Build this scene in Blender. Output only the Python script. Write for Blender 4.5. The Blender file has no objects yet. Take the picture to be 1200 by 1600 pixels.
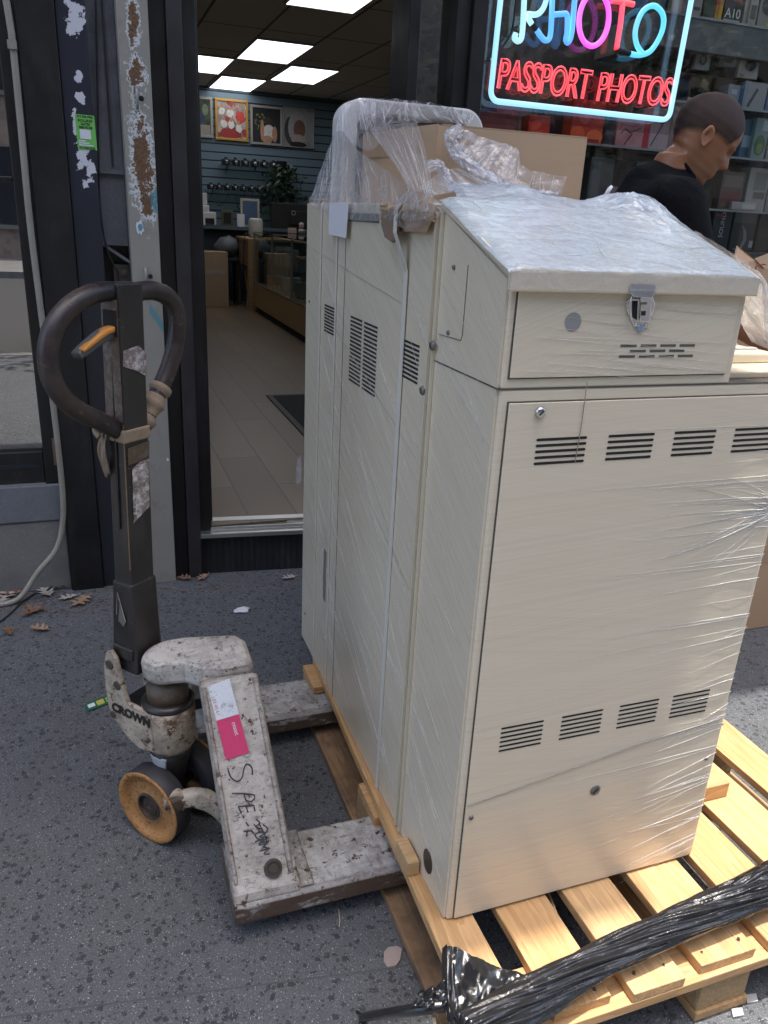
import bpy, bmesh, math, random
from mathutils import Vector, Matrix, noise
random.seed(7)
SC = bpy.context.scene
COL = SC.collection
R = math.radians
# ------------------------------------------------------------------ camera
F, YAW, PITCH, ROLL = 1220.255, 0.360716, 0.360841, 0.052401
CAM = Vector((-0.54511, -0.9928, 1.4))
fwd = Vector((math.sin(YAW)*math.cos(PITCH), math.cos(YAW)*math.cos(PITCH), -math.sin(PITCH)))
r0 = Vector((math.cos(YAW), -math.sin(YAW), 0)); u0 = r0.cross(fwd)
cr = math.cos(ROLL)*r0 + math.sin(ROLL)*u0
cu = -math.sin(ROLL)*r0 + math.cos(ROLL)*u0
cam_d = bpy.data.cameras.new('camera'); cam = bpy.data.objects.new('camera', cam_d); COL.objects.link(cam)
cam_d.sensor_fit = 'VERTICAL'; cam_d.sensor_height = 36; cam_d.lens = 36*F/1600
cam_d.clip_start = 0.02; cam_d.clip_end = 500
M = Matrix((cr, cu, -fwd)).transposed().to_4x4(); M.translation = CAM
cam.matrix_world = M; SC.camera = cam
# survey helper: a measured photo point on a known world plane -> world position
def sv(x, y, axis, val):
    d = fwd + (x-600)/F*cr - (y-800)/F*cu
    i = 'xyz'.index(axis)
    return CAM + d*((val-CAM[i])/d[i])
def sz(x, y, z=0): return sv(x, y, 'z', z)
def sy(x, y, v): return sv(x, y, 'y', v)
def sx(x, y, v): return sv(x, y, 'x', v)

# ------------------------------------------------------------------ object helpers
def tag(o, label=None, cat=None, group=None, kind=None):
    if label: o['label'] = label
    if cat: o['category'] = cat
    if group: o['group'] = group
    if kind: o['kind'] = kind
    return o
def empty(name, loc, label, cat, group=None, rz=0):
    o = bpy.data.objects.new(name, None); COL.objects.link(o)
    o.location = loc; o.rotation_euler = (0, 0, rz); o.empty_display_size = .05
    return tag(o, label, cat, group)

class MB:
    """collects geometry in world coordinates; build() links it as ONE mesh object"""
    def __init__(s): s.v = []; s.f = []; s.uv = {}
    def add(s, vs, fs):
        b = len(s.v); s.v += [tuple(v) for v in vs]; s.f += [tuple(i+b for i in f) for f in fs]; return s
    def box(s, x0, x1, y0, y1, z0, z1, m=None):
        vs = [Vector((x, y, z)) for z in (z0, z1) for y in (y0, y1) for x in (x0, x1)]
        if m: vs = [m @ v for v in vs]
        return s.add(vs, [(0,2,3,1),(4,5,7,6),(0,1,5,4),(2,6,7,3),(0,4,6,2),(1,3,7,5)])
    def hexa(s, p):  # 8 points: bottom 4 ccw, top 4 ccw
        return s.add(p, [(3,2,1,0),(4,5,6,7),(0,1,5,4),(1,2,6,5),(2,3,7,6),(3,0,4,7)])
    def prism(s, poly, n):  # polygon (list of Vectors) extruded by vector n
        k = len(poly); n = Vector(n)
        vs = [Vector(p) for p in poly] + [Vector(p)+n for p in poly]
        return s.add(vs, [tuple(range(k))[::-1], tuple(range(k, 2*k))] + [(i, (i+1) % k, k+(i+1) % k, k+i) for i in range(k)])
    def tube(s, pts, r, seg=10, caps=True, closed=False, flat=None):
        pts = [Vector(p) for p in pts]; n = len(pts)
        rs = r if isinstance(r, (list, tuple)) else [r]*n
        rings = []; up = None
        for i, p in enumerate(pts):
            if closed: t = pts[(i+1) % n]-pts[i-1]
            else: t = pts[min(i+1, n-1)]-pts[max(i-1, 0)]
            t.normalize()
            if up is None:
                up = t.orthogonal().normalized() if flat is None else (Vector(flat)-Vector(flat).dot(t)*t).normalized()
            else:
                up = (up - up.dot(t)*t).normalized()
            w = t.cross(up)
            rings.append([p + (math.cos(a)*up + math.sin(a)*w)*rs[i] for a in [2*math.pi*k/seg for k in range(seg)]])
        vs = [v for rg in rings for v in rg]; fs = []
        for i in range(n if closed else n-1):
            j = (i+1) % n
            for k in range(seg):
                l = (k+1) % seg
                fs.append((i*seg+k, i*seg+l, j*seg+l, j*seg+k))
        if caps and not closed:
            fs.append(tuple(range(seg))[::-1]); fs.append(tuple((n-1)*seg+k for k in range(seg)))
        return s.add(vs, fs)
    def cyl(s, a, b, r, seg=24, r2=None):
        return s.tube([a, b], [r, r if r2 is None else r2], seg)
    def lathe(s, c, axis, prof, seg=40):
        """prof: (radius, height along axis)"""
        c = Vector(c); ax = Vector(axis).normalized(); u = ax.orthogonal().normalized(); w = ax.cross(u)
        vs = []; n = len(prof)
        for (r, h) in prof:
            for k in range(seg):
                a = 2*math.pi*k/seg
                vs.append(c + ax*h + (math.cos(a)*u+math.sin(a)*w)*r)
        fs = [(i*seg+k, i*seg+(k+1) % seg, (i+1)*seg+(k+1) % seg, (i+1)*seg+k) for i in range(n-1) for k in range(seg)]
        return s.add(vs, fs)
    def grid(s, fn, nu, nv):
        vs = [fn(i/nu, j/nv) for j in range(nv+1) for i in range(nu+1)]
        fs = [(j*(nu+1)+i, j*(nu+1)+i+1, (j+1)*(nu+1)+i+1, (j+1)*(nu+1)+i) for j in range(nv) for i in range(nu)]
        return s.add(vs, fs)
    def loft(s, rings, caps=True):
        n = len(rings); k = len(rings[0])
        vs = [v for r in rings for v in r]
        fs = [(i*k+j, i*k+(j+1) % k, (i+1)*k+(j+1) % k, (i+1)*k+j) for i in range(n-1) for j in range(k)]
        if caps: fs += [tuple(range(k))[::-1], tuple((n-1)*k+j for j in range(k))]
        return s.add(vs, fs)
    def build(s, name, mat, parent=None, bevel=0, seg=2, smooth=False, subsurf=0, solid=0, fix=True):
        me = bpy.data.meshes.new(name)
        base = parent.matrix_basis.inverted() if parent and parent.parent is None else None
        vs = s.v
        if parent:
            inv = world_of(parent).inverted()
            vs = [inv @ Vector(v) for v in vs]
        me.from_pydata([tuple(v) for v in vs], [], s.f)
        if fix:
            bm = bmesh.new(); bm.from_mesh(me); bmesh.ops.recalc_face_normals(bm, faces=bm.faces); bm.to_mesh(me); bm.free()
        me.validate(); me.update()
        if mat: me.materials.append(mat)
        o = bpy.data.objects.new(name, me); COL.objects.link(o)
        if parent: o.parent = parent
        if smooth:
            for p in me.polygons: p.use_smooth = True
        if bevel:
            b = o.modifiers.new('bevel', 'BEVEL'); b.width = bevel; b.segments = seg; b.limit_method = 'ANGLE'; b.angle_limit = R(40)
        if solid:
            b = o.modifiers.new('solid', 'SOLIDIFY'); b.thickness = solid
        if subsurf:
            b = o.modifiers.new('sub', 'SUBSURF'); b.levels = subsurf; b.render_levels = subsurf
        return o
def world_of(o):
    m = o.matrix_basis.copy()
    while o.parent: o = o.parent; m = o.matrix_basis @ m
    return m
def text_mb(txt, size, origin, xdir, ydir, depth=.0006, align='LEFT', shear=0, bold=0):
    cu_ = bpy.data.curves.new('t', 'FONT'); cu_.body = txt; cu_.size = size; cu_.align_x = align
    cu_.extrude = depth; cu_.shear = shear; cu_.offset = bold; cu_.resolution_u = 3
    o = bpy.data.objects.new('t', cu_); COL.objects.link(o)
    dg = bpy.context.evaluated_depsgraph_get(); dg.update()
    me = o.evaluated_get(dg).to_mesh()
    X = Vector(xdir).normalized(); Y = Vector(ydir); Y = (Y-Y.dot(X)*X).normalized(); Z = X.cross(Y)
    mb = MB(); O = Vector(origin)
    mb.add([O + X*v.co.x + Y*v.co.y + Z*v.co.z for v in me.vertices], [tuple(p.vertices) for p in me.polygons])
    o.evaluated_get(dg).to_mesh_clear(); bpy.data.objects.remove(o); bpy.data.curves.remove(cu_)
    return mb
def catmull(pts, n=8, closed=False):
    pts = [Vector(p) for p in pts]; out = []; N = len(pts)
    for i in range(N if closed else N-1):
        if closed: p0, p1, p2, p3 = pts[i-1], pts[i], pts[(i+1) % N], pts[(i+2) % N]
        else: p0, p1, p2, p3 = pts[max(i-1, 0)], pts[i], pts[i+1], pts[min(i+2, N-1)]
        for k in range(n):
            t = k/n
            out.append(.5*((2*p1)+(p2-p0)*t+(2*p0-5*p1+4*p2-p3)*t*t+(3*p1-p0-3*p2+p3)*t**3))
    if not closed: out.append(pts[-1])
    return out

# ------------------------------------------------------------------ material helpers
def s2l(c):
    return tuple((x/12.92 if x <= .04045 else ((x+.055)/1.055)**2.4) for x in c)
def hexc(h): return s2l(tuple(int(h[i:i+2], 16)/255 for i in (0, 2, 4)))+(1,)
class Mat:
    def __init__(s, name, col=(.5,.5,.5), rough=.5, metal=0, **kw):
        s.m = bpy.data.materials.new(name); s.m.use_nodes = True
        s.nt = s.m.node_tree; s.n = s.nt.nodes; s.b = s.n['Principled BSDF']
        s.b.inputs['Base Color'].default_value = tuple(col)[:3]+(1,)
        s.b.inputs['Roughness'].default_value = rough; s.b.inputs['Metallic'].default_value = metal
        for k, v in kw.items(): s.b.inputs[k.replace('_', ' ')].default_value = v
        s._tc = None
    def node(s, t, **kw):
        n = s.n.new(t)
        for k, v in kw.items():
            if hasattr(n, k): setattr(n, k, v)
            else: n.inputs[k.replace('_', ' ')].default_value = v
        return n
    def link(s, a, b): s.nt.links.new(a, b)
    def coord(s, scale=(1,1,1), rot=(0,0,0), loc=(0,0,0)):
        if s._tc is None: s._tc = s.node('ShaderNodeTexCoord')
        mp = s.node('ShaderNodeMapping'); s.link(s._tc.outputs['Object'], mp.inputs[0])
        mp.inputs['Scale'].default_value = scale; mp.inputs['Rotation'].default_value = rot; mp.inputs['Location'].default_value = loc
        return mp.outputs[0]
    def noise(s, scale=5, detail=4, rough=.55, vec=None, dist=0, dim='3D'):
        n = s.node('ShaderNodeTexNoise'); n.inputs['Scale'].default_value = scale; n.inputs['Detail'].default_value = detail
        n.inputs['Roughness'].default_value = rough; n.inputs['Distortion'].default_value = dist
        s.link(vec if vec is not None else s.coord(), n.inputs['Vector']); return n.outputs['Fac']
    def voro(s, scale=5, vec=None, feature='F1', out='Distance', rand=1):
        n = s.node('ShaderNodeTexVoronoi'); n.feature = feature; n.inputs['Scale'].default_value = scale; n.inputs['Randomness'].default_value = rand
        s.link(vec if vec is not None else s.coord(), n.inputs['Vector']); return n.outputs[out]
    def ramp(s, fac, a, b, ca=(0,0,0,1), cb=(1,1,1,1), interp='LINEAR'):
        n = s.node('ShaderNodeValToRGB'); e = n.color_ramp.elements; n.color_ramp.interpolation = interp
        e[0].position = min(a, .9999); e[0].color = tuple(ca)[:3]+(1,); e[1].position = min(b, 1); e[1].color = tuple(cb)[:3]+(1,)
        s.link(fac, n.inputs[0]); return n.outputs[0]
    def mix(s, fac, a, b, mode='MIX'):
        n = s.node('ShaderNodeMix'); n.data_type = 'RGBA'; n.blend_type = mode
        for i, v in ((0, fac), (6, a), (7, b)):
            if isinstance(v, (int, float)): n.inputs[i].default_value = v
            elif isinstance(v, (tuple, list)): n.inputs[i].default_value = tuple(v)[:3]+(1,)
            else: s.link(v, n.inputs[i])
        return n.outputs[2]
    def math(s, op, a, b=0, c=None, clamp=False):
        n = s.node('ShaderNodeMath'); n.operation = op; n.use_clamp = clamp
        for i, v in enumerate((a, b) if c is None else (a, b, c)):
            if isinstance(v, (int, float)): n.inputs[i].default_value = v
            else: s.link(v, n.inputs[i])
        return n.outputs[0]
    def base(s, c): s.link(c, s.b.inputs['Base Color']); return s
    def rough(s, c): s.link(c, s.b.inputs['Roughness']); return s
    def bump(s, h, strength=.3, dist=.002, coat=False, prev=None):
        n = s.node('ShaderNodeBump'); n.inputs['Strength'].default_value = strength; n.inputs['Distance'].default_value = dist
        s.link(h, n.inputs['Height'])
        if prev is not None: s.link(prev, n.inputs['Normal'])
        s.link(n.outputs[0], s.b.inputs['Coat Normal' if coat else 'Normal']); return n.outputs[0]
def plain(name, col, rough=.5, metal=0, var=.12, scale=30, bump=0, **kw):
    m = Mat(name, col, rough, metal, **kw)
    c = tuple(col)[:3]
    n = m.noise(scale, 5, .6)
    m.base(m.mix(n, tuple(x*(1-var) for x in c), tuple(min(1, x*(1+var)) for x in c)))
    if bump: m.bump(n, bump, .001)
    return m.m
# ------------------------------------------------------------------ materials
def mat_sidewalk():
    m = Mat('sidewalk_concrete', (.14,.14,.15), .85)
    big = m.noise(1.3, 3, .5); mid = m.noise(22, 5, .65); fine = m.noise(260, 3, .7)
    base = m.mix(m.ramp(mid, .3, .7), (.084,.092,.103), (.128,.136,.147))
    base = m.mix(m.ramp(big, .35, .7), base, m.mix(.5, base, (.15,.15,.152)))
    base = m.mix(m.ramp(fine, .40, .62), m.mix(.55, base, (.03,.032,.036)), base); gr = m.noise(520, 2, .6, m.coord(loc=(7,7,7))); base = m.mix(m.math('MULTIPLY', m.ramp(gr, .58, .70), .5), base, (.30,.31,.32))
    def stones(scale, thr, rthr, col, base, vmap):
        # warp so that the chips get angular, uneven outlines
        v = m.node('ShaderNodeVectorMath'); v.operation = 'ADD'
        nz = m.node('ShaderNodeTexNoise'); nz.inputs['Scale'].default_value = scale*1.1; nz.inputs['Detail'].default_value = 2
        m.link(vmap, nz.inputs['Vector'])
        sc = m.node('ShaderNodeVectorMath'); sc.operation = 'SCALE'; sc.inputs['Scale'].default_value = .9/scale
        m.link(nz.outputs['Color'], sc.inputs[0]); m.link(vmap, v.inputs[0]); m.link(sc.outputs[0], v.inputs[1])
        vv = v.outputs[0]
        d = m.voro(scale, vv); n = m.node('ShaderNodeTexVoronoi'); n.inputs['Scale'].default_value = scale; m.link(vv, n.inputs['Vector'])
        sp = m.node('ShaderNodeSeparateColor'); m.link(n.outputs['Color'], sp.inputs[0])
        size = m.math('MULTIPLY_ADD', sp.outputs[1], thr*.75, thr*.25)
        mask = m.math('MULTIPLY', m.math('SUBTRACT', size, d), 26, clamp=True)
        mask = m.math('MULTIPLY', mask, m.math('LESS_THAN', sp.outputs[0], rthr))
        return m.mix(m.math('MULTIPLY', mask, .74), base, col), mask
    v1 = m.coord(); v2 = m.coord(rot=(0,0,.7), loc=(3.1,1.7,0))
    base, k1 = stones(31, .34, .12, (.030,.031,.035), base, v2); base, k1 = stones(56, .48, .62, (.022,.024,.028), base, v1)
    base, k2 = stones(98, .48, .55, (.032,.034,.038), base, v2)
    base, k3 = stones(150, .28, .16, (.42,.42,.41), base, v2)
    base, k3 = stones(300, .36, .42, (.42,.42,.41), base, v1)
    spot = m.ramp(m.voro(2.6, m.coord(loc=(.35,.2,0))), .045, .075, (1,1,1), (0,0,0))
    base = m.mix(m.math('MULTIPLY', spot, .55), base, (.05,.05,.05))
    grime = m.ramp(m.noise(3.2, 5, .65, m.coord(loc=(9,4,0))), .52, .7)
    base = m.mix(m.math('MULTIPLY', grime, .35), base, (.09,.085,.08))
    m.base(base)
    h = m.math('SUBTRACT', m.math('MULTIPLY', mid, .6), m.math('MULTIPLY', k1, .25))
    m.bump(m.math('ADD', h, m.math('MULTIPLY', fine, .45)), .6, .004)
    return m.m
M_walk = mat_sidewalk()
M_joint = plain('joint_dirt', (.085,.085,.085), .95, var=.3, scale=60)
def mat_asphalt():
    m = Mat('asphalt', (.05,.05,.05), .9); n = m.noise(120, 4, .7)
    m.base(m.mix(n, (.035,.035,.036), (.075,.074,.072))); m.bump(n, .5, .004); return m.m
M_asphalt = mat_asphalt()
def mat_concrete(name='grey_concrete', a=(.17,.165,.155), b=(.25,.245,.23), stain=(.12,.12,.115)):
    m = Mat(name, a, .85); n = m.noise(9, 6, .65); n2 = m.noise(90, 4, .7); st = m.ramp(m.noise(4.5, 5, .6, m.coord(loc=(5,2,1))), .48, .66)
    c = m.mix(n, a, b); c = m.mix(m.math('MULTIPLY', st, .6), c, stain); c = m.mix(m.ramp(n2, .3, .7), m.mix(.25, c, (.05,.05,.05)), c)
    m.base(c); m.bump(m.math('ADD', n, m.math('MULTIPLY', n2, .5)), .35, .004); return m.m
M_conc = mat_concrete(); M_conc_paint = mat_concrete('painted_grey_ledge', (.14,.15,.165), (.20,.21,.23), (.12,.12,.125))
def mat_black(name, col=(.007,.007,.0075), rough=.35, scratch=.5, dust=.16, fleck=.5):
    m = Mat(name, col, rough); n = m.noise(6, 5, .6); n2 = m.noise(80, 3, .6)
    c = m.mix(m.ramp(n, .35, .75), col, tuple(x*1.5+.004 for x in col))
    du = m.ramp(m.noise(14, 6, .7, m.coord(loc=(2,7,1), scale=(1,1,.35))), .52, .8)
    c = m.mix(m.math('MULTIPLY', du, dust), c, (.13,.125,.115))
    fl = m.ramp(m.voro(75, m.coord(loc=(1,2,3))), .05, .085, (1,1,1), (0,0,0))
    fl = m.math('MULTIPLY', fl, m.ramp(m.noise(9, 3, .6, m.coord(loc=(4,4,4))), .56, .62))
    c = m.mix(m.math('MULTIPLY', fl, fleck), c, (.4,.38,.34))
    m.base(c); m.rough(m.ramp(n, .2, .8, (rough-.1,)*3, (rough+.2,)*3)); m.bump(m.math('ADD', n, m.math('MULTIPLY', n2, .35)), .12, .003); return m.m
M_black = mat_black('black_painted_steel')
M_black_blue = mat_black('blue_black_painted_steel', (.010,.012,.020), .4, dust=.12)
M_frame = mat_black('dark_bronze_aluminium', (.008,.0075,.008), .38, dust=.12, fleck=.2)
M_frame_l = mat_black('grey_brown_aluminium', (.020,.018,.019), .4, dust=.15, fleck=.2)
def peel(m, base, masks):
    return base
def mat_post():
    # grey paint, rust and white primer showing where it has come off
    m = Mat('peeling_grey_paint', (.3,.3,.29), .55); n = m.noise(7, 5, .6); v = m.coord(scale=(1,1,.45))
    c = m.mix(n, (.24,.225,.19), (.33,.31,.27))
    dirt = m.ramp(m.noise(16, 6, .7, m.coord(scale=(1,1,.5), loc=(1,5,2))), .55, .75); c = m.mix(m.math('MULTIPLY', dirt, .5), c, (.09,.085,.08))
    sep = m.node('ShaderNodeSeparateXYZ'); m.link(m.coord(loc=(-.365,1.92,0)), sep.inputs[0]); z = sep.outputs[2]; x = sep.outputs[0]
    def band(zc, h, xc, w):   # soft elliptical area where paint came off
        dz = m.math('DIVIDE', m.math('SUBTRACT', z, zc), h); dx = m.math('DIVIDE', m.math('SUBTRACT', x, xc), w)
        d = m.math('SQRT', m.math('ADD', m.math('MULTIPLY', dz, dz), m.math('MULTIPLY', dx, dx)))
        return m.math('SUBTRACT', 1, d)
    b1 = band(1.53, .19, -.358, .042); b2 = band(1.785, .06, -.362, .032); b3 = band(1.40, .06, -.35, .034); b4 = band(1.93, .10, -.362, .022)
    area = m.math('MAXIMUM', m.math('MAXIMUM', b1, b2), m.math('MAXIMUM', b3, b4))
    nn = m.noise(42, 6, .7); nb = m.noise(150, 4, .7)
    lv = m.math('ADD', area, m.math('MULTIPLY', m.math('SUBTRACT', nn, .5), 2.6))
    white = m.ramp(lv, .06, .1); rust = m.ramp(m.math('ADD', lv, m.math('MULTIPLY', m.math('SUBTRACT', nb, .5), 1.2)), .30, .38)
    c = m.mix(white, c, m.mix(m.noise(30,3), (.5,.54,.55), (.66,.68,.66)))
    rc = m.mix(m.ramp(nb, .35, .65), (.07,.035,.02), (.2,.11,.05))
    c = m.mix(rust, c, rc)
    # a swipe of teal spray paint
    tz = m.math('ADD', m.math('SUBTRACT', z, 1.03), m.math('MULTIPLY', m.math('ADD', x, .34), 1.5))
    te = m.math('SUBTRACT', 1, m.math('DIVIDE', m.math('ABSOLUTE', tz), .028)); te = m.math('MULTIPLY', m.math('MAXIMUM', te, 0), m.math('GREATER_THAN', x, -.362)); te = m.math('MULTIPLY', te, 1.6, clamp=True)
    te2 = m.ramp(m.math('ADD', band(1.41,.05,-.322,.02), m.math('MULTIPLY', m.math('SUBTRACT', nn,.5),1.)), .1, .4)
    c = m.mix(m.math('MULTIPLY', m.math('MAXIMUM', te, te2), .75), c, (.05,.23,.28))
    m.base(c); m.bump(m.math('ADD', m.math('MULTIPLY', white, -.5), m.math('ADD', m.math('MULTIPLY', n,.3), m.math('MULTIPLY', nb,.15))), .4, .003)
    return m.m
M_post = mat_post()
M_recess = mat_concrete('dirty_blue_grey_sheet', (.16,.175,.19), (.26,.275,.29), (.07,.07,.075))
M_galv = plain('galvanised_grey', (.3,.3,.29), .45, .4, var=.25, scale=18)
M_alu = plain('aluminium', (.55,.55,.54), .3, .9, var=.15, scale=40, bump=.1)
M_riser = mat_black('black_ribbed_rubber', (.011,.011,.013), .55, dust=.35)
def mat_glass(name, tint=(.9,.93,.93), refl=.08, alpha=.12):
    m = bpy.data.materials.new(name); m.use_nodes = True; nt = m.node_tree; nt.nodes.clear()
    o = nt.nodes.new('ShaderNodeOutputMaterial'); t = nt.nodes.new('ShaderNodeBsdfTransparent'); g = nt.nodes.new('ShaderNodeBsdfGlossy')
    t.inputs[0].default_value = tuple(tint)+(1,); g.inputs['Roughness'].default_value = .004
    mx = nt.nodes.new('ShaderNodeMixShader'); fr = nt.nodes.new('ShaderNodeFresnel'); ge = nt.nodes.new('ShaderNodeNewGeometry'); io = nt.nodes.new('ShaderNodeMath'); io.operation = 'MULTIPLY_ADD'; io.inputs[1].default_value = 1/1.5-1.5; io.inputs[2].default_value = 1.5
    nt.links.new(ge.outputs['Backfacing'], io.inputs[0]); nt.links.new(io.outputs[0], fr.inputs[0])
    ad = nt.nodes.new('ShaderNodeMath'); ad.operation = 'ADD'; ad.use_clamp = True; ad.inputs[1].default_value = refl
    nt.links.new(fr.outputs[0], ad.inputs[0]); nt.links.new(ad.outputs[0], mx.inputs[0]); nt.links.new(t.outputs[0], mx.inputs[1]); nt.links.new(g.outputs[0], mx.inputs[2])
    nt.links.new(mx.outputs[0], o.inputs[0]); return m
M_glass = mat_glass('window_glass', (.88,.90,.90), .0)
M_glass_dark = mat_glass('dark_tinted_glass', (.16,.17,.16), .42)
M_case_glass = mat_glass('showcase_glass', (.85,.9,.88), .03)
def emit(name, col, s):
    m = Mat(name, (.8,.8,.8), .4); m.b.inputs['Emission Color'].default_value = tuple(col)[:3]+(1,); m.b.inputs['Emission Strength'].default_value = s; return m.m

# beige machine enamel tightly covered by stretch film: fine stretched ridges and milky streaks in the film skin
def mat_beige(name, side, col=(.74,.66,.51), film=True):
    m = Mat(name, col, .42)
    n = m.noise(3, 4, .5)
    c = m.mix(n, tuple(x*.94 for x in col), tuple(x*1.04 for x in col))
    if film:
        if side == 'left': rot1, rot2 = (R(-40),0,0), (R(-24),0,0)
        elif side == 'front': rot1, rot2 = (0,R(3.5),0), (0,R(-9),0)
        else: rot1, rot2 = (0,R(20),0), (0,R(4),0)
        if side == 'left': s1, s2, s3 = (1,.8,150), (1,.6,60), (1,1.0,420)
        else: s1, s2, s3 = (.7,1,190), (.5,1,70), (1.0,1,420)
        def streak(rot, sc, scale=1, loc=(0,0,0), det=3):
            a = m.coord(rot=rot, loc=loc); mp = m.node('ShaderNodeMapping'); mp.inputs['Scale'].default_value = sc; m.link(a, mp.inputs[0])
            return m.noise(scale, det, .6, mp.outputs[0])
        a = streak(rot1, s1); b = streak(rot2, s2, loc=(.3,.2,.7)); f = streak(rot1, s3, loc=(1,1,2)); d = streak(rot2, s1, loc=(2,2,2))
        wide = m.ramp(m.noise(2.2, 3, .6, m.coord(loc=(3,1,2))), .38, .66)
        milk = m.math('MULTIPLY', m.math('ADD', m.ramp(a, .54, .74), m.math('MULTIPLY', m.ramp(d, .56, .76), .7)), m.math('MULTIPLY_ADD', wide, .6, .25), clamp=True)
        dark = m.math('MULTIPLY', m.ramp(b, .52, .68), .13 if side == 'left' else .05)
        dark = m.math('ADD', dark, m.math('MULTIPLY', m.ramp(f, .48, .7), .22), clamp=True)
        c = m.mix(dark, c, tuple(x*.6 for x in col))
        c = m.mix(m.math('MULTIPLY', milk, .5), c, (.78,.745,.66))
        h = m.math('ADD', m.math('MULTIPLY', a, .6), m.math('ADD', m.math('MULTIPLY', b, 1.1), m.math('ADD', m.math('MULTIPLY', f, .25), m.math('MULTIPLY', d, .5))))
        m.b.inputs['Coat Weight'].default_value = .75; m.b.inputs['Coat Roughness'].default_value = .12; m.b.inputs['Coat IOR'].default_value = 1.5
        m.bump(h, .55, .004, coat=True); m.bump(h, .12, .002)
    m.base(c)
    return m.m
M_beige_l = mat_beige('beige_enamel_under_film_side', 'left')
M_beige_f = mat_beige('beige_enamel_under_film_front', 'front')
M_beige_u = mat_beige('beige_enamel_under_film_upper', 'upper')
M_beige = mat_beige('bare_beige_enamel', None, film=False)
M_slot = plain('black_and_vent_shade', (.012,.012,.012), .8, var=.2)  # plain black parts, and the shade inside vent openings as colour
M_seam = plain('seam_dark', (.10,.09,.075), .8, var=.2)
M_chrome = plain('chrome', (.6,.6,.6), .18, 1.0, var=.1)
M_knob = plain('grey_steel_cap', (.16,.155,.15), .4, .3, var=.2)
M_white_pl = plain('off_white_plastic', (.6,.6,.57), .4, var=.05, scale=8)
M_strap = plain('white_strap', (.68,.66,.6), .35, var=.08)
M_paper = plain('white_paper', (.68,.68,.72), .7, var=.08)

def mat_film(name, alpha_lo=.1, alpha_hi=.75, stretch=(1,1,1), rot=(0,0,0), scale=9, tint=(.80,.82,.86), rough=.2, bump=.7, bd=.006, gloss=.22):
    m = bpy.data.materials.new(name); m.use_nodes = True
    w = Mat.__new__(Mat); w.m = m; w.nt = m.node_tree; w.n = w.nt.nodes; w._tc = None
    w.n.clear(); out = w.node('ShaderNodeOutputMaterial')
    a = w.coord(rot=rot); mp = w.node('ShaderNodeMapping'); mp.inputs['Scale'].default_value = stretch; w.link(a, mp.inputs[0])
    n1 = w.noise(scale, 6, .65, mp.outputs[0], .5); n2 = w.noise(scale*5, 4, .7, mp.outputs[0], .8)
    ridge = w.math('SUBTRACT', 1, w.math('MULTIPLY', w.math('ABSOLUTE', w.math('SUBTRACT', n1, .5)), 5), clamp=True)
    ridge2 = w.math('SUBTRACT', 1, w.math('MULTIPLY', w.math('ABSOLUTE', w.math('SUBTRACT', n2, .5)), 6), clamp=True)
    cover = w.math('MULTIPLY_ADD', w.math('MAXIMUM', w.math('MULTIPLY', ridge, ridge), w.math('MULTIPLY', ridge2, .6)), alpha_hi-alpha_lo, alpha_lo, clamp=True)
    h = w.math('ADD', w.math('MULTIPLY', n1, 1.), w.math('MULTIPLY', n2, .5))
    bp = w.node('ShaderNodeBump'); bp.inputs['Strength'].default_value = bump; bp.inputs['Distance'].default_value = bd; w.link(h, bp.inputs['Height'])
    tr = w.node('ShaderNodeBsdfTransparent'); tr.inputs[0].default_value = (.96,.96,.97,1)
    gl = w.node('ShaderNodeBsdfGlossy'); gl.inputs['Roughness'].default_value = rough; gl.inputs[0].default_value = (.95,.96,1,1); w.link(bp.outputs[0], gl.inputs['Normal'])
    df = w.node('ShaderNodeBsdfDiffuse'); df.inputs[0].default_value = tuple(tint)+(1,); w.link(bp.outputs[0], df.inputs['Normal'])
    tl = w.node('ShaderNodeBsdfTranslucent'); tl.inputs[0].default_value = tuple(tint)+(1,)
    m0 = w.node('ShaderNodeMixShader'); m0.inputs[0].default_value = .3; w.link(df.outputs[0], m0.inputs[1]); w.link(tl.outputs[0], m0.inputs[2])
    m1 = w.node('ShaderNodeMixShader'); m1.inputs[0].default_value = gloss; w.link(m0.outputs[0], m1.inputs[1]); w.link(gl.outputs[0], m1.inputs[2])
    lw = w.node('ShaderNodeFresnel'); ge = w.node('ShaderNodeNewGeometry'); w.link(w.math('MULTIPLY_ADD', ge.outputs['Backfacing'], 1/1.45-1.45, 1.45), lw.inputs[0]); w.link(bp.outputs[0], lw.inputs['Normal'])
    m2 = w.node('ShaderNodeMixShader'); w.link(cover, m2.inputs[0]); w.link(tr.outputs[0], m2.inputs[1]); w.link(m1.outputs[0], m2.inputs[2])
    m3 = w.node('ShaderNodeMixShader'); w.link(w.math('MULTIPLY', lw.outputs[0], .6), m3.inputs[0]); w.link(m2.outputs[0], m3.inputs[1]); w.link(gl.outputs[0], m3.inputs[2])
    w.link(m3.outputs[0], out.inputs[0]); return m

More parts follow.
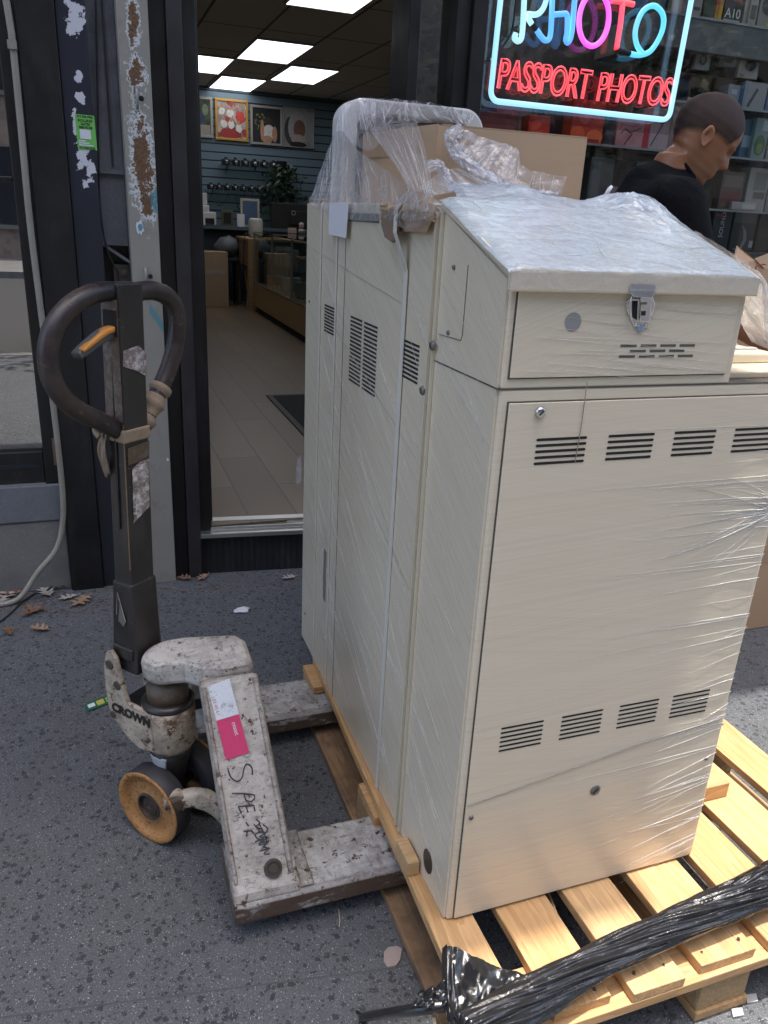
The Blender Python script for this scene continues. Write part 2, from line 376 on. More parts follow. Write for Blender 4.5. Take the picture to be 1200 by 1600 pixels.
def mat_wood(name, axis='y', a=(.55,.36,.18), b=(.68,.47,.26), dirt=0., seed=0):
    m = Mat(name, a, .6)
    st = {'x': (1.2,16,16), 'y': (16,1.2,16), 'z': (16,16,1.2)}[axis]
    v = m.coord(loc=(seed*1.37, seed*.71, seed*.33)); mp = m.node('ShaderNodeMapping'); mp.inputs['Scale'].default_value = st; m.link(v, mp.inputs[0])
    w = m.node('ShaderNodeTexNoise'); w.inputs['Scale'].default_value = 1; w.inputs['Detail'].default_value = 2; m.link(mp.outputs[0], w.inputs['Vector'])
    rings = m.math('FRACT', m.math('MULTIPLY', w.outputs['Fac'], 11)); rings = m.ramp(rings, .1, .95)
    fib = m.noise(9, 4, .7, mp.outputs[0]); blot = m.noise(5, 3, .5, v)
    c = m.mix(rings, b, a); c = m.mix(m.math('MULTIPLY', m.ramp(fib, .35, .7), .42), c, tuple(x*.55 for x in a)); c = m.mix(m.math('MULTIPLY', m.ramp(blot, .5, .8), .35), c, (.42,.25,.12))
    c = m.mix(1, c, (1.0,.915,.815), 'MULTIPLY'); kn = m.ramp(m.voro(3.2, m.coord(loc=(seed*2.2,seed*1.1,0))), .03, .06, (1,1,1), (0,0,0)); c = m.mix(m.math('MULTIPLY', kn, .6), c, (.22,.11,.045))
    gd = m.ramp(m.noise(7, 6, .75, m.coord(loc=(seed*3.1, 2, 5), scale=(1.6,.8,1))), .52, .74); c = m.mix(m.math('MULTIPLY', gd, .38), c, (.20,.15,.10))
    if dirt: c = m.mix(m.math('MULTIPLY', m.ramp(m.noise(11,6,.7,v), .4, .7), dirt), c, (.05,.038,.03))
    m.base(c); m.bump(m.math('ADD', rings, fib), .25, .0015); return m.m
M_wood = [mat_wood('pine_deck_%s' % w, 'y', seed=i+1, a=aa, b=bb) for i, (w, aa, bb) in enumerate([('plain',(.52,.34,.17),(.66,.46,.25)),('warm',(.50,.31,.15),(.64,.43,.22)),('pale',(.56,.39,.21),(.69,.5,.29))])]
M_wood_x = mat_wood('pine_stringer', 'x', seed=5, a=(.5,.32,.16), b=(.63,.43,.23))
M_wood_dirty = mat_wood('dirty_bottom_board', 'y', seed=8, a=(.26,.17,.1), b=(.36,.25,.15), dirt=.75)
def mat_chip():
    m = Mat('pressed_chip_block', (.4,.26,.13), .8); n = m.noise(120, 4, .75); v = m.voro(95)
    m.base(m.mix(n, (.3,.19,.09), (.55,.39,.21))); m.bump(m.math('ADD', n, v), .7, .004); return m.m
M_chip = mat_chip()
def mat_card(name='brown_cardboard', col=(.46,.325,.21)):
    m = Mat(name, col, .75); n = m.noise(4, 5, .6); fl = m.noise(1, 2, .5, m.coord(scale=(4,4,160)))
    c = m.mix(n, tuple(x*.9 for x in col), tuple(x*1.08 for x in col)); c = m.mix(m.math('MULTIPLY', m.ramp(fl,.45,.7), .12), c, tuple(x*.75 for x in col))
    m.base(c); m.bump(fl, .08, .001); return m.m
M_card = mat_card(); M_card_in = mat_card('cardboard_inside', (.37,.26,.165)); M_card_r = mat_card('reddish_cardboard', (.48,.32,.2))
def mat_black_film():
    m = Mat('black_stretch_film', (.008,.008,.009), .16); m.b.inputs['Specular IOR Level'].default_value = .5
    m.b.inputs['Coat Weight'].default_value = .6; m.b.inputs['Coat Roughness'].default_value = .08
    n = m.noise(30, 6, .7, None, 1.2); n2 = m.noise(120, 4, .7, None, .6)
    m.bump(m.math('ADD', n, m.math('MULTIPLY', n2, .25)), .45, .004); m.bump(n, .35, .003, coat=True); return m.m
M_bfilm = mat_black_film()
# worn cream-white paint of the pallet truck
def mat_worn(name, col=(.47,.44,.40), grime=.55, chips=.5, rust=(.10,.055,.03), edge=.0, sides=0):
    m = Mat(name, col, .5); n = m.noise(8, 6, .65); n2 = m.noise(55, 5, .7); sc = m.noise(1, 4, .7, m.coord(scale=(60,14,200), rot=(.3,.5,.2)))
    c = m.mix(n, tuple(x*.82 for x in col), tuple(min(1,x*1.12) for x in col))
    g = m.ramp(m.noise(13, 7, .72, m.coord(loc=(3,1,6))), .47, .72); c = m.mix(m.math('MULTIPLY', g, grime), c, (.07,.06,.052))
    sc2 = m.noise(1, 5, .75, m.coord(scale=(25,90,70), rot=(.9,.2,1.1))); c = m.mix(m.math('MULTIPLY', m.ramp(sc2, .57, .64), .55), c, (.06,.052,.045))
    fleck = m.ramp(m.voro(55, m.coord(loc=(2,5,1))), .10, .16, (1,1,1), (0,0,0)); fleck = m.math('MULTIPLY', fleck, m.ramp(m.noise(12,4,.6,m.coord(loc=(6,1,3))), .5, .58)); c = m.mix(m.math('MULTIPLY', fleck, .8), c, (.07,.045,.03))
    s2 = m.ramp(sc, .56, .64); c = m.mix(m.math('MULTIPLY', s2, .5), c, (.12,.11,.10))
    ch = m.ramp(m.noise(38, 7, .75, m.coord(loc=(8,8,2))), 1-.5*chips*.78-.02, 1-.5*chips*.78+.02)
    if sides:
        gg = m.node('ShaderNodeNewGeometry'); s3_ = m.node('ShaderNodeSeparateXYZ'); m.link(gg.outputs['True Normal'], s3_.inputs[0]); sd = m.math('SUBTRACT', 1, m.math('ABSOLUTE', s3_.outputs[2]), clamp=True)
        bare = m.ramp(m.noise(20, 7, .75, m.coord(loc=(1,3,9), scale=(.5,1,1.5))), .40, .46); ch = m.math('MAXIMUM', ch, m.math('MULTIPLY', m.math('MULTIPLY', bare, sd), sides))
    c = m.mix(ch, c, m.mix(n2, tuple(x*.5 for x in rust), rust))
    # paint rubbed off along edges
    geo = m.node('ShaderNodeNewGeometry'); pt = m.ramp(geo.outputs['Pointiness'], .53, .60)
    pt = m.math('MULTIPLY', pt, m.ramp(n2, .38, .55)); c = m.mix(m.math('MULTIPLY', pt, .75), c, (.09,.05,.03))
    bv = m.node('ShaderNodeBevel'); bv.samples = 4; bv.inputs['Radius'].default_value = .010
    d = m.node('ShaderNodeVectorMath'); d.operation = 'DOT_PRODUCT'; m.link(bv.outputs[0], d.inputs[0]); m.link(geo.outputs['Normal'], d.inputs[1])
    ed = m.ramp(d.outputs['Value'], .90, .997, (1,1,1), (0,0,0)); ed = m.math('MULTIPLY', ed, m.ramp(m.noise(30,5,.7,m.coord(loc=(1,9,4))), .36, .50)); c = m.mix(m.math('MULTIPLY', ed, .85), c, (.085,.05,.032))
    m.base(c); m.rough(m.ramp(n, .2, .8, (.35,)*3, (.65,)*3)); m.bump(m.math('ADD', m.math('MULTIPLY', ch, -.6), m.math('ADD', n2, m.math('MULTIPLY', s2, -.3))), .3, .002); return m.m
M_worn = mat_worn('worn_white_paint', (.54,.515,.475), .62, 1.03); M_worn_fork = mat_worn('worn_fork_paint', (.48,.48,.465), .62, 1.05, sides=.9)
M_worn_cream = mat_worn('grimy_cream_paint', (.54,.47,.37), .7, 1.08)
M_jblack = mat_black('scuffed_black_steel', (.02,.018,.017), .32, dust=.3, fleck=.8)
def mat_tube():
    m = Mat('handle_tube', (.03,.025,.025), .3); n = m.noise(10, 5, .65); n2 = m.noise(70, 5, .7)
    c = m.mix(m.ramp(n, .35, .7), (.014,.013,.017), (.06,.042,.034)); c = m.mix(m.math('MULTIPLY', m.ramp(n2, .6, .7), .7), c, (.19,.12,.075))
    m.base(c); m.rough(m.ramp(n2, .2, .8, (.22,)*3, (.5,)*3)); m.bump(n2, .15, .001); return m.m
M_tube = mat_tube()
def mat_rust():
    m = Mat('orange_rusty_rim', (.4,.2,.07), .65); n = m.noise(18, 6, .7); n2 = m.noise(130, 4, .7)
    c = m.mix(n, (.30,.135,.045), (.52,.27,.09)); c = m.mix(m.ramp(n2, .52, .68), c, (.13,.06,.025)); m.base(c); m.bump(n2, .4, .002); return m.m
M_rust = mat_rust()
M_rubber = plain('dark_rubber', (.03,.03,.034), .6, var=.3, scale=40, bump=.2)
M_tape = plain('dirty_cloth_tape', (.27,.21,.15), .75, var=.35, scale=60, bump=.5)
M_orange = plain('orange_plastic', (.62,.27,.05), .4, var=.1)
M_lever = plain('grey_plastic', (.10,.10,.095), .45, var=.15)
# ------------------------------------------------------------------ world and sun
W = bpy.data.worlds.new("World"); SC.world = W; W.use_nodes = True
bg = W.node_tree.nodes['Background']; sky = W.node_tree.nodes.new('ShaderNodeTexSky'); sky.sky_type = 'NISHITA'; sky.sun_disc = False
SUN = Vector((.06, -.05, 1)).normalized()
sky.sun_elevation = math.asin(SUN.z); sky.sun_rotation = math.atan2(SUN.x, SUN.y); sky.air_density = 1.0; sky.dust_density = 3.5; sky.ozone_density = .6
W.node_tree.links.new(sky.outputs[0], bg.inputs[0]); bg.inputs[1].default_value = .15
sl = bpy.data.lights.new('sun', 'SUN'); sl.energy = 2.35; sl.angle = R(.5); sl.color = (1, .955, .88)
so = bpy.data.objects.new('sun', sl); COL.objects.link(so); so.rotation_euler = SUN.to_track_quat('Z', 'Y').to_euler(); so.location = (2, 0, 9)
SC.view_settings.view_transform = 'Standard'; SC.view_settings.look = 'None'; SC.view_settings.exposure = 1.58; SC.view_settings.gamma = 1
SC.cycles.max_bounces = 12; SC.cycles.transparent_max_bounces = 24; SC.cycles.sample_clamp_indirect = 6; SC.cycles.caustics_reflective = False

# ------------------------------------------------------------------ ground (kind = structure)
def struct(o): o['kind'] = 'structure'; return o
mb = MB(); mb.box(-14, 16, -3.2, 1.98, -.3, 0); struct(mb.build('sidewalk', M_walk, fix=False))
mb = MB(); mb.box(-14, 16, -3.36, -3.2, -.3, .004); struct(mb.build('kerb', M_conc))
mb = MB(); mb.box(-70, 70, -13, -3.36, -.6, -.13); struct(mb.build('road', M_asphalt))
mb = MB(); mb.box(-70, 70, -17, -13, -.6, -.0); struct(mb.build('far_sidewalk', M_conc))
mb = MB(); mb.add([(-300,-300,-.35),(300,-300,-.35),(300,300,-.35),(-300,300,-.35)], [(0,1,2,3)]); struct(mb.build('ground', M_asphalt))
# scored pavement joints (thin dirt lines)
mb = MB()
def jline(p, q, w=.0018):
    p, q = Vector(p), Vector(q); d = (q-p).normalized(); n = Vector((-d.y, d.x, 0))*w
    mb.prism([p-n, q-n, q+n, p+n], (0,0,.0006))
jline(sz(0,1590,.0002), sz(620,1512,.0002)); jline(sz(620,1512,.0002), (6,-.16,.0002)); jline((-.93,.21,.0002), (-14,.3,.0002))
struct(mb.build('sidewalk_joint', M_joint))

# ------------------------------------------------------------------ shop interior (setting)
FY = 1.95
def mat_floor():
    m = Mat('vinyl_plank', (.3,.26,.21), .38)
    a = m.coord(rot=(0,0,R(90))); b = m.node('ShaderNodeTexBrick'); b.offset = .37; m.link(a, b.inputs['Vector'])
    b.inputs['Scale'].default_value = 1; b.inputs['Brick Width'].default_value = 1.22; b.inputs['Row Height'].default_value = .205; b.inputs['Mortar Size'].default_value = .004
    b.inputs['Color1'].default_value = (.125,.085,.052,1); b.inputs['Color2'].default_value = (.185,.130,.082,1); b.inputs['Mortar'].default_value = (.04,.035,.03,1)
    g = m.noise(1, 5, .65, m.coord(scale=(22,1.6,1))); c = m.mix(m.math('MULTIPLY', g, .55), b.outputs[0], (.10,.078,.058)); m.base(c); return m.m
mb = MB(); mb.box(-2.5, 6, 1.985, 10.9, -.05, .2); struct(mb.build('shop_floor', mat_floor(), fix=False))
def mat_ceil():
    m = Mat('ceiling_tile', (.4,.39,.37), .9)
    b = m.node('ShaderNodeTexBrick'); b.offset = 0; m.link(m.coord(loc=(.05,.35,0)), b.inputs['Vector']); b.inputs['Scale'].default_value = 1
    b.inputs['Brick Width'].default_value = .555; b.inputs['Row Height'].default_value = 1.2; b.inputs['Mortar Size'].default_value = .012
    b.inputs['Color1'].default_value = (.80,.77,.73,1); b.inputs['Color2'].default_value = (.82,.79,.75,1); b.inputs['Mortar'].default_value = (.2,.2,.19,1)
    m.base(b.outputs[0]); return m.m
mb = MB(); mb.box(-2.5, 6, 2.06, 10.9, 2.89, 3.0); struct(mb.build('shop_ceiling', mat_ceil(), fix=False))
def mat_slat():
    m = Mat('blue_slatwall', (.14,.2,.25), .45)
    sep = m.node('ShaderNodeSeparateXYZ'); m.link(m.coord(), sep.inputs[0])
    f = m.math('FRACT', m.math('MULTIPLY', sep.outputs[2], 1/.105)); g = m.ramp(f, .10, .16)
    c = m.mix(g, (.01,.014,.018), (.14,.21,.26)); m.base(c); m.bump(g, .6, .01); return m.m
mb = MB(); mb.box(-2.5, 6, 10.7, 10.9, .2, 2.89); tag(mb.build('slatwall', mat_slat(), fix=False), 'pale blue grooved slatwall at the back of the shop', 'wall')
mb = MB(); mb.box(5.9, 6, 2.2, 10.7, .2, 2.89); mb.box(-2.5, -2.4, 2.2, 10.7, .2, 2.89)
tag(mb.build('side_wall', plain('dim_blue_wall', (.12,.16,.19), .6)), 'dim blue grey side walls enclosing the shop room', 'wall')
M_panel = emit('lit_ceiling_panel', (.93,.95,1), .95); M_fill_panel = emit('added_fill_panel', (.93,.95,1), 2.6); M_rim = plain('light_rim', (.5,.5,.5), .5)  # second, stronger material: unseen panels added to brighten the window display
pl = [(1.06,7.2,'middle'),(1.66,8.38,'right'),(.51,8.38,'left'),(1.10,9.58,'farthest'),(1.0,4.68,'nearest'),(2.77,7.2,'a'),(-.6,5.9,'b'),(1.2,2.12,'c'),(2.3,2.12,'d'),(3.4,2.12,'e')]
lab = {'middle':'nearest lit ceiling panel of the diamond of four', 'right':'right hand lit ceiling panel of the diamond of four',
       'left':'lit ceiling panel cut off by the left door jamb', 'farthest':'lit ceiling panel farthest back, just above the slatwall', 'nearest':'lit ceiling panel nearest the door, cut off by the top of the photo',
       'a':'lit ceiling panel far to the right inside the shop, over the display window', 'c':'unseen ceiling panel added over the neon sign to brighten the display', 'd':'unseen ceiling panel added over the right display shelves to brighten them', 'e':'unseen ceiling panel added at the far right end of the display to brighten it',
       'b':'lit ceiling panel far to the left inside the shop, behind the door jamb'}
for x, y, k in pl:
    t = empty('ceiling_light', (x+.27, y+.55, 2.885), lab[k], 'ceiling light', 'lit panels in the shop ceiling')
    MB().box(x, x+.53, y, y+1.1, 2.872, 2.884).build('diffuser', M_fill_panel if y < 3 else M_panel, t)
    f = MB(); f.box(x-.014, x+.544, y-.014, y, 2.868, 2.889); f.box(x-.014, x+.544, y+1.1, y+1.114, 2.868, 2.889); f.box(x-.014, x, y, y+1.1, 2.868, 2.889); f.box(x+.53, x+.544, y, y+1.1, 2.868, 2.889)
    f.build('frame', M_rim, t)

# ------------------------------------------------------------------ shop front
sf = empty('shop_front', (0, FY, 0), 'dark metal shop front with open doorway and display windows', 'shop front')
dy = lambda x: 1.968 - .105*(x+.22)        # the doorstep is set slightly askew
mb = MB()
mb.hexa([(-.315,dy(-.315),0),(.62,dy(.62),0),(.62,2.2,0),(-.315,2.2,0),(-.315,dy(-.315),.165),(.62,dy(.62),.165),(.62,2.2,.165),(-.315,2.2,.165)])
for i in range(36):
    x = -.265+.025*i; y = dy(x)
    mb.hexa([(x,y-.0025,.004),(x+.014,y-.004,.004),(x+.014,y+.003,.004),(x,y+.003,.004),(x,y-.0025,.16),(x+.014,y-.004,.16),(x+.014,y+.003,.16),(x,y+.003,.16)])
mb.build('riser', M_riser, sf)
mb = MB()
for a, b, z0, z1 in ((-.03,.012,.166,.184),(.0125,.022,.166,.196),(.0225,.055,.166,.190),(.0555,.065,.166,.197),(.0655,.11,.166,.203)):
    mb.hexa([(-.232,dy(-.232)+a,z0),(.6,dy(.6)+a,z0),(.6,dy(.6)+b,z0),(-.232,dy(-.232)+b,z0),(-.232,dy(-.232)+a,z1),(.6,dy(.6)+a,z1),(.6,dy(.6)+b,z1),(-.232,dy(-.232)+b,z1)])
mb.build('threshold', M_alu, sf, bevel=.002)
# left jamb: three profiles at different depths
MB().box(-.314, -.262, 1.965, 2.12, 0, 2.9).build('door_jamb', M_frame, sf, bevel=.002)
MB().box(-.2615, -.212, 1.935, 2.12, 0, 2.9).build('door_jamb', M_frame_l, sf, bevel=.003)
mb = MB(); mb.box(-.2115, -.164, 1.975, 2.16, .166, 2.9); mb.box(-.164,-.152,2.03,2.12,.166,2.9); mb.build('door_jamb', M_frame, sf, bevel=.003)
# right jamb, sidelight, mullion
MB().box(.56, .604, 1.94, 2.12, .166, 2.9).build('door_jamb', M_frame, sf, bevel=.003)
MB().box(.604, .745, 2.02, 2.026, .5, 2.9).build('window_pane', M_glass, sf)
mb = MB(); mb.box(.745, .80, 1.955, 2.1, .5, 2.9); mb.box(.8005, .858, 1.935, 2.1, .5, 2.9); mb.build('mullion', M_frame, sf, bevel=.003)
MB().box(.858, 4.6, 2.0, 2.008, .6, 2.9).build('window_pane', M_glass, sf)
mb = MB(); mb.box(.62, 4.6, 1.955, 2.1, 0, .5); mb.box(.859, 4.6, 1.955, 2.08, .501, .6); mb.build('bulkhead', M_black, sf, bevel=.004)
MB().box(4.6, 4.7, 1.94, 2.1, 0, 2.9).build('mullion', M_frame, sf, bevel=.003)
# left bay
MB().box(-3.4, -.757, 1.99, 1.996, .55, 2.9).build('window_pane', M_glass_dark, sf)
mb = MB(); mb.box(-.756, -.702, 1.955, 2.08, .43, 2.9); mb.box(-3.4, -.757, 1.965, 2.06, 1.447, 1.462); mb.box(-3.4, -.757, 1.96, 2.06, .43, .549); mb.build('window_frame', M_black, sf, bevel=.003)
MB().box(-3.4,-.775,1.958,1.963,.49,.506).build('trim', M_black_blue, sf)
MB().box(-3.4,-.757,2.03,2.035,.55,.60).build('window_film_strip', plain('blue_strip', (.03,.10,.22), .5), sf)
mb = MB(); mb.box(-3.4, -.703, 1.945, 2.1, .285, .427); mb.build('ledge', M_conc_paint, sf, bevel=.006)
mb = MB(); mb.box(-3.4, -.703, 1.952, 2.1, 0, .284); mb.build('plinth', M_conc, sf, bevel=.005)
MB().box(-3.4,-.757,1.95,1.958,.428,.434).build('sill_strip', M_alu, sf)
MB().box(-.722,-.699,1.944,1.954,.50,.60).build('hinge_plate', mat_worn('rusty_plate',(.3,.2,.13),.5,.9), sf, bevel=.001)
# walls above and beside, roof slab and rear of the building
mb = MB(); mb.box(-3.4, 4.7, 1.96, 2.12, 2.9, 7.8); mb.box(-9, -3.4, 1.96, 2.12, 0, 7.8); mb.box(4.7, 9, 1.96, 2.12, 0, 7.8)
M_brick = mat_concrete('dark_render', (.16,.13,.12), (.24,.20,.18))
mb.build('upper_wall', M_brick, sf)
MB().box(-2.6, 6.1, 2.12, 11, 3.02, 3.3).build('roof_slab', M_conc, sf)
MB().box(-2.6,-2.51,2.12,11,0,3.01).build('outer_wall', M_brick, sf); MB().box(6.01,6.1,2.12,11,0,3.01).build('outer_wall', M_brick, sf); MB().box(-2.5,6,10.91,11.1,0,3.01).build('outer_wall', M_brick, sf)
# added unseen overhang, there so that its shadow covers the left of the scene
shade_top = empty('shade_overhang', (-2, FY, 7), 'flat overhang added unseen high above the shop front to shade the ground', 'overhang')
MB().box(-1.75, .826, -.43, 1.955, 7.0, 7.15).build('shade_slab', plain('overhang_render', (.45,.44,.42), .8), shade_top)
MB().box(.827, 9, .29, 1.955, 7.0, 7.15).build('shade_slab', plain('shade_slab_render_b', (.45,.44,.42), .8), shade_top)
for x in (-1.6,-.4,.7,4,8): MB().tube([(x,1.95,7.8),(x,.8,7.15)], .02, 8).build('shade_strut', M_galv, shade_top)

# ------------------------------------------------------------------ black column, peeling strip, grey gate guide
def mat_strip():
    m = Mat('peeling_blue_black_paint', (.022,.026,.042), .42); n = m.noise(6,5,.6)
    sep = m.node('ShaderNodeSeparateXYZ'); m.link(m.coord(loc=(-.6,1.93,0)), sep.inputs[0]); z = sep.outputs[2]; x = sep.outputs[0]
    def band(zc, h, xc, w):
        dz = m.math('DIVIDE', m.math('SUBTRACT', z, zc), h); dx = m.math('DIVIDE', m.math('SUBTRACT', x, xc), w)
        return m.math('SUBTRACT', 1, m.math('SQRT', m.math('ADD', m.math('MULTIPLY', dz, dz), m.math('MULTIPLY', dx, dx))))
    ar = None
    for b in ((1.925,.055,-.530,.028),(1.89,.03,-.545,.02),(1.762,.026,-.535,.018),(1.705,.022,-.535,.018),(1.53,.06,-.54,.024),(1.49,.03,-.522,.024),(1.63,.04,-.556,.010),(1.45,.02,-.54,.014)):
        v = band(*b); ar = v if ar is None else m.math('MAXIMUM', ar, v)
    lv = m.math('ADD', ar, m.math('MULTIPLY', m.math('SUBTRACT', m.noise(38,5,.65), .5), 3.2))
    ar2 = m.math('GREATER_THAN', ar, -.5)
    w = m.math('MULTIPLY', m.ramp(lv, .30, .33), ar2)
    c = m.mix(n, (.011,.014,.026), (.022,.026,.04))
    fade = m.ramp(z, 1.0/2.5, 1.4/2.5)
    c = m.mix(m.math('MULTIPLY', m.ramp(m.math('MULTIPLY', z, 1/2.5), .42, .58, (1,1,1), (0,0,0)), .6), c, (.022,.022,.024))
    c = m.mix(w, c, (.62,.62,.66)); m.base(c); m.bump(m.math('ADD', w, m.math('MULTIPLY', n, .4)), .3, .002); return m.m
col = empty('steel_column', (-.6, 1.93, 0), 'black painted steel column with white peeling patches and a green sticker', 'column')
MB().box(-.700, -.588, 1.925, 2.1, 0, 2.9).build('column_face', M_black, col, bevel=.003)
MB().box(-.5875, -.500, 1.938, 2.1, 0, 2.9).build('column_strip', mat_strip(), col, bevel=.003)
MB().box(-.705,-.701,1.935,2.05,0,2.9).build('edge_trim', M_black_blue, col)
# sticker with lettering
stk = MB(); p0 = sy(117,178,1.9372); p1 = sy(147,181,1.9372); p2 = sy(152,235,1.9372); p3 = sy(122,233,1.9372)
stk.prism([p3,p2,p1,p0], (0,-.0008,0)); st = stk.build('sticker', plain('green_sticker', (.16,.50,.10), .5, var=.08), col)
sx_ = (p1-p0).normalized(); sy_ = (p0-p3).normalized(); hgt = (p0-p3).length; wid = (p1-p0).length
def stx(t, v, size, x=.5, mat=None):
    q = p3 + (p0-p3)*v + (p1-p0)*x; q.y = 1.9362
    text_mb(t, size, q, sx_, sy_, .0002, 'CENTER', bold=.0004).build('lettering', mat or M_slot, st)
stx('917-704-7923', .915, .0085); stx('ROLLING', .80, .0105); stx('GATES', .705, .0095); stx('SERVICES', .605, .0100); stx('917-704-7923', .02, .0085)
def srect(u0,u1,v0,v1,mat,nm,off=.0004):
    a = [p3+(p0-p3)*v+(p1-p0)*u for u,v in ((u0,v0),(u1,v0),(u1,v1),(u0,v1))]
    for q in a: q.y = 1.9363-off
    MB().prism(a, (0,-.0003,0)).build(nm, mat, st)
srect(.17,.75,.31,.58,M_paper,'paper_patch')
for k,(u,v) in enumerate(((.35,.25),(.55,.19),(.75,.13))): srect(.08,.08+u,v-.018,v+.018,M_paper,'printed_line')
gp = empty('gate_guide', (-.365, 1.92, 0), 'grey steel gate guide post with rust and flaking paint', 'post')
mb = MB(); mb.box(-.411, -.3165, 1.918, 2.09, 0, 2.9); mb.build('post', M_post, gp, bevel=.003)
MB().box(-.4135,-.4115,1.922,2.06,0,2.9).build('post_lip', M_galv, gp)
M_hole = M_slot
for (u, v) in ((221,154),(235,432)):   # bolt and hole
    q = sy(u-7, v, 1.918); mb = MB(); mb.tube([q+Vector((0,.002,.03)), q+Vector((0,-.008,.022)), q+Vector((0,-.008,-.02)), q+Vector((0,.002,-.028))], .005, 8); mb.build('staple', M_galv, gp, smooth=True)
    q = sy(u, v, 1.918); MB().cyl(q+Vector((0,.003,0)), q+Vector((0,-.0015,0)), .008, 16).build('bolt_hole', M_slot, gp)
q = sy(219,356,1.9165)  # torn remains of a blue sticker
def blotch(c, r, seed, ax=Vector((1,0,0)), az=Vector((0,0,1)), n=14, th=(0,-.0005,0), squash=1):
    rnd = random.Random(seed)
    return MB().prism([c + ax*(math.cos(a)*r*squash*(.6+.6*rnd.random())) + az*(math.sin(a)*r*(.6+.6*rnd.random())) for a in [2*math.pi*k/n for k in range(n)]], th)
blotch(q, .026, 3, squash=.5).build('sticker_scrap', plain('torn_white', (.62,.66,.68), .6), gp)
blotch(q+Vector((0,-.0008,0)), .014, 5, squash=.6).build('sticker_scrap', plain('torn_teal', (.10,.28,.36), .5), gp)
q = sy(262,718,1.9165); blotch(q, .006, 8).build('paint_chip', M_paper, gp)
# recess between the two
rc = empty('gate_recess', (-.45, 2.0, 0), 'grimy blue grey sheet metal recess between the black column and the grey post', 'panel')
MB().box(-.4995, -.4145, 2.01, 2.05, 1.262, 2.9).build('sheet', M_recess, rc)
MB().box(-.4995, -.4145, 2.045, 2.08, 0, 1.261).build('back_plate', M_black, rc)
MB().box(-.452, -.446, 2.0, 2.012, 1.52, 2.9).build('rib', plain('dark_gap', (.03,.034,.04), .6), rc)
MB().box(-.4995, -.4145, 1.995, 2.009, 1.49, 1.505).build('lap_joint', M_recess, rc)
mb = MB(); mb.prism([(-.4995,1.99,1.27),(-.4145,1.97,1.215),(-.4145,1.97,1.205),(-.4995,1.99,1.26)], (0,.05,0)); mb.build('flange', M_recess, rc)
mb = MB(); mb.box(-.47,-.4145,2.0,2.02,1.10,1.2); mb.cyl((-.435,2.0,1.175),(-.435,1.99,1.175),.012,16); mb.build('bracket', plain('brown_grime_metal', (.10,.085,.07), .6, var=.4), rc)
# cables and conduit
pts = [sy(8,-10,1.925), sy(16,40,1.92), sy(20,70,1.917), sy(32,190,1.915), sy(46,340,1.915), sy(62,470,1.915), sy(84,640,1.916), sy(97,760,1.918), sy(98,815,1.916), sy(88,858,1.905), sy(60,893,1.885), sy(25,915,1.865), sy(-20,935,1.845)]
pts[-1].z = .012; pts[-2].z = .018
cd = tag(MB().tube(catmull(pts, 8), .0105, 12).build('conduit', plain('beige_grey_conduit', (.27,.25,.21), .4, var=.25, scale=14), smooth=True), 'beige grey flexible conduit running down the black window frame to the pavement', 'conduit')
q = sy(19,70,1.908); MB().box(q.x-.013, q.x+.013, 1.900, 1.93, q.z-.012, q.z+.012).build('clip', M_alu, cd)
pts = [sz(-20,985,.004), sz(12,962,.004), sz(38,938,.005), sz(70,920,.005), sz(105,911,.004), sz(150,907,.004), sz(182,890,.006)]
tag(MB().tube(catmull(pts,8), .0035, 8).build('cable', M_rubber, smooth=True), 'thin black cable lying on the pavement among dry leaves', 'cable')
pts = [sy(149,-8,1.99), sy(152,120,1.99), sy(154,250,1.985), sy(157,330,1.98), sy(166,385,1.975), sy(178,415,1.98), sy(186,440,1.985), sy(190,560,2.0)]
tag(MB().tube(catmull(pts,6), .003, 8).build('cable', M_rubber, smooth=True), 'thin black cable hanging in the recess beside the grey gate post', 'cable')
# ------------------------------------------------------------------ inside the shop
BW = 10.69
def frame_pic(x0, x1, z0, z1, fm, fw, label, draw, tilt=0, name='picture_frame'):
    t = empty(name, ((x0+x1)/2, BW-.02, z0), label, 'picture')
    mb = MB(); y0, y1 = BW-.035, BW-.002
    mb.box(x0,x1,y0,y1,z0,z0+fw); mb.box(x0,x1,y0,y1,z1-fw,z1); mb.box(x0,x0+fw,y0,y1,z0+fw,z1-fw); mb.box(x1-fw,x1,y0,y1,z0+fw,z1-fw)
    mb.build('frame', fm, t, bevel=.003)
    draw(t, x0+fw, x1-fw, z0+fw, z1-fw, BW-.022)
    return t
def pic_bg(t, x0, x1, z0, z1, y, mat): MB().box(x0,x1,y,y+.012,z0,z1).build('photo', mat, t)
def dot(t, x, z, rx, rz, y, mat, nm='photo_detail', n=20): MB().prism([(x+math.cos(2*math.pi*k/n)*rx, y, z+math.sin(2*math.pi*k/n)*rz) for k in range(n)], (0,-.001,0)).build(nm, mat, t)
def cm(h, r=.5): return plain('print_'+h, hexc(h), r, var=.45, scale=26)
def cmix(name, cols, scale=14):
    m = Mat(name, (.3,.3,.3), .4); v = m.node('ShaderNodeTexVoronoi'); v.inputs['Scale'].default_value = scale; v.feature = 'SMOOTH_F1'; v.inputs['Smoothness'].default_value = .35
    w = m.noise(scale*.8, 3, .6); vv = m.node('ShaderNodeVectorMath'); vv.operation = 'ADD'; m.link(m.coord(), vv.inputs[0]); m.link(m.math('MULTIPLY', w, .12), vv.inputs[1]); m.link(vv.outputs[0], v.inputs['Vector'])
    sp = m.node('ShaderNodeSeparateColor'); m.link(v.outputs['Color'], sp.inputs[0]); r = m.node('ShaderNodeValToRGB'); e = r.color_ramp.elements
    while len(e) < len(cols): e.new(.5)
    for i, c in enumerate(cols): e[i].position = i/len(cols)+.08; e[i].color = hexc(c)
    m.link(sp.outputs[0], r.inputs[0]); m.base(r.outputs[0]); return m.m
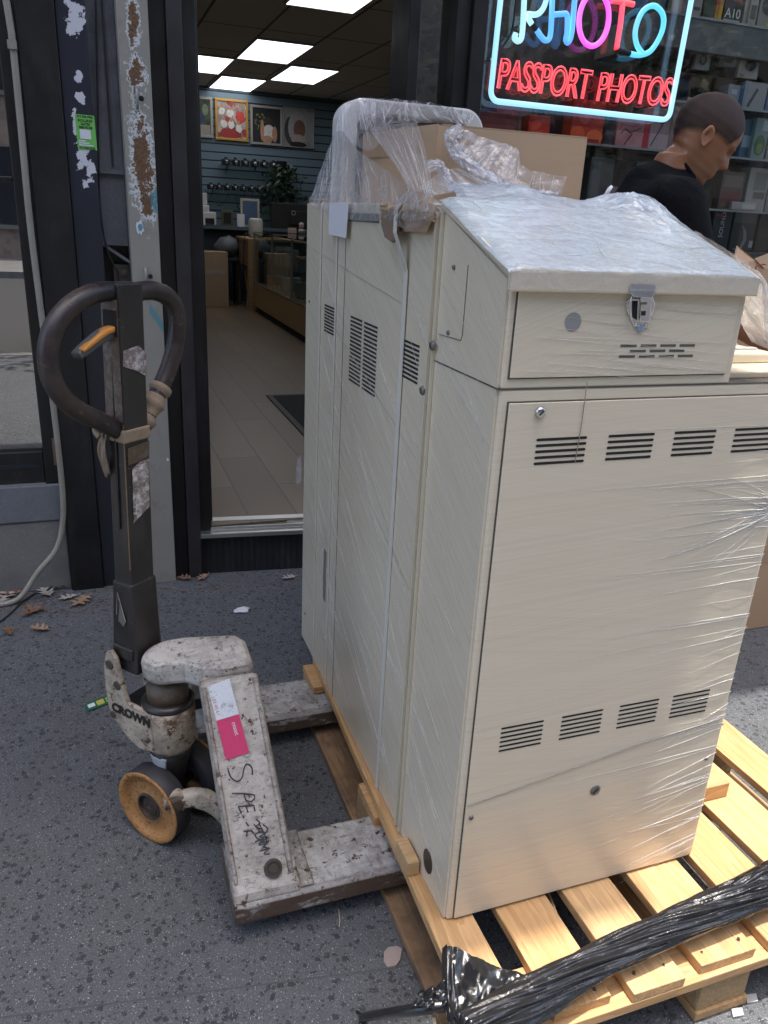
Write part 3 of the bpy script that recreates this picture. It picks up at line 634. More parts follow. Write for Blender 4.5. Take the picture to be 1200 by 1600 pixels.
C_gold = plain('gold_frame', (.5,.27,.05), .35, .5); C_silver = plain('silver_frame', (.35,.34,.3), .35, .4); C_wood = plain('dark_wood_frame', (.05,.035,.025), .4)
skin1, white1, red1, green1, dark1, blue1, tan1 = cm('b88a6c'), cm('d8d4cc'), cm('c8423a'), cm('4a5a30'), cm('14161a'), cm('31456e'), cm('9a9488')
def d1(t,x0,x1,z0,z1,y):
    pic_bg(t,x0,x1,z0,z1,y,cmix('print_trees',['2c3826','3f4a34','57604c','242c22'],16)); MB().box(x0,x1,y-.001,y,z0,z0+.12).build('photo_detail', tan1, t)
    dot(t,x0+.30,z0+.2,.2,.085,y-.0015,blue1); dot(t,x0+.30,z0+.28,.12,.05,y-.0028,cm('26364f')); dot(t,x0+.50,z0+.30,.04,.07,y-.004,cm('7c8a6a'))
def d2(t,x0,x1,z0,z1,y):
    pic_bg(t,x0,x1,z0,z1,y,cmix('print_group',['6f625e','b7a79e','8d7a72','c9c2bc','a03c36'],13)); r = random.Random(4)
    def blob(cx,cz,rx,rz,e,mat,n=14): MB().prism([(cx+math.cos(2*math.pi*k/n)*rx*(.75+.4*r.random()), y-e, cz+math.sin(2*math.pi*k/n)*rz*(.75+.4*r.random())) for k in range(n)], (0,-.0006,0)).build('photo_detail', mat, t)
    blob(x0+.17,z0+.06,.17,.07,.001,cm('9c2f2a')); blob(x0+.30,z0+.26,.065,.08,.002,red1); blob(x0+.30,z0+.36,.025,.03,.0035,skin1)
    for k,(fx,fz) in enumerate(((.06,.32),(.17,.30),(.08,.17),(.18,.16),(.28,.13))): blob(x0+fx,z0+fz,.045,.055,.0045+.002*k,white1); blob(x0+fx,z0+fz+.06,.02,.026,.0055+.002*k,skin1)
def d3(t,x0,x1,z0,z1,y):
    pic_bg(t,x0,x1,z0,z1,y,dark1); r = random.Random(9)
    for k in range(26): dot(t,x0+.03+.19*r.random(),z0+.16+.2*r.random(),.012,.012,y-.001-.00008*k,cm('76804a') if k % 2 else green1,n=6)
    dot(t,x0+.22,z0+.13,.08,.095,y-.004,white1); dot(t,x0+.30,z0+.11,.035,.10,y-.0055,skin1); dot(t,x0+.13,z0+.15,.026,.13,y-.0055,skin1); dot(t,x0+.2,z0+.04,.07,.05,y-.007,skin1); dot(t,x0+.21,z0+.27,.045,.05,y-.006,cm('3a2a20'))
def d4(t,x0,x1,z0,z1,y):
    pic_bg(t,x0,x1,z0,z1,y,cmix('print_grey',['7d7e7e','8b8c8c','9a9b9b'],6)); dot(t,x0+.09,z0+.2,.08,.17,y-.001,cm('3c3e42')); dot(t,x0+.19,z0+.24,.13,.20,y-.0022,cm('a6a6a6')); dot(t,x0+.22,z0+.22,.085,.12,y-.0034,cm('7a5548')); dot(t,x0+.2,z0+.1,.1,.06,y-.0046,cm('b0a09a')); dot(t,x0+.2,z0+.03,.12,.035,y-.0058,dark1)
frame_pic(.50,1.135,2.27,2.76,C_silver,.035,'silver framed picture of a blue car, cut off by the door jamb',d1)
frame_pic(1.165,1.605,2.26,2.76,C_gold,.03,'gold framed group portrait with red clothing on the slatwall',d2)
frame_pic(1.635,2.075,2.24,2.72,C_silver,.03,'silver framed portrait of a figure in white against black',d3)
frame_pic(2.085,2.52,2.24,2.735,plain('canvas_edge',(.4,.4,.4),.7),.008,'frameless grey canvas portrait of a baby on the slatwall',d4)
# shelves with cameras
M_cam = plain('camera_black', (.012,.012,.014), .35); M_lens = plain('lens_glass', (.3,.32,.36), .05, .6)
def shelf(x0, x1, z, label):
    t = empty('wall_shelf', ((x0+x1)/2, 10.55, z), label, 'shelf')
    MB().box(x0, x1, 10.4, 10.698, z-.008, z).build('board', M_case_glass, t)
    for x in (x0+.1, x1-.1): MB().prism([(x,10.698,z-.09),(x,10.698,z-.009),(x,10.5,z-.009)], (.006,0,0)).build('bracket', M_galv, t)
shelf(1.2,2.0,1.945,'upper glass wall shelf holding the cameras with lenses'); shelf(1.0,1.92,1.635,'lower glass wall shelf holding the crowded row of cameras')
cam_proto = None
def camera_thing(x, z, label, group, s=1.0):
    t = empty('camera', (x, 10.5, z), label, 'camera', group)
    mb = MB(); mb.box(x-.055*s,x+.055*s,10.47,10.53,z,z+.075*s); mb.box(x-.022*s,x+.022*s,10.48,10.525,z+.075*s,z+.10*s); mb.build('body', M_cam, t, bevel=.006)
    l = MB().lathe((x,10.47,z+.038*s),(0,-1,0),[(0,0),(.032*s,0),(.034*s,.05),(.028*s,.055),(.024*s,.05),(0,.048)],20).build('lens', M_cam, t)
    MB().lathe((x,10.42,z+.038*s),(0,-1,0),[(.022*s,-.0005),(.012*s,.003),(0,.004)],16).build('lens_glass', M_lens, l)
    return t
for k in range(6): camera_thing(1.27+.128*k, 1.946, 'black camera in the spaced row on the upper glass wall shelf', 'cameras on the upper wall shelf', 1.0)
for k in range(8): camera_thing(1.06+.108*k, 1.636, 'black camera in the crowded row on the lower glass wall shelf', 'cameras on the lower wall shelf', .85)
for k, x in enumerate((1.16,1.42,1.62)):
    tag(MB().tube(catmull([(x,10.44,1.635),(x-.03,10.41,1.52),(x+.02*(k-1),10.42,1.43-.03*k),(x+.07,10.42,1.50),(x+.09,10.45,1.635)],5), .006, 6).build('camera_strap', M_rubber, smooth=True), 'black camera strap looping below the lower wall shelf', 'strap', 'straps below the lower camera shelf')
# back counter with printers and small frames
bc = empty('back_counter', (1.2,10.4,.2), 'dark blue grey counter along the slatwall under the cameras', 'counter')
MB().box(.4,2.9,10.15,10.69,1.14,1.18).build('top', plain('blue_grey_laminate', (.08,.11,.13), .45), bc); MB().box(.42,2.88,10.3,10.69,.2,1.139).build('carcass', plain('dark_teal_board', (.03,.05,.06), .5), bc)
pr = empty('printer', (.93,10.4,1.18), 'white desktop printer standing at the left end of the back counter', 'printer')
MB().box(.72,1.08,10.2,10.6,1.181,1.35).build('body', M_white_pl, pr, bevel=.015); MB().box(.76,1.05,10.18,10.2,1.20,1.27).build('paper_slot', M_slot, pr); MB().box(.74,1.0,10.25,10.6,1.351,1.43).build('scanner_lid', M_white_pl, pr, bevel=.012)
MB().box(.75,.98,10.3,10.55,1.431,1.58).build('feeder', M_white_pl, pr, bevel=.01)
def desk_frame(x, w, h, fm, lab, inner):
    t = empty('photo_frame', (x,10.3,1.18), lab, 'picture')
    a = MB(); a.box(x-w/2,x+w/2,10.3,10.32,1.181,1.181+h); a.build('frame', fm, t, bevel=.004)
    MB().box(x-w/2+.03,x+w/2-.03,10.297,10.2995,1.211,1.151+h).build('photo', inner, t)
desk_frame(1.24,.16,.2,plain('olive_frame',(.09,.08,.05),.5),'small olive picture frame on the back counter',dark1)
desk_frame(1.55,.26,.36,plain('cream_frame',(.42,.4,.32),.5),'cream standing photo frame with a blue picture on the back counter',cm('4a5f7c'))
desk_frame(2.0,.34,.22,plain('black_frame',(.02,.02,.02),.4),'black picture frame standing behind the monitor',cm('8e8f90'))
desk_frame(2.55,.36,.42,plain('white_mount',(.45,.42,.38),.6),'pale print with a round dark face standing behind the plant',cm('6a4a40'))
tag(MB().box(1.36,1.46,10.22,10.28,1.181,1.34).build('card_box', M_paper, bevel=.003), 'small white box standing before the cream photo frame', 'box')
tag(MB().box(.85,.93,10.16,10.19,1.181,1.27).build('card_stand', M_paper, bevel=.003), 'tiny white card stand at the front edge of the back counter', 'sign')
# plant hanging from the wall
pt = empty('trailing_plant', (2.02,10.4,1.75), 'dark green trailing plant hanging on the slatwall above the monitor', 'plant')
mb = MB(); rnd = random.Random(11)
for k in range(420):
    u = rnd.random(); c = Vector((2.02+rnd.gauss(0,.12+.05*u), 10.42+rnd.gauss(0,.06), 1.98-.62*u))
    a = Vector((rnd.gauss(0,1),rnd.gauss(0,1),rnd.gauss(0,1))).normalized()*.05; b = a.orthogonal().normalized()*.02
    mb.add([c-a, c+b, c+a, c-b], [(0,1,2,3)])
M_leafg = plain('dark_leaf', (.02,.045,.02), .5, var=.5, scale=20); mb.build('foliage', M_leafg, pt, fix=False); MB().lathe((2.02,10.5,1.92),(0,0,1),[(0,0),(.06,0),(.08,.12),(.07,.12),(0,.1)],20).build('pot', M_cam, pt)
MB().tube(catmull([(2.02,10.5,2.0),(2.0,10.45,1.8),(1.95,10.4,1.5)],4), .008, 6).build('stem', M_leafg, pt)
# glass showcase, wooden desk end and monitor
M_ply = mat_wood('plywood', 'x', seed=9, a=(.36,.24,.12), b=(.45,.32,.18)); M_ply_d = mat_wood('dim_ply', 'x', seed=4, a=(.30,.20,.10), b=(.38,.27,.15))
sc = empty('showcase', (1.7,8,.2), 'glass showcase counter with a wooden base and aluminium edges', 'showcase')
mb = MB(); mb.box(1.39,2.2,6.3,9.08,.2,.27); mb.build('plinth', M_slot, sc); MB().box(1.37,2.22,6.28,9.1,.271,.55).build('base', M_ply, sc, bevel=.004)
MB().box(1.372,1.378,6.3,9.08,.56,1.13).build('glass_front', M_case_glass, sc); MB().box(1.37,2.22,6.28,9.1,1.145,1.155).build('glass_top', M_case_glass, sc)
mb = MB()
for y in (6.28,7.1,8.05,9.085): mb.box(1.366,1.386,y,y+.02,.551,1.14)
mb.box(1.366,1.386,6.28,9.105,1.1405,1.1445); mb.box(1.366,1.386,6.301,9.08,.551,.565); mb.build('edge_profile', M_alu, sc)
MB().box(1.39,2.1,6.3,9.08,.84,.848).build('glass_shelf', M_case_glass, sc); MB().box(2.15,2.2,6.3,9.08,.551,1.14).build('back_panel', plain('case_back', (.25,.24,.2), .6), sc)
rnd = random.Random(21)
hues = ['pale grey','white','tan','slate','cream','orange','dull green']; hc = [(.3,.3,.3),(.55,.55,.53),(.3,.22,.14),(.12,.15,.17),(.4,.38,.3),(.5,.22,.08),(.12,.18,.14)]
for k in range(14):
    y = 6.5+.19*k; up = k % 2; z = .849 if up else .5515; h = .08+.14*rnd.random(); q = k % 7
    if up and h > .16: h = .16
    x = 1.46+.25*rnd.random()
    b = MB(); b.box(x,x+.12+.1*rnd.random(),y,y+.12,z,z+h); b.box(x+.01,x+.10,y-.0015,y,z+.01,z+h*.5)
    tag(b.build('packaged_item', plain('pack%d' % k, hc[q], .5, var=.3, scale=25), bevel=.003), ('%s box on the glass shelf of the showcase' if up else '%s box standing at the bottom of the showcase') % hues[q], 'box', 'boxes inside the showcase')
dk = empty('desk', (1.6,9.6,.2), 'pale wooden desk end with a leaning board beneath, beside the showcase', 'desk')
MB().box(1.30,2.1,9.15,10.0,1.04,1.07).build('top', M_ply, dk, bevel=.003); MB().box(1.31,1.34,9.93,9.99,.2,1.039).build('leg', M_ply_d, dk); MB().box(1.31,1.40,9.15,9.23,.2,1.039).build('leg', M_ply_d, dk)
MB().box(1.315,1.325,9.24,9.92,.74,1.039).build('panel', M_ply_d, dk); MB().box(2.0,2.08,9.2,9.95,.2,1.039).build('back_panel', M_slot, dk)
mb = MB(); mb.hexa([(1.36,9.35,.2),(1.39,9.35,.2),(1.39,9.45,.2),(1.36,9.45,.2),(1.36,9.75,.74),(1.39,9.75,.74),(1.39,9.85,.74),(1.36,9.85,.74)])
tag(mb.build('board', M_ply), 'loose wooden board leaning under the desk end', 'board')
tag(MB().box(1.38,1.42,9.62,9.70,.2,.52).build('carton', M_paper), 'narrow white carton on the floor under the desk end', 'carton')
cy = empty('shredder', (1.46,9.5,1.07), 'pale upright canister with a cable standing on the desk end', 'canister')
MB().lathe((1.47,9.5,1.071),(0,0,1),[(0,0),(.085,0),(.09,.02),(.09,.2),(.07,.235),(0,.235)],28).build('body', plain('cream_grey_plastic',(.4,.39,.36),.5), cy, smooth=True)
MB().tube(catmull([(1.39,9.44,1.09),(1.33,9.42,1.12),(1.305,9.42,1.02),(1.30,9.43,.85),(1.31,9.5,.72)],5), .006, 6).build('cord', M_rubber, cy)
mo = empty('monitor', (2.05,9.55,1.155), 'black monitor seen from behind on the counter', 'monitor')
MB().box(1.66,2.36,9.45,9.50,1.20,1.50).build('panel', M_slot, mo, bevel=.01); MB().box(1.9,2.15,9.42,9.45,1.25,1.42).build('back_shell', M_slot, mo, bevel=.008); MB().box(1.96,2.08,9.44,9.52,1.075,1.2).build('stand', M_slot, mo)
mb = MB().lathe((1.94,9.418,1.39),(0,-1,0),[(.024,0),(.028,.001),(.024,.002),(.022,.001)],24); mb.build('round_emblem', C_silver, mo)
for k,(x,lab,c,h) in enumerate(((1.78,'small pale pink card box on the counter before the monitor',(.5,.36,.32),.06),(1.93,'small figurine with a red scarf on the counter before the monitor',(.4,.38,.38),.05))):
    if k == 0: tag(MB().box(x,x+.10,9.0,9.05,1.156,1.156+h).build('card_box', plain('pinkish',c,.5), bevel=.003), lab, 'box')
    else:
        f = empty('figurine',(x,8.95,1.156),lab,'figurine'); MB().lathe((x,8.95,1.156),(0,0,1),[(0,0),(.04,0),(.035,.05),(.02,.07),(.032,.09),(.03,.12),(0,.135)],20).build('body', plain('figure_white',c,.5), f, smooth=True)
        MB().lathe((x,8.95,1.156),(0,0,1),[(.028,.062),(.036,.07),(.028,.078)],20).build('scarf', plain('scarf_red',(.3,.05,.07),.6), f)
# dark padded stool with bag, brown carton, doormat
st_ = empty('stool', (1.2,10.0,.2), 'dark stool with a grey bag on it between the carton and the desk', 'stool')
MB().box(1.04,1.30,9.75,10.05,.74,.80).build('seat', M_slot, st_, bevel=.02)
for x in (1.06,1.26):
    for y in (9.78,10.01): MB().box(x,x+.03,y,y+.03,.2,.739).build('leg', M_slot, st_)
bgm = MB(); bgm.grid(lambda u,v: Vector((1.17+.17*math.cos(2*math.pi*u)*math.sin(math.pi*v)*(1+.25*noise.noise(Vector((u*7,v*4,1)))), 9.9+.12*math.sin(2*math.pi*u)*math.sin(math.pi*v), .93-.13*math.cos(math.pi*v)+.03*noise.noise(Vector((u*6,v*5,4))))), 24, 12)
tag(bgm.build('bag', plain('grey_bag',(.10,.11,.12),.5), smooth=True), 'crumpled grey bag lying on the dark stool', 'bag')
bxt = empty('carton', (.98,10.0,.2), 'tall brown carton on the shop floor by the slatwall', 'carton')
MB().box(.80,1.12,9.55,9.85,.2,.88).build('body', M_card_in, bxt, bevel=.004); MB().box(.94,.98,9.5475,9.5495,.55,.87).build('tape', plain('tape_tan',(.36,.28,.18),.3), bxt); MB().box(.83,1.08,9.546,9.549,.60,.66).build('label', plain('pale_label',(.35,.3,.24),.6), bxt)
dm = empty('doormat', (.9,3.6,.2), 'black ribbed doormat just inside the doorway', 'mat')
MB().box(.535,1.40,2.95,4.30,.2005,.208).build('border', M_rubber, dm, bevel=.002); MB().box(.575,1.36,2.99,4.26,.2081,.211).build('pile', plain('mat_pile',(.012,.013,.013),.9,var=.5,scale=200), dm)
# ------------------------------------------------------------------ display window: shelves and packages
PY = 2.32
Z3 = sy(1046,237,PY).z; Z1 = sy(1130,37,PY).z; Z2 = sy(1180,174,PY).z; Z4 = sy(1150,329,PY).z; Z5 = sy(1150,392,PY).z
M_shelf = mat_glass('shelf_glass', (.7,.76,.74), .06); M_dark = plain('display_dark', (.035,.037,.036), .6, var=.3, scale=6)
dc = empty('display_case', (2.2, 2.5, .6), 'display case behind the window with glass shelves and an added dark back', 'display case')
MB().box(.87, 4.55, 2.78, 2.82, .6, 2.88).build('back_panel', M_dark, dc); MB().box(.87,4.55,2.02,2.77,.6,Z5-.002).build('plinth', M_dark, dc)  # added dark sheet stands for the unlit shop behind the shelves
for z, x0 in ((Z1,1.80),(Z2,1.9),(Z3,.9),(Z4,.9)):
    s = MB().box(x0, 4.5, PY-.05, 2.7, z-.008, z-.0004).build('shelf', M_shelf, dc)
    MB().box(x0, 4.5, PY-.0535, PY-.0505, z-.009, z).build('lip', M_galv, s)
for x in (1.2, 2.02, 2.9): MB().box(x,x+.012,2.69,2.71,Z5,2.86).build('upright', M_galv, dc)
MB().box(1.80,4.5,PY-.049,2.7,Z1-.13,Z1-.009).build('shelf_front', plain('grey_pelmet',(.12,.125,.115),.6,var=.3,scale=14), dc)
pk = {}
def pmat(h, r=.4):
    if h not in pk: pk[h] = plain('pack_'+h, hexc(h), r, var=.2, scale=22)
    return pk[h]
def package(rect, shelf, colr, label, decor=(), depth=.07, dy=0, group=None, name='package', hang=False):
    x0, y0, x1, y1 = rect; y = PY+dy
    a = sy((x0+x1)/2, (y0+y1)/2, y); l = sy(x0, (y0+y1)/2, y).x; r = sy(x1, (y0+y1)/2, y).x; top = sy((x0+x1)/2, y0, y).z
    zb = sy((x0+x1)/2, y1, y).z if hang else shelf
    t = empty(name, ((l+r)/2, y+depth/2, zb), label, 'package', group)
    MB().box(l, r, y, y+depth, zb, top).build('carton', pmat(colr), t, bevel=.003)
    W_, H_ = r-l, top-zb
    for k, (u0, v0, u1, v1, c, *rest) in enumerate(decor):
        e = y-.0006-.0004*k
        if rest and rest[0] == 'o':
            cx, cz = l+(u0+u1)/2*W_, zb+(v0+v1)/2*H_
            MB().prism([(cx+math.cos(2*math.pi*q/22)*(u1-u0)/2*W_, e, cz+math.sin(2*math.pi*q/22)*(v1-v0)/2*H_) for q in range(22)], (0,-.0004,0)).build('print', pmat(c), t)
        elif rest and rest[0] == 't':
            text_mb(rest[1], rest[2], (l+u0*W_, e, zb+v0*H_), rest[3] if len(rest) > 3 else (1,0,0), rest[4] if len(rest) > 4 else (0,0,1), .0003).build('lettering', pmat(c), t)
        elif rest and rest[0] == 'p':
            MB().prism([(l+u*W_, e, zb+v*H_) for u, v in rest[1]], (0,-.0004,0)).build('print', pmat(c), t)
        else:
            MB().box(l+u0*W_, l+u1*W_, e-.0004, e, zb+v0*H_, zb+v1*H_).build('print', pmat(c), t)
    return t
P = package
# on the middle shelf, red spill of the neon put into the pack colours
P((750,176,812,200), Z3, '6d3733', 'brown red wide box on the middle shelf, left end by the mullion', [(.1,.2,.9,.5,'8a4a44')], dy=.05)
P((776,158,812,190), Z3, '9c5a66', 'faded pink pack behind the brown red box in the window', [(.2,.3,.8,.8,'b0707a','o')], dy=.2)
P((826,180,860,206), Z3, 'b83a22', 'orange red flower print pack left on the middle window shelf', [(.1,.2,.6,.8,'e0502a','o'),(.45,.1,.95,.6,'d83018','o')])
P((864,150,890,214), Z3, '3c2a34', 'tall dark pack between the two red flower prints', [(.2,.5,.8,.9,'5a3038')], dy=.1)
P((893,156,944,224), Z3, 'c04828', 'large red picture pack with a face and orange flowers in the window', [(.0,.0,.45,.4,'e86a30','o'),(.5,.0,1,.35,'f07a38','o'),(.55,.35,1,.7,'d04a30','o'),(.2,.45,.6,.95,'d86a58','o'),(.28,.75,.52,.98,'b03028','o'),(.1,.02,.9,.12,'a02a18')])
P((946,178,961,228), Z3, '2c2a34', 'narrow dark slate box right of the red picture pack', [(.2,.2,.8,.5,'44424c')])
P((963,186,1006,231), Z3, 'c08a8a', 'pale pink box with dark script on the middle shelf', [(.15,.55,.85,.62,'4a3036','p',((.15,.45),(.3,.62),(.5,.5),(.85,.7),(.85,.74),(.5,.56),(.3,.68),(.15,.5))),(.3,.1,.7,.5,'5a3a40','p',((.3,.1),(.36,.1),(.6,.5),(.54,.5))),(.1,.75,.9,.8,'a87478')])
P((1005,178,1015,233), Z3, 'c02a3c', 'slim crimson pack beside the pale pink box', [(.1,.6,.9,.8,'d84858')])
P((1016,168,1047,236), Z3, 'b8a4a0', 'off white box with a dark pen drawing behind the border tube corner', [(.1,.05,.5,.6,'4a4248','p',((.1,.1),(.14,.08),(.6,.6),(.56,.62))),(.4,.62,.7,.78,'3a363c','o'),(.05,.85,.95,.9,'c8b8b4')])
P((1050,160,1068,208), Z3, 'a8908a', 'pale beige slim box behind the neck of the man', [(.1,.6,.9,.95,'b8a49c')], dy=.05)
P((1068,152,1090,236), Z3, '9a938a', 'grey box with a yellow label behind the man', [(.05,.72,.8,.95,'b89a30')], dy=.03)
# lower shelf, greyish
P((921,246,958,300), Z4, '4a5452', 'grey green blister pack low in the window beside the carton', [(.1,.1,.45,.9,'5c6866'),(.55,.2,.9,.7,'3a4442')])
P((962,250,985,318), Z4, '39403e', 'dark grey pack low in the window, second from the carton', [(.2,.3,.8,.8,'4c5452')], dy=.08)
P((952,292,982,322), Z4, '8a7a7a', 'pale lilac card low in the window by the shoulder of the man', [(.2,.2,.8,.6,'6a3a40')], dy=-.03)
P((990,252,1012,320), Z4, '4f5856', 'mid grey tall pack behind the back of the man', [(.2,.5,.8,.9,'6a7270')])
P((1128,268,1164,300), Z4, '5e4a40', 'brown box right of the face of the man', [(.1,.2,.9,.5,'6a3430'),(.1,.6,.9,.9,'7a6a60')], dy=.02)
P((1168,262,1200,322), Z4, 'a8a49c', 'white boxes with grey print at the right edge of the lower shelf', [(.3,.5,.9,.9,'8a8680'),(.35,.3,.9,.45,'6c6864')], dy=.03)
P((1202,258,1236,322), Z4, '8f8b84', 'grey white box just past the right edge of the lower shelf', [(.1,.5,.9,.9,'77736d')], dy=.03)
P((1104,272,1127,326), Z4, '58605e', 'grey teal slim box under the chin of the man', [(.2,.4,.8,.9,'78807e')], dy=.1)
# window floor
P((1143,316,1182,329), Z5, 'b0a49c', 'cream flat box lying on the two black headphone cartons', [(.4,.2,.95,.8,'cac4bc')], hang=True, depth=.09)
P((1112,325,1141,392), Z5, '17161b', 'black carton with white vertical lettering at the bottom of the window', [(.62,.30,.8,.9,'b8b6bb','t','SOUND',.034,(0,0,1),(-1,0,0)),(.1,.8,.5,.86,'8a2c3c')])
P((1143,331,1180,392), Z5, '1d1d20', 'black carton with a pale grey swoosh at the bottom of the window', [(.05,.72,.95,.98,'4a4a4e'),(.2,.05,.6,.7,'77777b','p',((.15,.05),(.45,.10),(.55,.3),(.5,.5),(.4,.68),(.62,.5),(.68,.28),(.55,.06),(.3,.0))),(.82,.1,.98,.28,'9a9a9c')])
P((1184,322,1215,394), Z5, '26221e', 'dark brown carton at the right edge of the window floor', [(.1,.3,.9,.5,'3a332c')], dy=.1)
# upper right shelves
P((1066,-20,1098,30), Z1, '8d8580', 'pale box with thin lines on the top shelf next to the neon border', [(.3,.1,.36,.9,'6a625e'),(.6,.3,.9,.4,'4a4440')])
P((1100,-20,1118,33), Z1, '2f3a28', 'dark green pack on the top window shelf', [(.1,.2,.6,.5,'46523a')])
P((1119,-20,1131,35), Z1, 'b07a24', 'slim yellow and red pack on the top window shelf', [(.0,.5,.5,.95,'a83a2a'),(.5,.1,.9,.5,'c8a030')])
P((1133,-30,1161,39), Z1, '2b2a28', 'black box marked A10 on the top window shelf', [(.05,.0,.95,.12,'9a9a94'),(.45,.55,.9,.98,'9c3a34'),(.08,.16,.9,.6,'d2d0c8','t','A10',.052)])
P((1165,-30,1186,41), Z1, '9b948a', 'pale grey box with drawings on the top window shelf', [(.2,.1,.4,.9,'6d665e'),(.5,.2,.9,.5,'5a5650')])
P((1188,-30,1222,45), Z1, '8c867a', 'beige box with a dark drawing at the right end of the top shelf', [(.1,.3,.8,.7,'3c3a36','o'),(.4,.0,.95,.15,'b0a040')])
P((1086,84,1110,110), 0, '8c8c86', 'pale hanging pack with a dark ring, leftmost of the hanging row', [(.25,.3,.75,1.0,'20242a','o'),(.38,.48,.62,.82,'6a6a66','o')], hang=True, depth=.02)
P((1124,86,1152,104), 0, '7f7f7c', 'pale hanging pack with a black half disc, middle of the hanging row', [(.2,.3,.8,1.0,'22252a','o')], hang=True, depth=.02)
P((1154,92,1186,123), 0, 'a5a29a', 'white square hanging pack with a dark disc, rightmost of the hanging row', [(.3,.38,.82,1.0,'1c2429','o'),(.1,.08,.3,.2,'7a7670')], hang=True, depth=.02)
P((1136,132,1159,175), Z2, '8e9294', 'white pack beside a blue strip on the second shelf', [(.78,.0,1,1,'1f4a6c'),(.2,.6,.6,.8,'b4b6b8')])
P((1161,128,1197,175), Z2, '9c9a96', 'white box with a dark pen shape on the second shelf', [(.1,.1,.9,.9,'4c4a4a','p',((.2,.15),(.3,.1),(.62,.75),(.52,.8))),(.0,.0,.12,1,'7f8ea0')])
P((1199,128,1230,175), Z2, '46688a', 'blue box at the right end of the second shelf', [(.2,.3,.8,.7,'7a9ab4')])
P((1158,186,1176,252), Z3, '3c5e70', 'blue slim pack in front of the face of the man', [(.1,.3,.9,.6,'8aa0a8')], dy=.02)
P((1177,184,1199,253), Z3, '7e9490', 'pale teal pack with a green picture at the right of the face of the man', [(.1,.1,.9,.6,'4a6a3a','o'),(.3,.15,.75,.4,'70864a','o'),(.5,.7,.95,.95,'b4c0c0')])
P((1201,186,1232,255), Z3, '8a867c', 'pale grey pack at the right end of the middle shelf', [(.2,.2,.8,.8,'9a968c')])
for k in range(9): P((1092+7*k, 196+.8*k, 1097+7*k, 244), Z3, ['3a3c3c','5a5c58','2a3038'][k % 3], 'thin %s card pack upright behind the head of the man' % ['dark grey','mid grey','blue black'][k % 3], dy=.18, depth=.05, group='thin card packs behind the man')
for k in range(6): P((762+20*k, 258, 778+20*k, 330), Z4, ['454c4b','2f3635','575d5a'][k % 3], '%s tall carton on the lower shelf behind the open box' % ['grey','dark grey','pale grey'][k % 3], dy=.12, group='cartons on the lower shelf')
rb_ = random.Random(64)
kinds = [('white','9a9a96'),('grey','6a6c6c'),('black','24252a'),('blue','3c5a80'),('red','8a3a34'),('cream','a89c84'),('green','54704e')]
for nm_, zs_, xa, xb in (('top',Z1,1.95,3.2),('second',Z2,2.0,3.2),('middle',Z3,1.0,3.2),('lower',Z4,1.0,3.2),('bottom',Z5,1.0,3.2)):
    x = xa
    while x < xb:
        w_ = rb_.uniform(.06,.14); h_ = rb_.uniform(.12,.25); kn, kc = rb_.choice(kinds); t = empty('package', (x+w_/2, 2.58, zs_), '%s carton in the back row of the %s window shelf' % (kn, nm_), 'package', '%s cartons in the back row, %s shelf' % (kn, nm_))
        if nm_ == 'second': h_ = min(h_, .16)
        y_ = 2.52+rb_.uniform(0,.05); MB().box(x, x+w_, y_, y_+.1, zs_, zs_+h_).build('carton', pmat(kc), t, bevel=.003)
        MB().box(x+w_*.12, x+w_*rb_.uniform(.5,.88), y_-.0012, y_-.0006, zs_+h_*rb_.uniform(.1,.4), zs_+h_*rb_.uniform(.55,.92)).build('print', pmat(rb_.choice(kinds)[1]), t)
        x += w_+rb_.uniform(.004,.03)
# ------------------------------------------------------------------ neon sign
NY = 2.06
ns = empty('neon_sign', (sy(905,150,NY).x, NY, sy(905,170,NY).z), 'neon sign reading PHOTO PASSPORT PHOTOS in a pale blue border', 'neon sign')
def neon(name, col, s): return emit(name, col, s*.8)
N_blue = neon('neon_ice_blue', (.30,.62,.95), .78); N_pale = neon('neon_pale_cyan', (.40,.74,.85), .62); N_mid = neon('neon_blue', (.03,.30,.85), .8); N_mag = neon('neon_magenta', (.85,.05,.80), .8); N_red = neon('neon_red', (1,.008,.016), .8); N_cyan = neon('neon_cyan', (.04,.48,.85), .8)
N_red2 = neon('neon_bright_red', (1,.0,.004), .8)
def npx(l, y=NY): return [sy(a, b, y) for a, b in l]
bl, br_ = sy(766,156,NY), sy(1044,189,NY); zt = sy(783,-150,NY).z
# border: rounded corners, straight sides up past the frame
bx0, bx1 = bl.x, br_.x+.004; bz = (bl.z+br_.z)/2; rr = .035
bp_ = [Vector((bx0+.012,NY,zt-.04)), Vector((bx0,NY,bz+rr))]+[Vector((bx0+rr-rr*math.cos(a),NY,bz+rr-rr*math.sin(a))) for a in [math.pi/2*k/6 for k in range(7)]]
bp_ += [Vector((bx1-rr+rr*math.sin(a),NY,bz+rr-rr*math.cos(a))) for a in [math.pi/2*k/6 for k in range(7)]]+[Vector((bx1+.02,NY,zt-.04))]
bp_ += [Vector((bx1-.02,NY,zt)), Vector((bx0+.05,NY,zt)), Vector((bx0+.012,NY,zt-.04))]
MB().tube(bp_, .0105, 12).build('border_tube', N_blue, ns, smooth=True)
def tube_l(pts, mat, r=.0105, n=6, closed=False): return MB().tube(catmull(npx(pts), n, closed), r, 10, closed=closed).build('letter', mat, ns, smooth=True)
tube_l([(806,52),(804,60),(811,64),(816,52),(819,0),(822,-60),(828,-88),(845,-92),(858,-70),(856,-20),(851,8),(840,22),(824,22)], N_pale)
tube_l([(824,26),(831,38)], N_pale)
tube_l([(838,46),(846,58),(853,63),(860,54),(863,0),(868,-80)], N_mid)
tube_l([(864,23),(876,22),(886,24),(886,50),(884,62),(888,66),(893,52),(897,10),(904,-70)], N_mid)
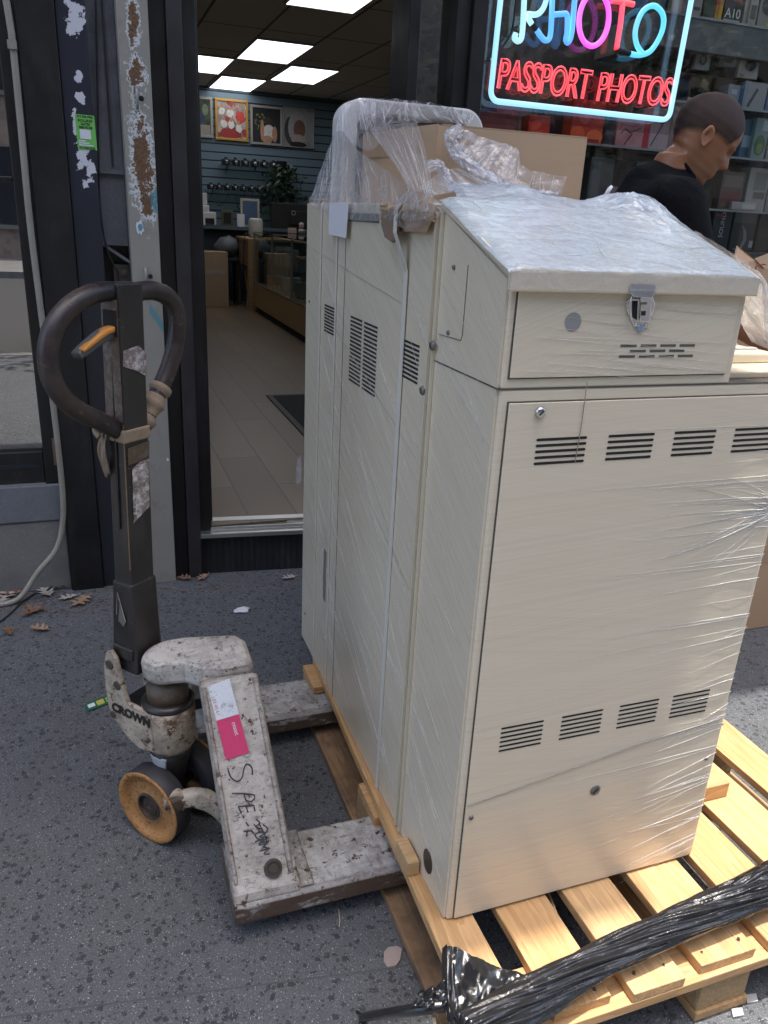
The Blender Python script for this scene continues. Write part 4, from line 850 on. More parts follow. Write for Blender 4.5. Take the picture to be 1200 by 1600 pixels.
def ell(cx, cy, rx, ry, tilt, n=28): return [(cx+rx*math.cos(a)*math.cos(tilt)-ry*math.sin(a)*math.sin(tilt), cy+rx*math.cos(a)*math.sin(tilt)+ry*math.sin(a)*math.cos(tilt)) for a in [2*math.pi*k/n for k in range(n)]]
tube_l(ell(928,30,23,42,R(6)), N_mag, closed=True, n=2)
tube_l([(973,5),(969,40),(963,78)], N_red); tube_l([(955,1),(972,3),(990,7)], N_red)
tube_l([(984,84),(1000,86),(1018,78),(1034,50),(1036,24),(1022,9),(1004,18),(993,46),(995,70),(1006,86)], N_cyan)
mb = MB().tube(npx([(831,38),(838,46)]), .0112, 10); mb.tube(npx([(963,78),(984,84)]), .0105, 10); mb.build('tube_join', M_rubber, ns)
for q in ((770,92),(1049,128),(815,40),(935,70),(905,168)):
    c = sy(*q, NY); MB().cyl(c+Vector((0,.012,0)), c+Vector((0,.045,0)), .006, 10).build('standoff', M_galv, ns)
# outlined lettering
def outline_text(txt, p0, p1, h, mat, parent, shear=.12, rad=.0034):
    cu_ = bpy.data.curves.new('t','FONT'); cu_.body = txt; cu_.size = 1; cu_.shear = shear; cu_.fill_mode = 'NONE'; cu_.bevel_depth = 0; cu_.resolution_u = 4; cu_.space_character = .92
    o = bpy.data.objects.new('t', cu_); COL.objects.link(o); dg = bpy.context.evaluated_depsgraph_get(); dg.update()
    me = o.evaluated_get(dg).to_mesh(); vs = [v.co.copy() for v in me.vertices]; es = [tuple(e.vertices) for e in me.edges]
    o.evaluated_get(dg).to_mesh_clear(); bpy.data.objects.remove(o); bpy.data.curves.remove(cu_)
    nb = {}
    for a, b in es: nb.setdefault(a, []).append(b); nb.setdefault(b, []).append(a)
    loops = []; seen = set()
    for a in list(nb):
        if a in seen: continue
        lp = [a]; seen.add(a); cur = a
        while True:
            nx = [b for b in nb[cur] if b not in seen]
            if not nx: break
            cur = nx[0]; seen.add(cur); lp.append(cur)
        loops.append(lp)
    x0 = min(v.x for v in vs); x1 = max(v.x for v in vs); y0 = min(v.y for v in vs); y1 = max(v.y for v in vs)
    X = (p1-p0); Z = Vector((0,0,1))*h
    mb = MB()
    for k, lp in enumerate(loops):
        if len(lp) < 3: continue
        pts = [p0 + X*((vs[i].x-x0)/(x1-x0)) + Z*((vs[i].y-y0)/(y1-y0)) for i in lp]
        mb.tube(pts, rad, 6, closed=True)
    return mb.build('lettering', mat, parent, smooth=True)
hz = sy(779,88,NY).z-sy(777,136,NY).z
outline_text('PASSPORT', sy(777,138,NY), sy(921,156,NY), hz, N_red2, ns)
outline_text('PHOTOS', sy(932,158,NY), sy(1045,166,NY), hz, N_red2, ns)
MB().box(bx0-.03, bx1+.05, NY+.045, NY+.049, bz-.05, zt+.05).build('backing_panel', mat_glass('acrylic', (.86,.82,.84), .03), ns)
MB().tube(catmull(npx([(812,-60),(803,30),(797,55),(780,80),(768,96)], NY+.02), 5), .004, 6).build('cord', M_rubber, ns)
# ------------------------------------------------------------------ pallet
pa = empty('pallet', (.49, .4, 0), 'pale pine block pallet carrying the wrapped beige machine', 'pallet')
edges = [(-.036,.056),(.104,.216),(.255,.366),(.408,.536),(.570,.690),(.716,.846),(.897,1.008)]
rnd = random.Random(3)
for k, (a, b) in enumerate(edges):
    y0 = -.235+rnd.uniform(-.010,.010); y1 = .985
    if k == 3: y0 = -.228
    mb = MB(); z0 = .1285
    n = 10
    af = lambda y: (-.043+.040*(y+.235)/1.22) if k == 0 else a
    ring = lambda y, i: [Vector((af(y)+rnd.uniform(-.0012,.0012), y, z0)), Vector((b+rnd.uniform(-.0012,.0012), y, z0)), Vector((b+rnd.uniform(-.0015,.0015), y, .15+rnd.uniform(-.0008,.0008))), Vector((af(y)+rnd.uniform(-.0015,.0015), y, .15+rnd.uniform(-.0008,.0008)))]
    mb.loft([ring(y0+(y1-y0)*i/n, i) for i in range(n+1)])
    mb.build('deck_board', mat_wood('pine_deck_%d' % k, 'y', seed=k+1, a=[(.52,.33,.16),(.50,.31,.145),(.54,.36,.185)][k % 3], b=[(.66,.45,.24),(.63,.42,.215),(.68,.48,.265)][k % 3]), pa, bevel=.0018)
M_nail = plain('nail_head', (.10,.085,.07), .5, .6)
for k, (a, b) in enumerate(edges):
    nm_ = MB()
    for y in (-.205,-.15,.36,.40,.90,.95):
        for x in ((a+.022, b-.022) if k else (.0, b-.02)): nm_.cyl((x+rnd.uniform(-.006,.006), y+rnd.uniform(-.006,.006), .1495), (x, y, .1509), .0032, 10)
    nm_.build('nail_row', M_nail, pa)
for y0, y1 in ((-.238,-.115),(.32,.44),(.86,.985)):
    MB().box(-.034, 1.006, y0, y1, .106, .128).build('stringer_board', M_wood_x, pa, bevel=.0018)
for y0, y1 in ((-.225,-.11),(.315,.445),(.865,.98)):
    for x0, x1 in ((-.034,.068),(.428,.545),(.90,1.004)):
        MB().box(x0, x1, y0, y1, .0215, .1055).build('block', M_chip if x0 > 0 else mat_wood('block_pine%d' % int(y0*100), 'x', seed=int(y0*10)+7, a=(.42,.28,.15), b=(.52,.37,.21)), pa, bevel=.003)
for k, (x0, x1) in enumerate(((-.045,.075),(.425,.55),(.895,1.01))):
    MB().box(x0, x1, -.23, .985, .001, .021).build('bottom_board', M_wood_dirty if k == 0 else mat_wood('bottom_pine%d' % k, 'y', seed=12+k, a=(.46,.3,.15), b=(.58,.4,.22)), pa, bevel=.0018)
# chocks
mb = MB().box(.50,.785,.125,.19,.1512,.192); tag(mb.build('timber_chock', mat_wood('chock_pine','x',seed=6,a=(.52,.34,.18),b=(.64,.45,.25)), bevel=.002), 'sawn pine batten wedged under the right side of the machine on the pallet', 'timber')
mb = MB().box(-.034,-.008,.12,.19,.1512,.185); tag(mb.build('timber_chock', mat_wood('chock_pale','x',seed=16,a=(.56,.4,.22),b=(.68,.5,.3)), bevel=.002), 'small pale wood chock at the left edge of the pallet beside the machine', 'timber')
# ------------------------------------------------------------------ wrapped machine
Wm, Lm, ZB, ZS, ZT, WU = .577, 1.123, .152, 1.175, 1.424, .414
ma = empty('wrapped_machine', (.29, .56, ZB), 'tall beige machine cabinet tightly wrapped in clear stretch film on the pallet', 'machine')
MB().box(0, Wm, 0, Lm, ZB, ZS).build('lower_cabinet', M_beige_f, ma, bevel=.004)
MB().prism([(-.0045,.006,ZB+.002),(-.0045,Lm-.004,ZB+.002),(-.0045,Lm-.004,ZT-.001),(-.0045,.236,ZT-.001),(-.0045,.236,ZS-.0012),(-.0045,.006,ZS-.0012)], (.0041,0,0)).build('side_panel', M_beige_l, ma)
MB().prism([(-.0045,.006,ZS+.0015),(-.0045,.006,1.328),(-.0045,.235,1.412),(-.0045,.235,ZS+.0015)], (.0041,0,0)).build('side_panel', M_beige_l, ma)
MB().box(0, .43, .2405, Lm, ZS+.0005, ZT).build('tower', M_beige, ma, bevel=.004)
MB().prism([(0,0,ZS+.0005),(0,0,1.330),(0,.24,1.416),(0,.24,ZS+.0005)], (WU,0,0)).build('upper_box', M_beige_u, ma, bevel=.0025)
MB().prism([(-.008,-.014,1.313),(-.008,-.014,1.341),(-.008,.02,1.353),(-.008,.243,1.431),(-.008,.243,1.4165),(-.008,0,1.3335),(-.008,0,1.313)], (WU+.016,0,0)).build('lid', M_beige_u, ma, bevel=.0025)
# right-hand ledge of the lower cabinet
tr = MB().box(.4185, .61, .03, .62, ZS+.0005, 1.188); tr.box(.4185,.61,.10,.62,1.1885,1.205); o = tr.build('output_tray', M_beige, ma, bevel=.003)
mb = MB()
for k in range(4): mb.box(.43,.60,.14+.05*k,.155+.05*k,1.2055,1.2085)
mb.build('tray_rib', M_white_pl, o, bevel=.001)
MB().box(.46,.60,.3,.62,1.206,1.30).build('tray_cover', plain('smoky_plastic',(.14,.10,.09),.3), ma, bevel=.008)
# front doors: proud slabs with a dark reveal behind them
MB().box(.012, .565, -.0012, -.0003, .155, 1.157).build('door_gap', M_seam, ma)
MB().box(.0140, .5635, -.0045, -.0013, .157, 1.155).build('lower_door', M_beige_f, ma, bevel=.001)
MB().box(.0085, .4, -.0012, -.0003, 1.190, 1.313).build('door_gap', M_seam, ma)
ud = MB().box(.0105, .398, -.004, -.0013, 1.192, 1.3125).build('upper_door', M_beige_u, ma, bevel=.001)
MB().box(-.0052,Wm+.0005,-.0006,.228,ZS-.0008,ZS+.0008).build('body_seam', M_seam, ma)
def slots_front(x0, x1, z1, z0, n, t=.0042):
    mb = MB()
    for i in range(n):
        z = z1+(z0-z1)*i/(n-1); r = t/2
        mb.prism([(x0+r+r*math.cos(a), -.0047, z+r*math.sin(a)) for a in [math.pi/2+math.pi*k/5 for k in range(6)]]+[(x1-r+r*math.cos(a), -.0047, z+r*math.sin(a)) for a in [-math.pi/2+math.pi*k/5 for k in range(6)]], (0,-.0004,0))
    mb.build('vent', M_slot, ma)  # flat dark strips, the shade of open slots painted on
for a, b in ((.066,.155),(.194,.281),(.32,.404),(.443,.528)): slots_front(a, b, 1.098, 1.0605, 5)
for a, b in ((.066,.151),(.188,.275),(.311,.399),(.431,.518)): slots_front(a, b, .579, .532, 6, .0036)
mb = MB()
for z, xs in ((1.2375,(.191,.227,.263,.299)),(1.2295,(.209,.245,.281)),(1.2215,(.191,.227,.263,.299))):
    for x in xs: mb.box(x, x+.0285, -.0046, -.0041, z-.0019, z+.0019)
mb.build('vent', plain('vent_grey',(.10,.095,.085),.6), ma)
def slots_side(y0, y1, z1, z0, n, t=.0042):
    mb = MB()
    for i in range(n):
        z = z1+(z0-z1)*i/(n-1); mb.box(-.0053, -.0046, y0, y1, z-t/2, z+t/2)
    mb.build('vent', M_slot, ma)
slots_side(.84,.932,1.189,1.128,9); slots_side(.532,.617,1.188,1.048,17); slots_side(.633,.714,1.188,1.048,17); slots_side(.304,.388,1.187,1.1215,9)
for y in (.236,.257): MB().box(-.011,-.0046,y-.0028,y+.0028,ZB+.005,1.412).build('flange', mat_beige('flange_enamel%d' % int(y*1000),None,(.60,.555,.43),False), ma, bevel=.001)
MB().box(-.0052,-.0046,.768,.7705,ZB,1.41).build('panel_seam', M_seam, ma)
# access plate outline, screws, caps
ap = [(-.005,.133,1.338),(-.005,.133,1.232),(-.005,.138,1.224),(-.005,.222,1.221)]
mb = MB(); mb.tube(ap, .0007, 6); mb.build('access_plate_edge', M_seam, ma)
def screw(c, ax, r, mat, parent=ma, h=.003, nm='screw'):
    c = Vector(c); ax = Vector(ax); MB().lathe(c, ax, [(r,0),(r,h*.5),(r*.7,h),(0,h*1.1)], 18).build(nm, mat, parent, smooth=True)
    u = ax.orthogonal().normalized(); MB().tube([c+ax*(h*1.12)-u*r*.6, c+ax*(h*1.12)+u*r*.6], r*.14, 6).build(nm+'_slot', M_slot, parent)
for y, z in ((.183,1.343-.012),(.186,1.229)): screw((-.0045,y,z), (-1,0,0), .0042, M_knob)
for y, z in ((.231,1.201),(.261,1.118)):
    screw((-.0105,y,z), (-1,0,0), .0085, M_knob, h=.005, nm='bolt')
screw((.066,-.0045,1.141), (0,-1,0), .0085, M_chrome, h=.006, nm='lock'); screw((.289,-.0045,.394), (0,-1,0), .0115, M_knob, h=.002, nm='cap'); screw((.026,-.0045,.396),(0,-1,0),.005,M_knob); screw((.549,-.0045,.411),(0,-1,0),.004,M_knob)
MB().lathe((.103,-.004,1.272),(0,-1,0),[(.0135,0),(.0135,.0008),(0,.001)],24).build('cap', plain('film_grey_cap',(.30,.30,.30),.35), ma)
MB().prism([(-.0046,.091+.021*math.cos(a),.212+.026*math.sin(a)) for a in [2*math.pi*k/28 for k in range(28)]], (-.0015,0,0)).build('cable_port', plain('port_black',(.03,.028,.026),.4), ma)
MB().box(-.0058,-.0046,.55,.75,1.388,1.405).build('top_slot', plain('grey_slot',(.09,.09,.08),.6), ma)
for y, z in ((1.085,1.18),(1.08,.25)): MB().lathe((-.0046,y,z),(-1,0,0),[(.004,0),(.004,.001),(0,.001)],14).build('screw', M_slot, ma)
for x in (.0, ): MB().box(-.0058,-.0046,.86,.885,.40,.55).build('side_label', plain('grey_label',(.2,.19,.17),.5), ma)
# chrome toggle latch on the upper door
M_latch = plain('latch_chrome', (.82,.82,.82), .22, 1.0, var=.08)
lp_ = lambda l, y: [sy(a, b, y) for a, b in l]
lt = MB().prism(lp_([(984,466),(1016,467),(1022,470),(1023,480),(1015,498),(1012,512),(990,510),(984,498),(978,482),(978,470)], -.0045), (0,-.0016,0)).build('latch', M_latch, ma, bevel=.0008)
MB().prism(lp_([(984,443),(1024,445),(1023,458),(1017,466),(989,464),(983,456)], -.0150), (0,-.002,0)).build('latch_hasp', plain('latch_steel_blue',(.55,.6,.68),.25,1.0), lt, bevel=.0012)
MB().prism(lp_([(999,460),(1015,461),(1012,503),(997,502)], -.0062), (0,-.006,0)).build('latch_lever', M_latch, lt, bevel=.0015)
MB().prism(lp_([(988,470),(996,470),(995,500),(988,496)], -.0062), (0,-.0008,0)).build('latch_slot', M_slot, lt)
MB().prism(lp_([(1002,486),(1009,486),(1008,493),(1001,493)], -.0123), (0,-.0005,0)).build('latch_slot', M_slot, lt)
MB().prism(lp_([(1002,472),(1011,472),(1010,476),(1001,476)], -.0123), (0,-.0005,0)).build('latch_slot', plain('latch_grey',(.2,.2,.2),.4,.6), lt)
MB().tube(catmull(lp_([(987,500),(985,480),(988,462),(1003,456),(1018,462),(1020,482),(1014,502)], -.0105),6), .0013, 8).build('latch_loop', M_latch, lt, smooth=True)
for a, b in ((983,474),(1018,475),(993,507),(1008,508)): MB().lathe(sy(a,b,-.0061),(0,-1,0),[(.0022,0),(.0022,.0008),(0,.0013)],12).build('latch_rivet', M_latch, lt)
MB().lathe(sy(1001,513,-.0062),(0,-1,0),[(.006,0),(.0055,.0015),(0,.002)],18).build('latch_plate', plain('pale_blue_steel',(.45,.55,.75),.25,.6), lt)
# ------------------------------------------------------------------ straps, note
for y, w, z0, lab in ((.381,.0075,.10,'wide white strapping band down the side of the machine, nearest the front'),(.83,.0035,.3,'narrow white strapping band between the two vent groups and the rear edge'),(.968,.003,.3,'narrow white strapping band nearest the rear edge of the machine')):
    pts = [(.06,y,1.4265),(-.004,y,1.4265),(-.0075,y,1.42),(-.0068,y+.004,.8),(-.0065,y+.008,z0)]
    if y < .5: pts[1:3] = [(-.026,y,1.424), (-.034,y,1.412), (-.034,y,1.375), (-.0085,y,1.31)]
    if z0 > .2: pts[-1] = (-.0062,y+.002,.155)
    mb = MB()
    for a, b in zip(pts[:-1], pts[1:]):
        a, b = Vector(a), Vector(b); d = (b-a).normalized(); nrm = d.cross(Vector((0,1,0)))*.0009; wv = Vector((0,w,0))
        mb.hexa([a-wv-nrm, b-wv-nrm, b+wv-nrm, a+wv-nrm, a-wv+nrm, b-wv+nrm, b+wv+nrm, a+wv+nrm])
    tag(mb.build('strapping_band', M_strap), lab, 'strap')
a = [sx(515,318,-.016), sx(545,316,-.016), sx(541,372,-.016), sx(514,366,-.016)]
tag(MB().prism(a, (-.0008,0,0)).build('paper_note', M_paper), 'white paper slip hanging over the upper rear edge of the machine', 'paper')
# ------------------------------------------------------------------ open carton and white hood on top
ct = empty('carton', (.33, .8, 1.4255), 'open brown carton standing on top of the machine under the film', 'carton')
Cc = Vector((.155,.665,0)); Cr = Vector((.508,.652,0)); Cl = Vector((.097,.985,0)); Cb = Cr+Cl-Cc
def wall(p, q, z0, z1, th, nm='wall', mat=M_card, inn=Vector((.3,.82,0))):
    d = (q-p).normalized(); n = Vector((-d.y,d.x,0))
    if n.dot(inn-(p+q)/2) < 0: n = -n
    n = n*th; Z = Vector((0,0,1))
    return MB().hexa([p+Z*z0, q+Z*z0, q+n+Z*z0, p+n+Z*z0, p+Z*z1, q+Z*z1, q+n+Z*z1, p+n+Z*z1]).build(nm, mat, ct)
wall(Cc, Cr, 1.4262, 1.583, .004); wall(Cc+Vector((-.0005,.004,0)), Cl, 1.4262, 1.586, .004); wall(Cl+Vector((.004,-.004,0)), Cb+Vector((-.004,-.004,0)), 1.4262, 1.58, .004); wall(Cr+Vector((-.0005,.005,0)), Cb+Vector((0,-.009,0)), 1.4262, 1.583, .004)
# inward-leaning torn flaps
def flap(p, q, out, up, mat=M_card_in): MB().hexa([p, q, q+Vector((0,0,.003)), p+Vector((0,0,.003)), p+out+up, q+out*.8+up*.9, q+out*.8+up*.9+Vector((0,0,.003)), p+out+up+Vector((0,0,.003))]).build('flap', mat, ct)
Zt = Vector((0,0,1.5835))
flap(Cc+Zt+Vector((.01,.0,0)), Cr+Zt, Vector((.0,.10,0)), Vector((0,0,-.02))); flap(Cl+Zt+Vector((0,-.02,.0)), Cc+Zt+Vector((0,.02,.0)), Vector((.08,.02,0)), Vector((0,0,.002)))
MB().hexa([Cl+Vector((-.0015,-.02,1.53)), Cc+Vector((-.0025,.02,1.53)), Cc+Vector((-.001,.02,1.53)), Cl+Vector((0,-.02,1.53)), Cl+Vector((-.0015,-.02,1.575)), Cc+Vector((-.0025,.02,1.572)), Cc+Vector((-.001,.02,1.572)), Cl+Vector((0,-.02,1.575))]).build('tape', plain('parcel_tape',(.40,.28,.18),.3), ct)
q = sy(744,262,.654); MB().box(q.x,q.x+.003,.6520,.656,q.z,q.z+.002).build('speck', M_slot, ct)
HY = 1.03
hd = empty('machine_hood', (.18, HY+.05, 1.4255), 'white rounded plastic hood standing behind the open carton', 'hood')
hx0, hx1, hz1 = sy(533,250,HY).x, sy(757,200,HY).x, sy(640,160,HY).z
def arch(x0, x1, z0, z1, r, n=8): return [(x0,z0)]+[(x0+r-r*math.cos(a), z1-r+r*math.sin(a)) for a in [math.pi/2*k/n for k in range(n+1)]]+[(x1-r+r*math.sin(a), z1-r+r*math.cos(a)) for a in [math.pi/2*k/n for k in range(n+1)]]+[(x1,z0)]
oA = arch(hx0, hx1, 1.4258, hz1, .055); iA = arch(hx0+.04, hx1-.045, 1.4258, hz1-.035, .03)
mb = MB(); n = len(oA)
vs = [Vector((x,HY,z)) for x,z in oA]+[Vector((x,HY,z)) for x,z in iA]+[Vector((x,HY+.09,z)) for x,z in oA]+[Vector((x,HY+.09,z)) for x,z in iA]
fs = []
for i in range(n-1): fs += [(i,i+1,n+i+1,n+i),(2*n+i,3*n+i,3*n+i+1,2*n+i+1),(i,2*n+i,2*n+i+1,i+1),(n+i,n+i+1,3*n+i+1,3*n+i)]
fs += [(0,n,3*n,2*n),(n-1,3*n-1,4*n-1,2*n-1)]
mb.add(vs, fs); mb.build('shell', M_white_pl, hd, bevel=.006)
MB().box(hx0+.042,hx1-.047,HY+.05,HY+.06,1.427,hz1-.038).build('inner_panel', plain('grey_plastic_inner',(.25,.25,.24),.5), hd)
# twisted cardboard / tape wad under the film at the machine's top edge
wp = []
mb = MB()
c0 = sx(612,338,-.02); 
def wad(u, v):
    a = 2*math.pi*u; t = v
    ctr = sx(598+34*t+0, 332+4*t, -.016).lerp(sx(606,378,-.03), 0)
    p = sx(596+84*t, 330+14*math.sin(a)*(.9+.2*t)+10*t*(1-t), -.014-.010*math.cos(a))
    p += Vector((-.006,0,0))*abs(noise.noise(Vector((u*9,v*8,2))))*2 + Vector((0,.004,.004))*noise.noise(Vector((u*8,v*9,7)))
    return p
mb.grid(wad, 18, 24); wd = mb.build('cardboard_scrap', M_card, smooth=True)
tag(wd, 'twisted brown cardboard scrap sticking out under the film at the top edge of the machine', 'cardboard scrap')
MB().prism([sx(a,b,-.014) for a,b in ((614,316),(645,312),(678,316),(676,345),(668,364),(640,362),(616,364))], (-.004,0,0)).build('flap', mat_card('flap_card',(.42,.29,.2)), wd, bevel=.002)
mb = MB(); pp = [(597,330),(612,322),(622,345),(620,366),(612,380),(600,371),(594,350)]
mb.prism([sx(a,b,-.028) for a,b in pp], (.006,0,0)); mb.build('folded_end', mat_card('dark_wad',(.22,.155,.11)), wd, bevel=.003)
# two cartons on the pavement to the right
bx = empty('carton', (2.0, 1.25, 0), 'plain brown carton on the pavement right of the pallet', 'carton')
MB().box(1.42, 2.3, .985, 1.5, .001, .62).build('body', M_card_r, bx, bevel=.004); MB().box(1.425,2.29,.9835,.9845,.28,.33).build('tape', plain('parcel_tape2',(.38,.27,.17),.3), bx)
ob = empty('carton', (1.9, 1.2, .625), 'open brown carton with raised flaps and red string on the stacked carton at the right', 'carton')
qa, qb = sy(1150,420,.98), sy(1205,470,.98)
OX0 = qa.x-.12; zt_ = sy(1175,420,.98).z
MB().box(OX0,2.15,.99,.994,.6255,zt_).build('wall', M_card_r, ob); MB().box(OX0,OX0+.004,.9945,1.4,.6255,zt_).build('wall', M_card_in, ob); MB().box(OX0+.0045,2.15,1.4,1.404,.6255,zt_).build('wall', M_card_in, ob); MB().box(2.146,2.15,.9945,1.3995,.6255,zt_).build('wall', M_card_r, ob)
f1 = [sy(1152,384,1.05), sy(1182,407,1.02), sy(1230,455,.985), sy(1200,520,.985), sy(1165,470,.985), sy(1146,412,1.0)]
MB().prism(f1, (0,.004,0)).build('flap', M_card_r, ob)
f2 = [sy(1180,404,1.2), sy(1230,385,1.2), sy(1240,440,1.1), sy(1190,430,1.1)]
MB().prism(f2, (0,.004,0)).build('flap', M_card_in, ob)
MB().tube(catmull([sy(1196,413,.978), sy(1182,416,.978), sy(1181,430,.975), sy(1184,438,.975), sy(1190,443,.975), sy(1194,452,.975)],6), .0022, 6).build('red_string', plain('red_string',(.35,.02,.02),.5), ob)
# ------------------------------------------------------------------ loose clear stretch film
fl = empty('stretch_film', (.2, .4, 1.43), 'loose crumpled clear stretch film over the lid, carton and hood of the machine', 'plastic film')
Fm_lid = mat_film('film_crumpled_lid', .36, .82, scale=34, stretch=(.5,1,1), rot=(0,0,.35), tint=(.70,.86,1.0), bump=.9, bd=.0035, rough=.10, gloss=.36)  # blue tint puts the glare of the sky into the film colour
Fm_plume = mat_film('film_crumpled_plume', .02, .6, scale=13, tint=(.88,.90,.95), bump=1., bd=.008, rough=.15)
Fm_sheet = mat_film('film_stretched', .0, .30, scale=9, tint=(.86,.86,.90), bump=.7, bd=.004)
def ln(a, b, t): return a+(b-a)*t
def fb(p, s, o=0):
    p = Vector(p)*s+Vector((o,o*.7,o*.3)); v = 0; a = 1
    for k in range(4): v += a*(1-2*abs(noise.noise(p))); a *= .55; p = p*2.07+Vector((3.1,1.7,.3))
    return v
def smooth_fb(p, s, o=0): return noise.noise(Vector(p)*s+Vector((o,o*.7,o*.3)))+.45*noise.noise(Vector(p)*s*2.1+Vector((o+5,o,3)))
def lid_pt(u, v):
    x = ln(-.014+(.17*((v-.62)/.38)**.6 if v > .62 else 0), WU+.012, u)
    if v < .62:
        t = v/.62; y = ln(-.0165, .243, t); z = ln(1.3435, 1.4345, t) if t > .02 else 1.3425
        amp = .0016+.005*t*t
    else:
        t = (v-.62)/.38; y = ln(.243, .62, t); z = 1.4345+.035*t**1.3*(1-.6*u) ; amp = .006+.012*t
    hump = .020*math.exp(-((u-.84)/.13)**2-((v-.60)/.16)**2) + .012*math.exp(-((u-.45)/.18)**2-((v-.85)/.14)**2)
    d = .75*smooth_fb((x*.5,y,0), 11, 2)+.35*fb((x*.7,y*.9,.4), 7, 5)
    z += amp*max(d,-.3)+hump*(.75+.4*fb((x,y,1),26,8))
    ex = min(u, 1-u)
    if ex < .05: z -= (.05-ex)*.12
    return Vector((x,y,z))
MB().grid(lid_pt, 130, 130).build('film_sheet', Fm_lid, fl, smooth=True)
# front lip skirt of the lid film
def skirt(u, v): return Vector((ln(-.014,WU+.012,u), -.0168-.0012*fb((u*2,v,0),9,3)-.001*v, ln(1.3432,1.318,v)))
MB().grid(skirt, 80, 6).build('film_sheet', mat_film('film_skirt',.02,.3,scale=22,tint=(.85,.85,.83)), fl, smooth=True)
# crumpled ridge and a thin torn sheet against the carton
def ridge(pts, r0_, r1_, seed, mat, nm='film_ridge'):
    cs = catmull(pts, 16); n = len(cs); rings = []
    for i, c in enumerate(cs):
        t = (cs[min(i+1,n-1)]-cs[max(i-1,0)]).normalized(); s_ = t.cross(Vector((.3,-.8,.5))).normalized(); u_ = t.cross(s_); f = i/(n-1); r_ = ln(r0_,r1_,f)*(math.sin(math.pi*min(1,.12+.88*f))*.3+.7)
        rings.append([c+(s_*math.cos(q)+u_*math.sin(q)*.6)*r_*(.55+.75*fb((f*2.6,math.cos(q)*.9,math.sin(q)*.9),2.3,seed)+.35*noise.noise(Vector((f*31,math.cos(q)*3,math.sin(q)*3+seed)))) for q in [2*math.pi*k/44 for k in range(44)]])
    MB().loft(rings).build(nm, mat, fl, smooth=True)
ridge([sy(722,202,.64), sy(706,212,.635), sy(710,232,.63), sy(726,252,.62), sy(752,270,.60), sy(786,292,.57), sy(830,305,.54), sy(872,308,.52)], .011, .013, 4, Fm_plume)
ridge([sy(668,262,.60), sy(684,258,.60), sy(694,270,.60), sy(704,288,.58), sy(722,302,.55)], .008, .009, 9, Fm_plume)
Fm_torn = mat_film('film_torn', .0, .38, scale=16, tint=(.9,.9,.94), rough=.1, bump=.9, bd=.005, gloss=.4)
def cvl(l, s):
    s *= len(l)-1; i = min(int(s), len(l)-2); return l[i].lerp(l[i+1], s-i)
# tent from the hood down to the upper left edge
PLEATS = MB(); rq = random.Random(77)
def sheet(T, B, nu, nv, mat, sag, amp, seed, folds=14, out=Vector((-1,-.5,0)), pl=0, pr=.0006):
    Ts, Bs = catmull(T, 6), catmull(B, 6)
    def f(u, v):
        p = cvl(Ts,u).lerp(cvl(Bs,v and u),v) if False else cvl(Ts,u).lerp(cvl(Bs,u),v)
        p += out*(-sag*math.sin(math.pi*v))
        p += out*amp*(math.sin(u*folds*2*math.pi+4*noise.noise(Vector((u*5,v*1.2,seed))))*.5+1.1*noise.noise(Vector((u*16,v*3,seed+3))))*(.35+.65*math.sin(math.pi*min(1,v*.9+.1)))
        return p
    for k in range(pl):
        u0 = rq.random(); du = rq.gauss(0,.035); v0, v1 = sorted((rq.uniform(-.15,1.15), rq.uniform(-.15,1.15))); v0, v1 = max(0,v0), min(1,v1)
        if v1-v0 < .12: continue
        q = [f(max(0,min(1,u0+du*t)), ln(v0,v1,t))+out.normalized()*.001 for t in [i/12 for i in range(13)]]
        PLEATS.tube(q, [max(.00005, pr*rq.uniform(.5,1.2)*math.sin(math.pi*(.08+.84*i/12))) for i in range(13)], 5)
    return MB().grid(f, nu, nv).build('film_sheet', mat, fl, smooth=True)
ys = HY-.008
# film over the left leg of the hood, down to the rear top edge
sheet([sy(531,172,ys), sy(541,160,ys), sy(560,155,ys), sy(600,155,ys)], [sy(524,210,ys-.01), sy(548,222,.95), sy(580,235,.86), sy(606,205,.90)], 60, 30, Fm_sheet, .002, .002, 3, 9, Vector((-.3,-1,0)), pl=36, pr=.0005)
sheet([sx(484,316,-.004), sy(524,208,ys), sx(556,232,-.012), sx(600,264,-.024), sx(650,300,-.034)],
      [sx(483,319,-.008), sx(508,330,-.013), sx(548,343,-.014), sx(596,345,-.020), sx(650,338,-.030)], 110, 60, mat_film('film_tent',.10,.46,scale=12,tint=(.86,.85,.88),bump=.8,bd=.004), .006, .0035, 2, pl=70, pr=.0005)
# gathered fan from the top of the carton's left side to the knot
sheet([Cl.lerp(Cc,.15)+Vector((-.012,-.004,1.592)), Cl.lerp(Cc,.45)+Vector((-.014,-.004,1.593)), Cc.lerp(Cl,.2)+Vector((-.012,-.006,1.591))],
      [sx(640,298,-.034), sx(655,300,-.036), sx(676,304,-.03)], 70, 50, mat_film('film_fan',.04,.42,scale=14,stretch=(1,1,.4),tint=(.78,.76,.78)), .006, .003, 5, 9, pl=46, pr=.0005)
sheet([sx(640,298,-.034), sx(655,300,-.036), sx(676,304,-.03)], [sx(598,340,-.03), sx(640,358,-.03), sx(700,330,-.016)], 60, 30, Fm_sheet, -.004, .004, 15, 7, pl=36, pr=.0006)
sheet([sx(650,298,-.034), sy(690,268,.60), sy(716,262,.615)], [sx(672,306,-.028), sy(720,300,.57), sy(790,300,.54)], 50, 30, Fm_torn, .0, .003, 25, 6, pl=24, pr=.0006)
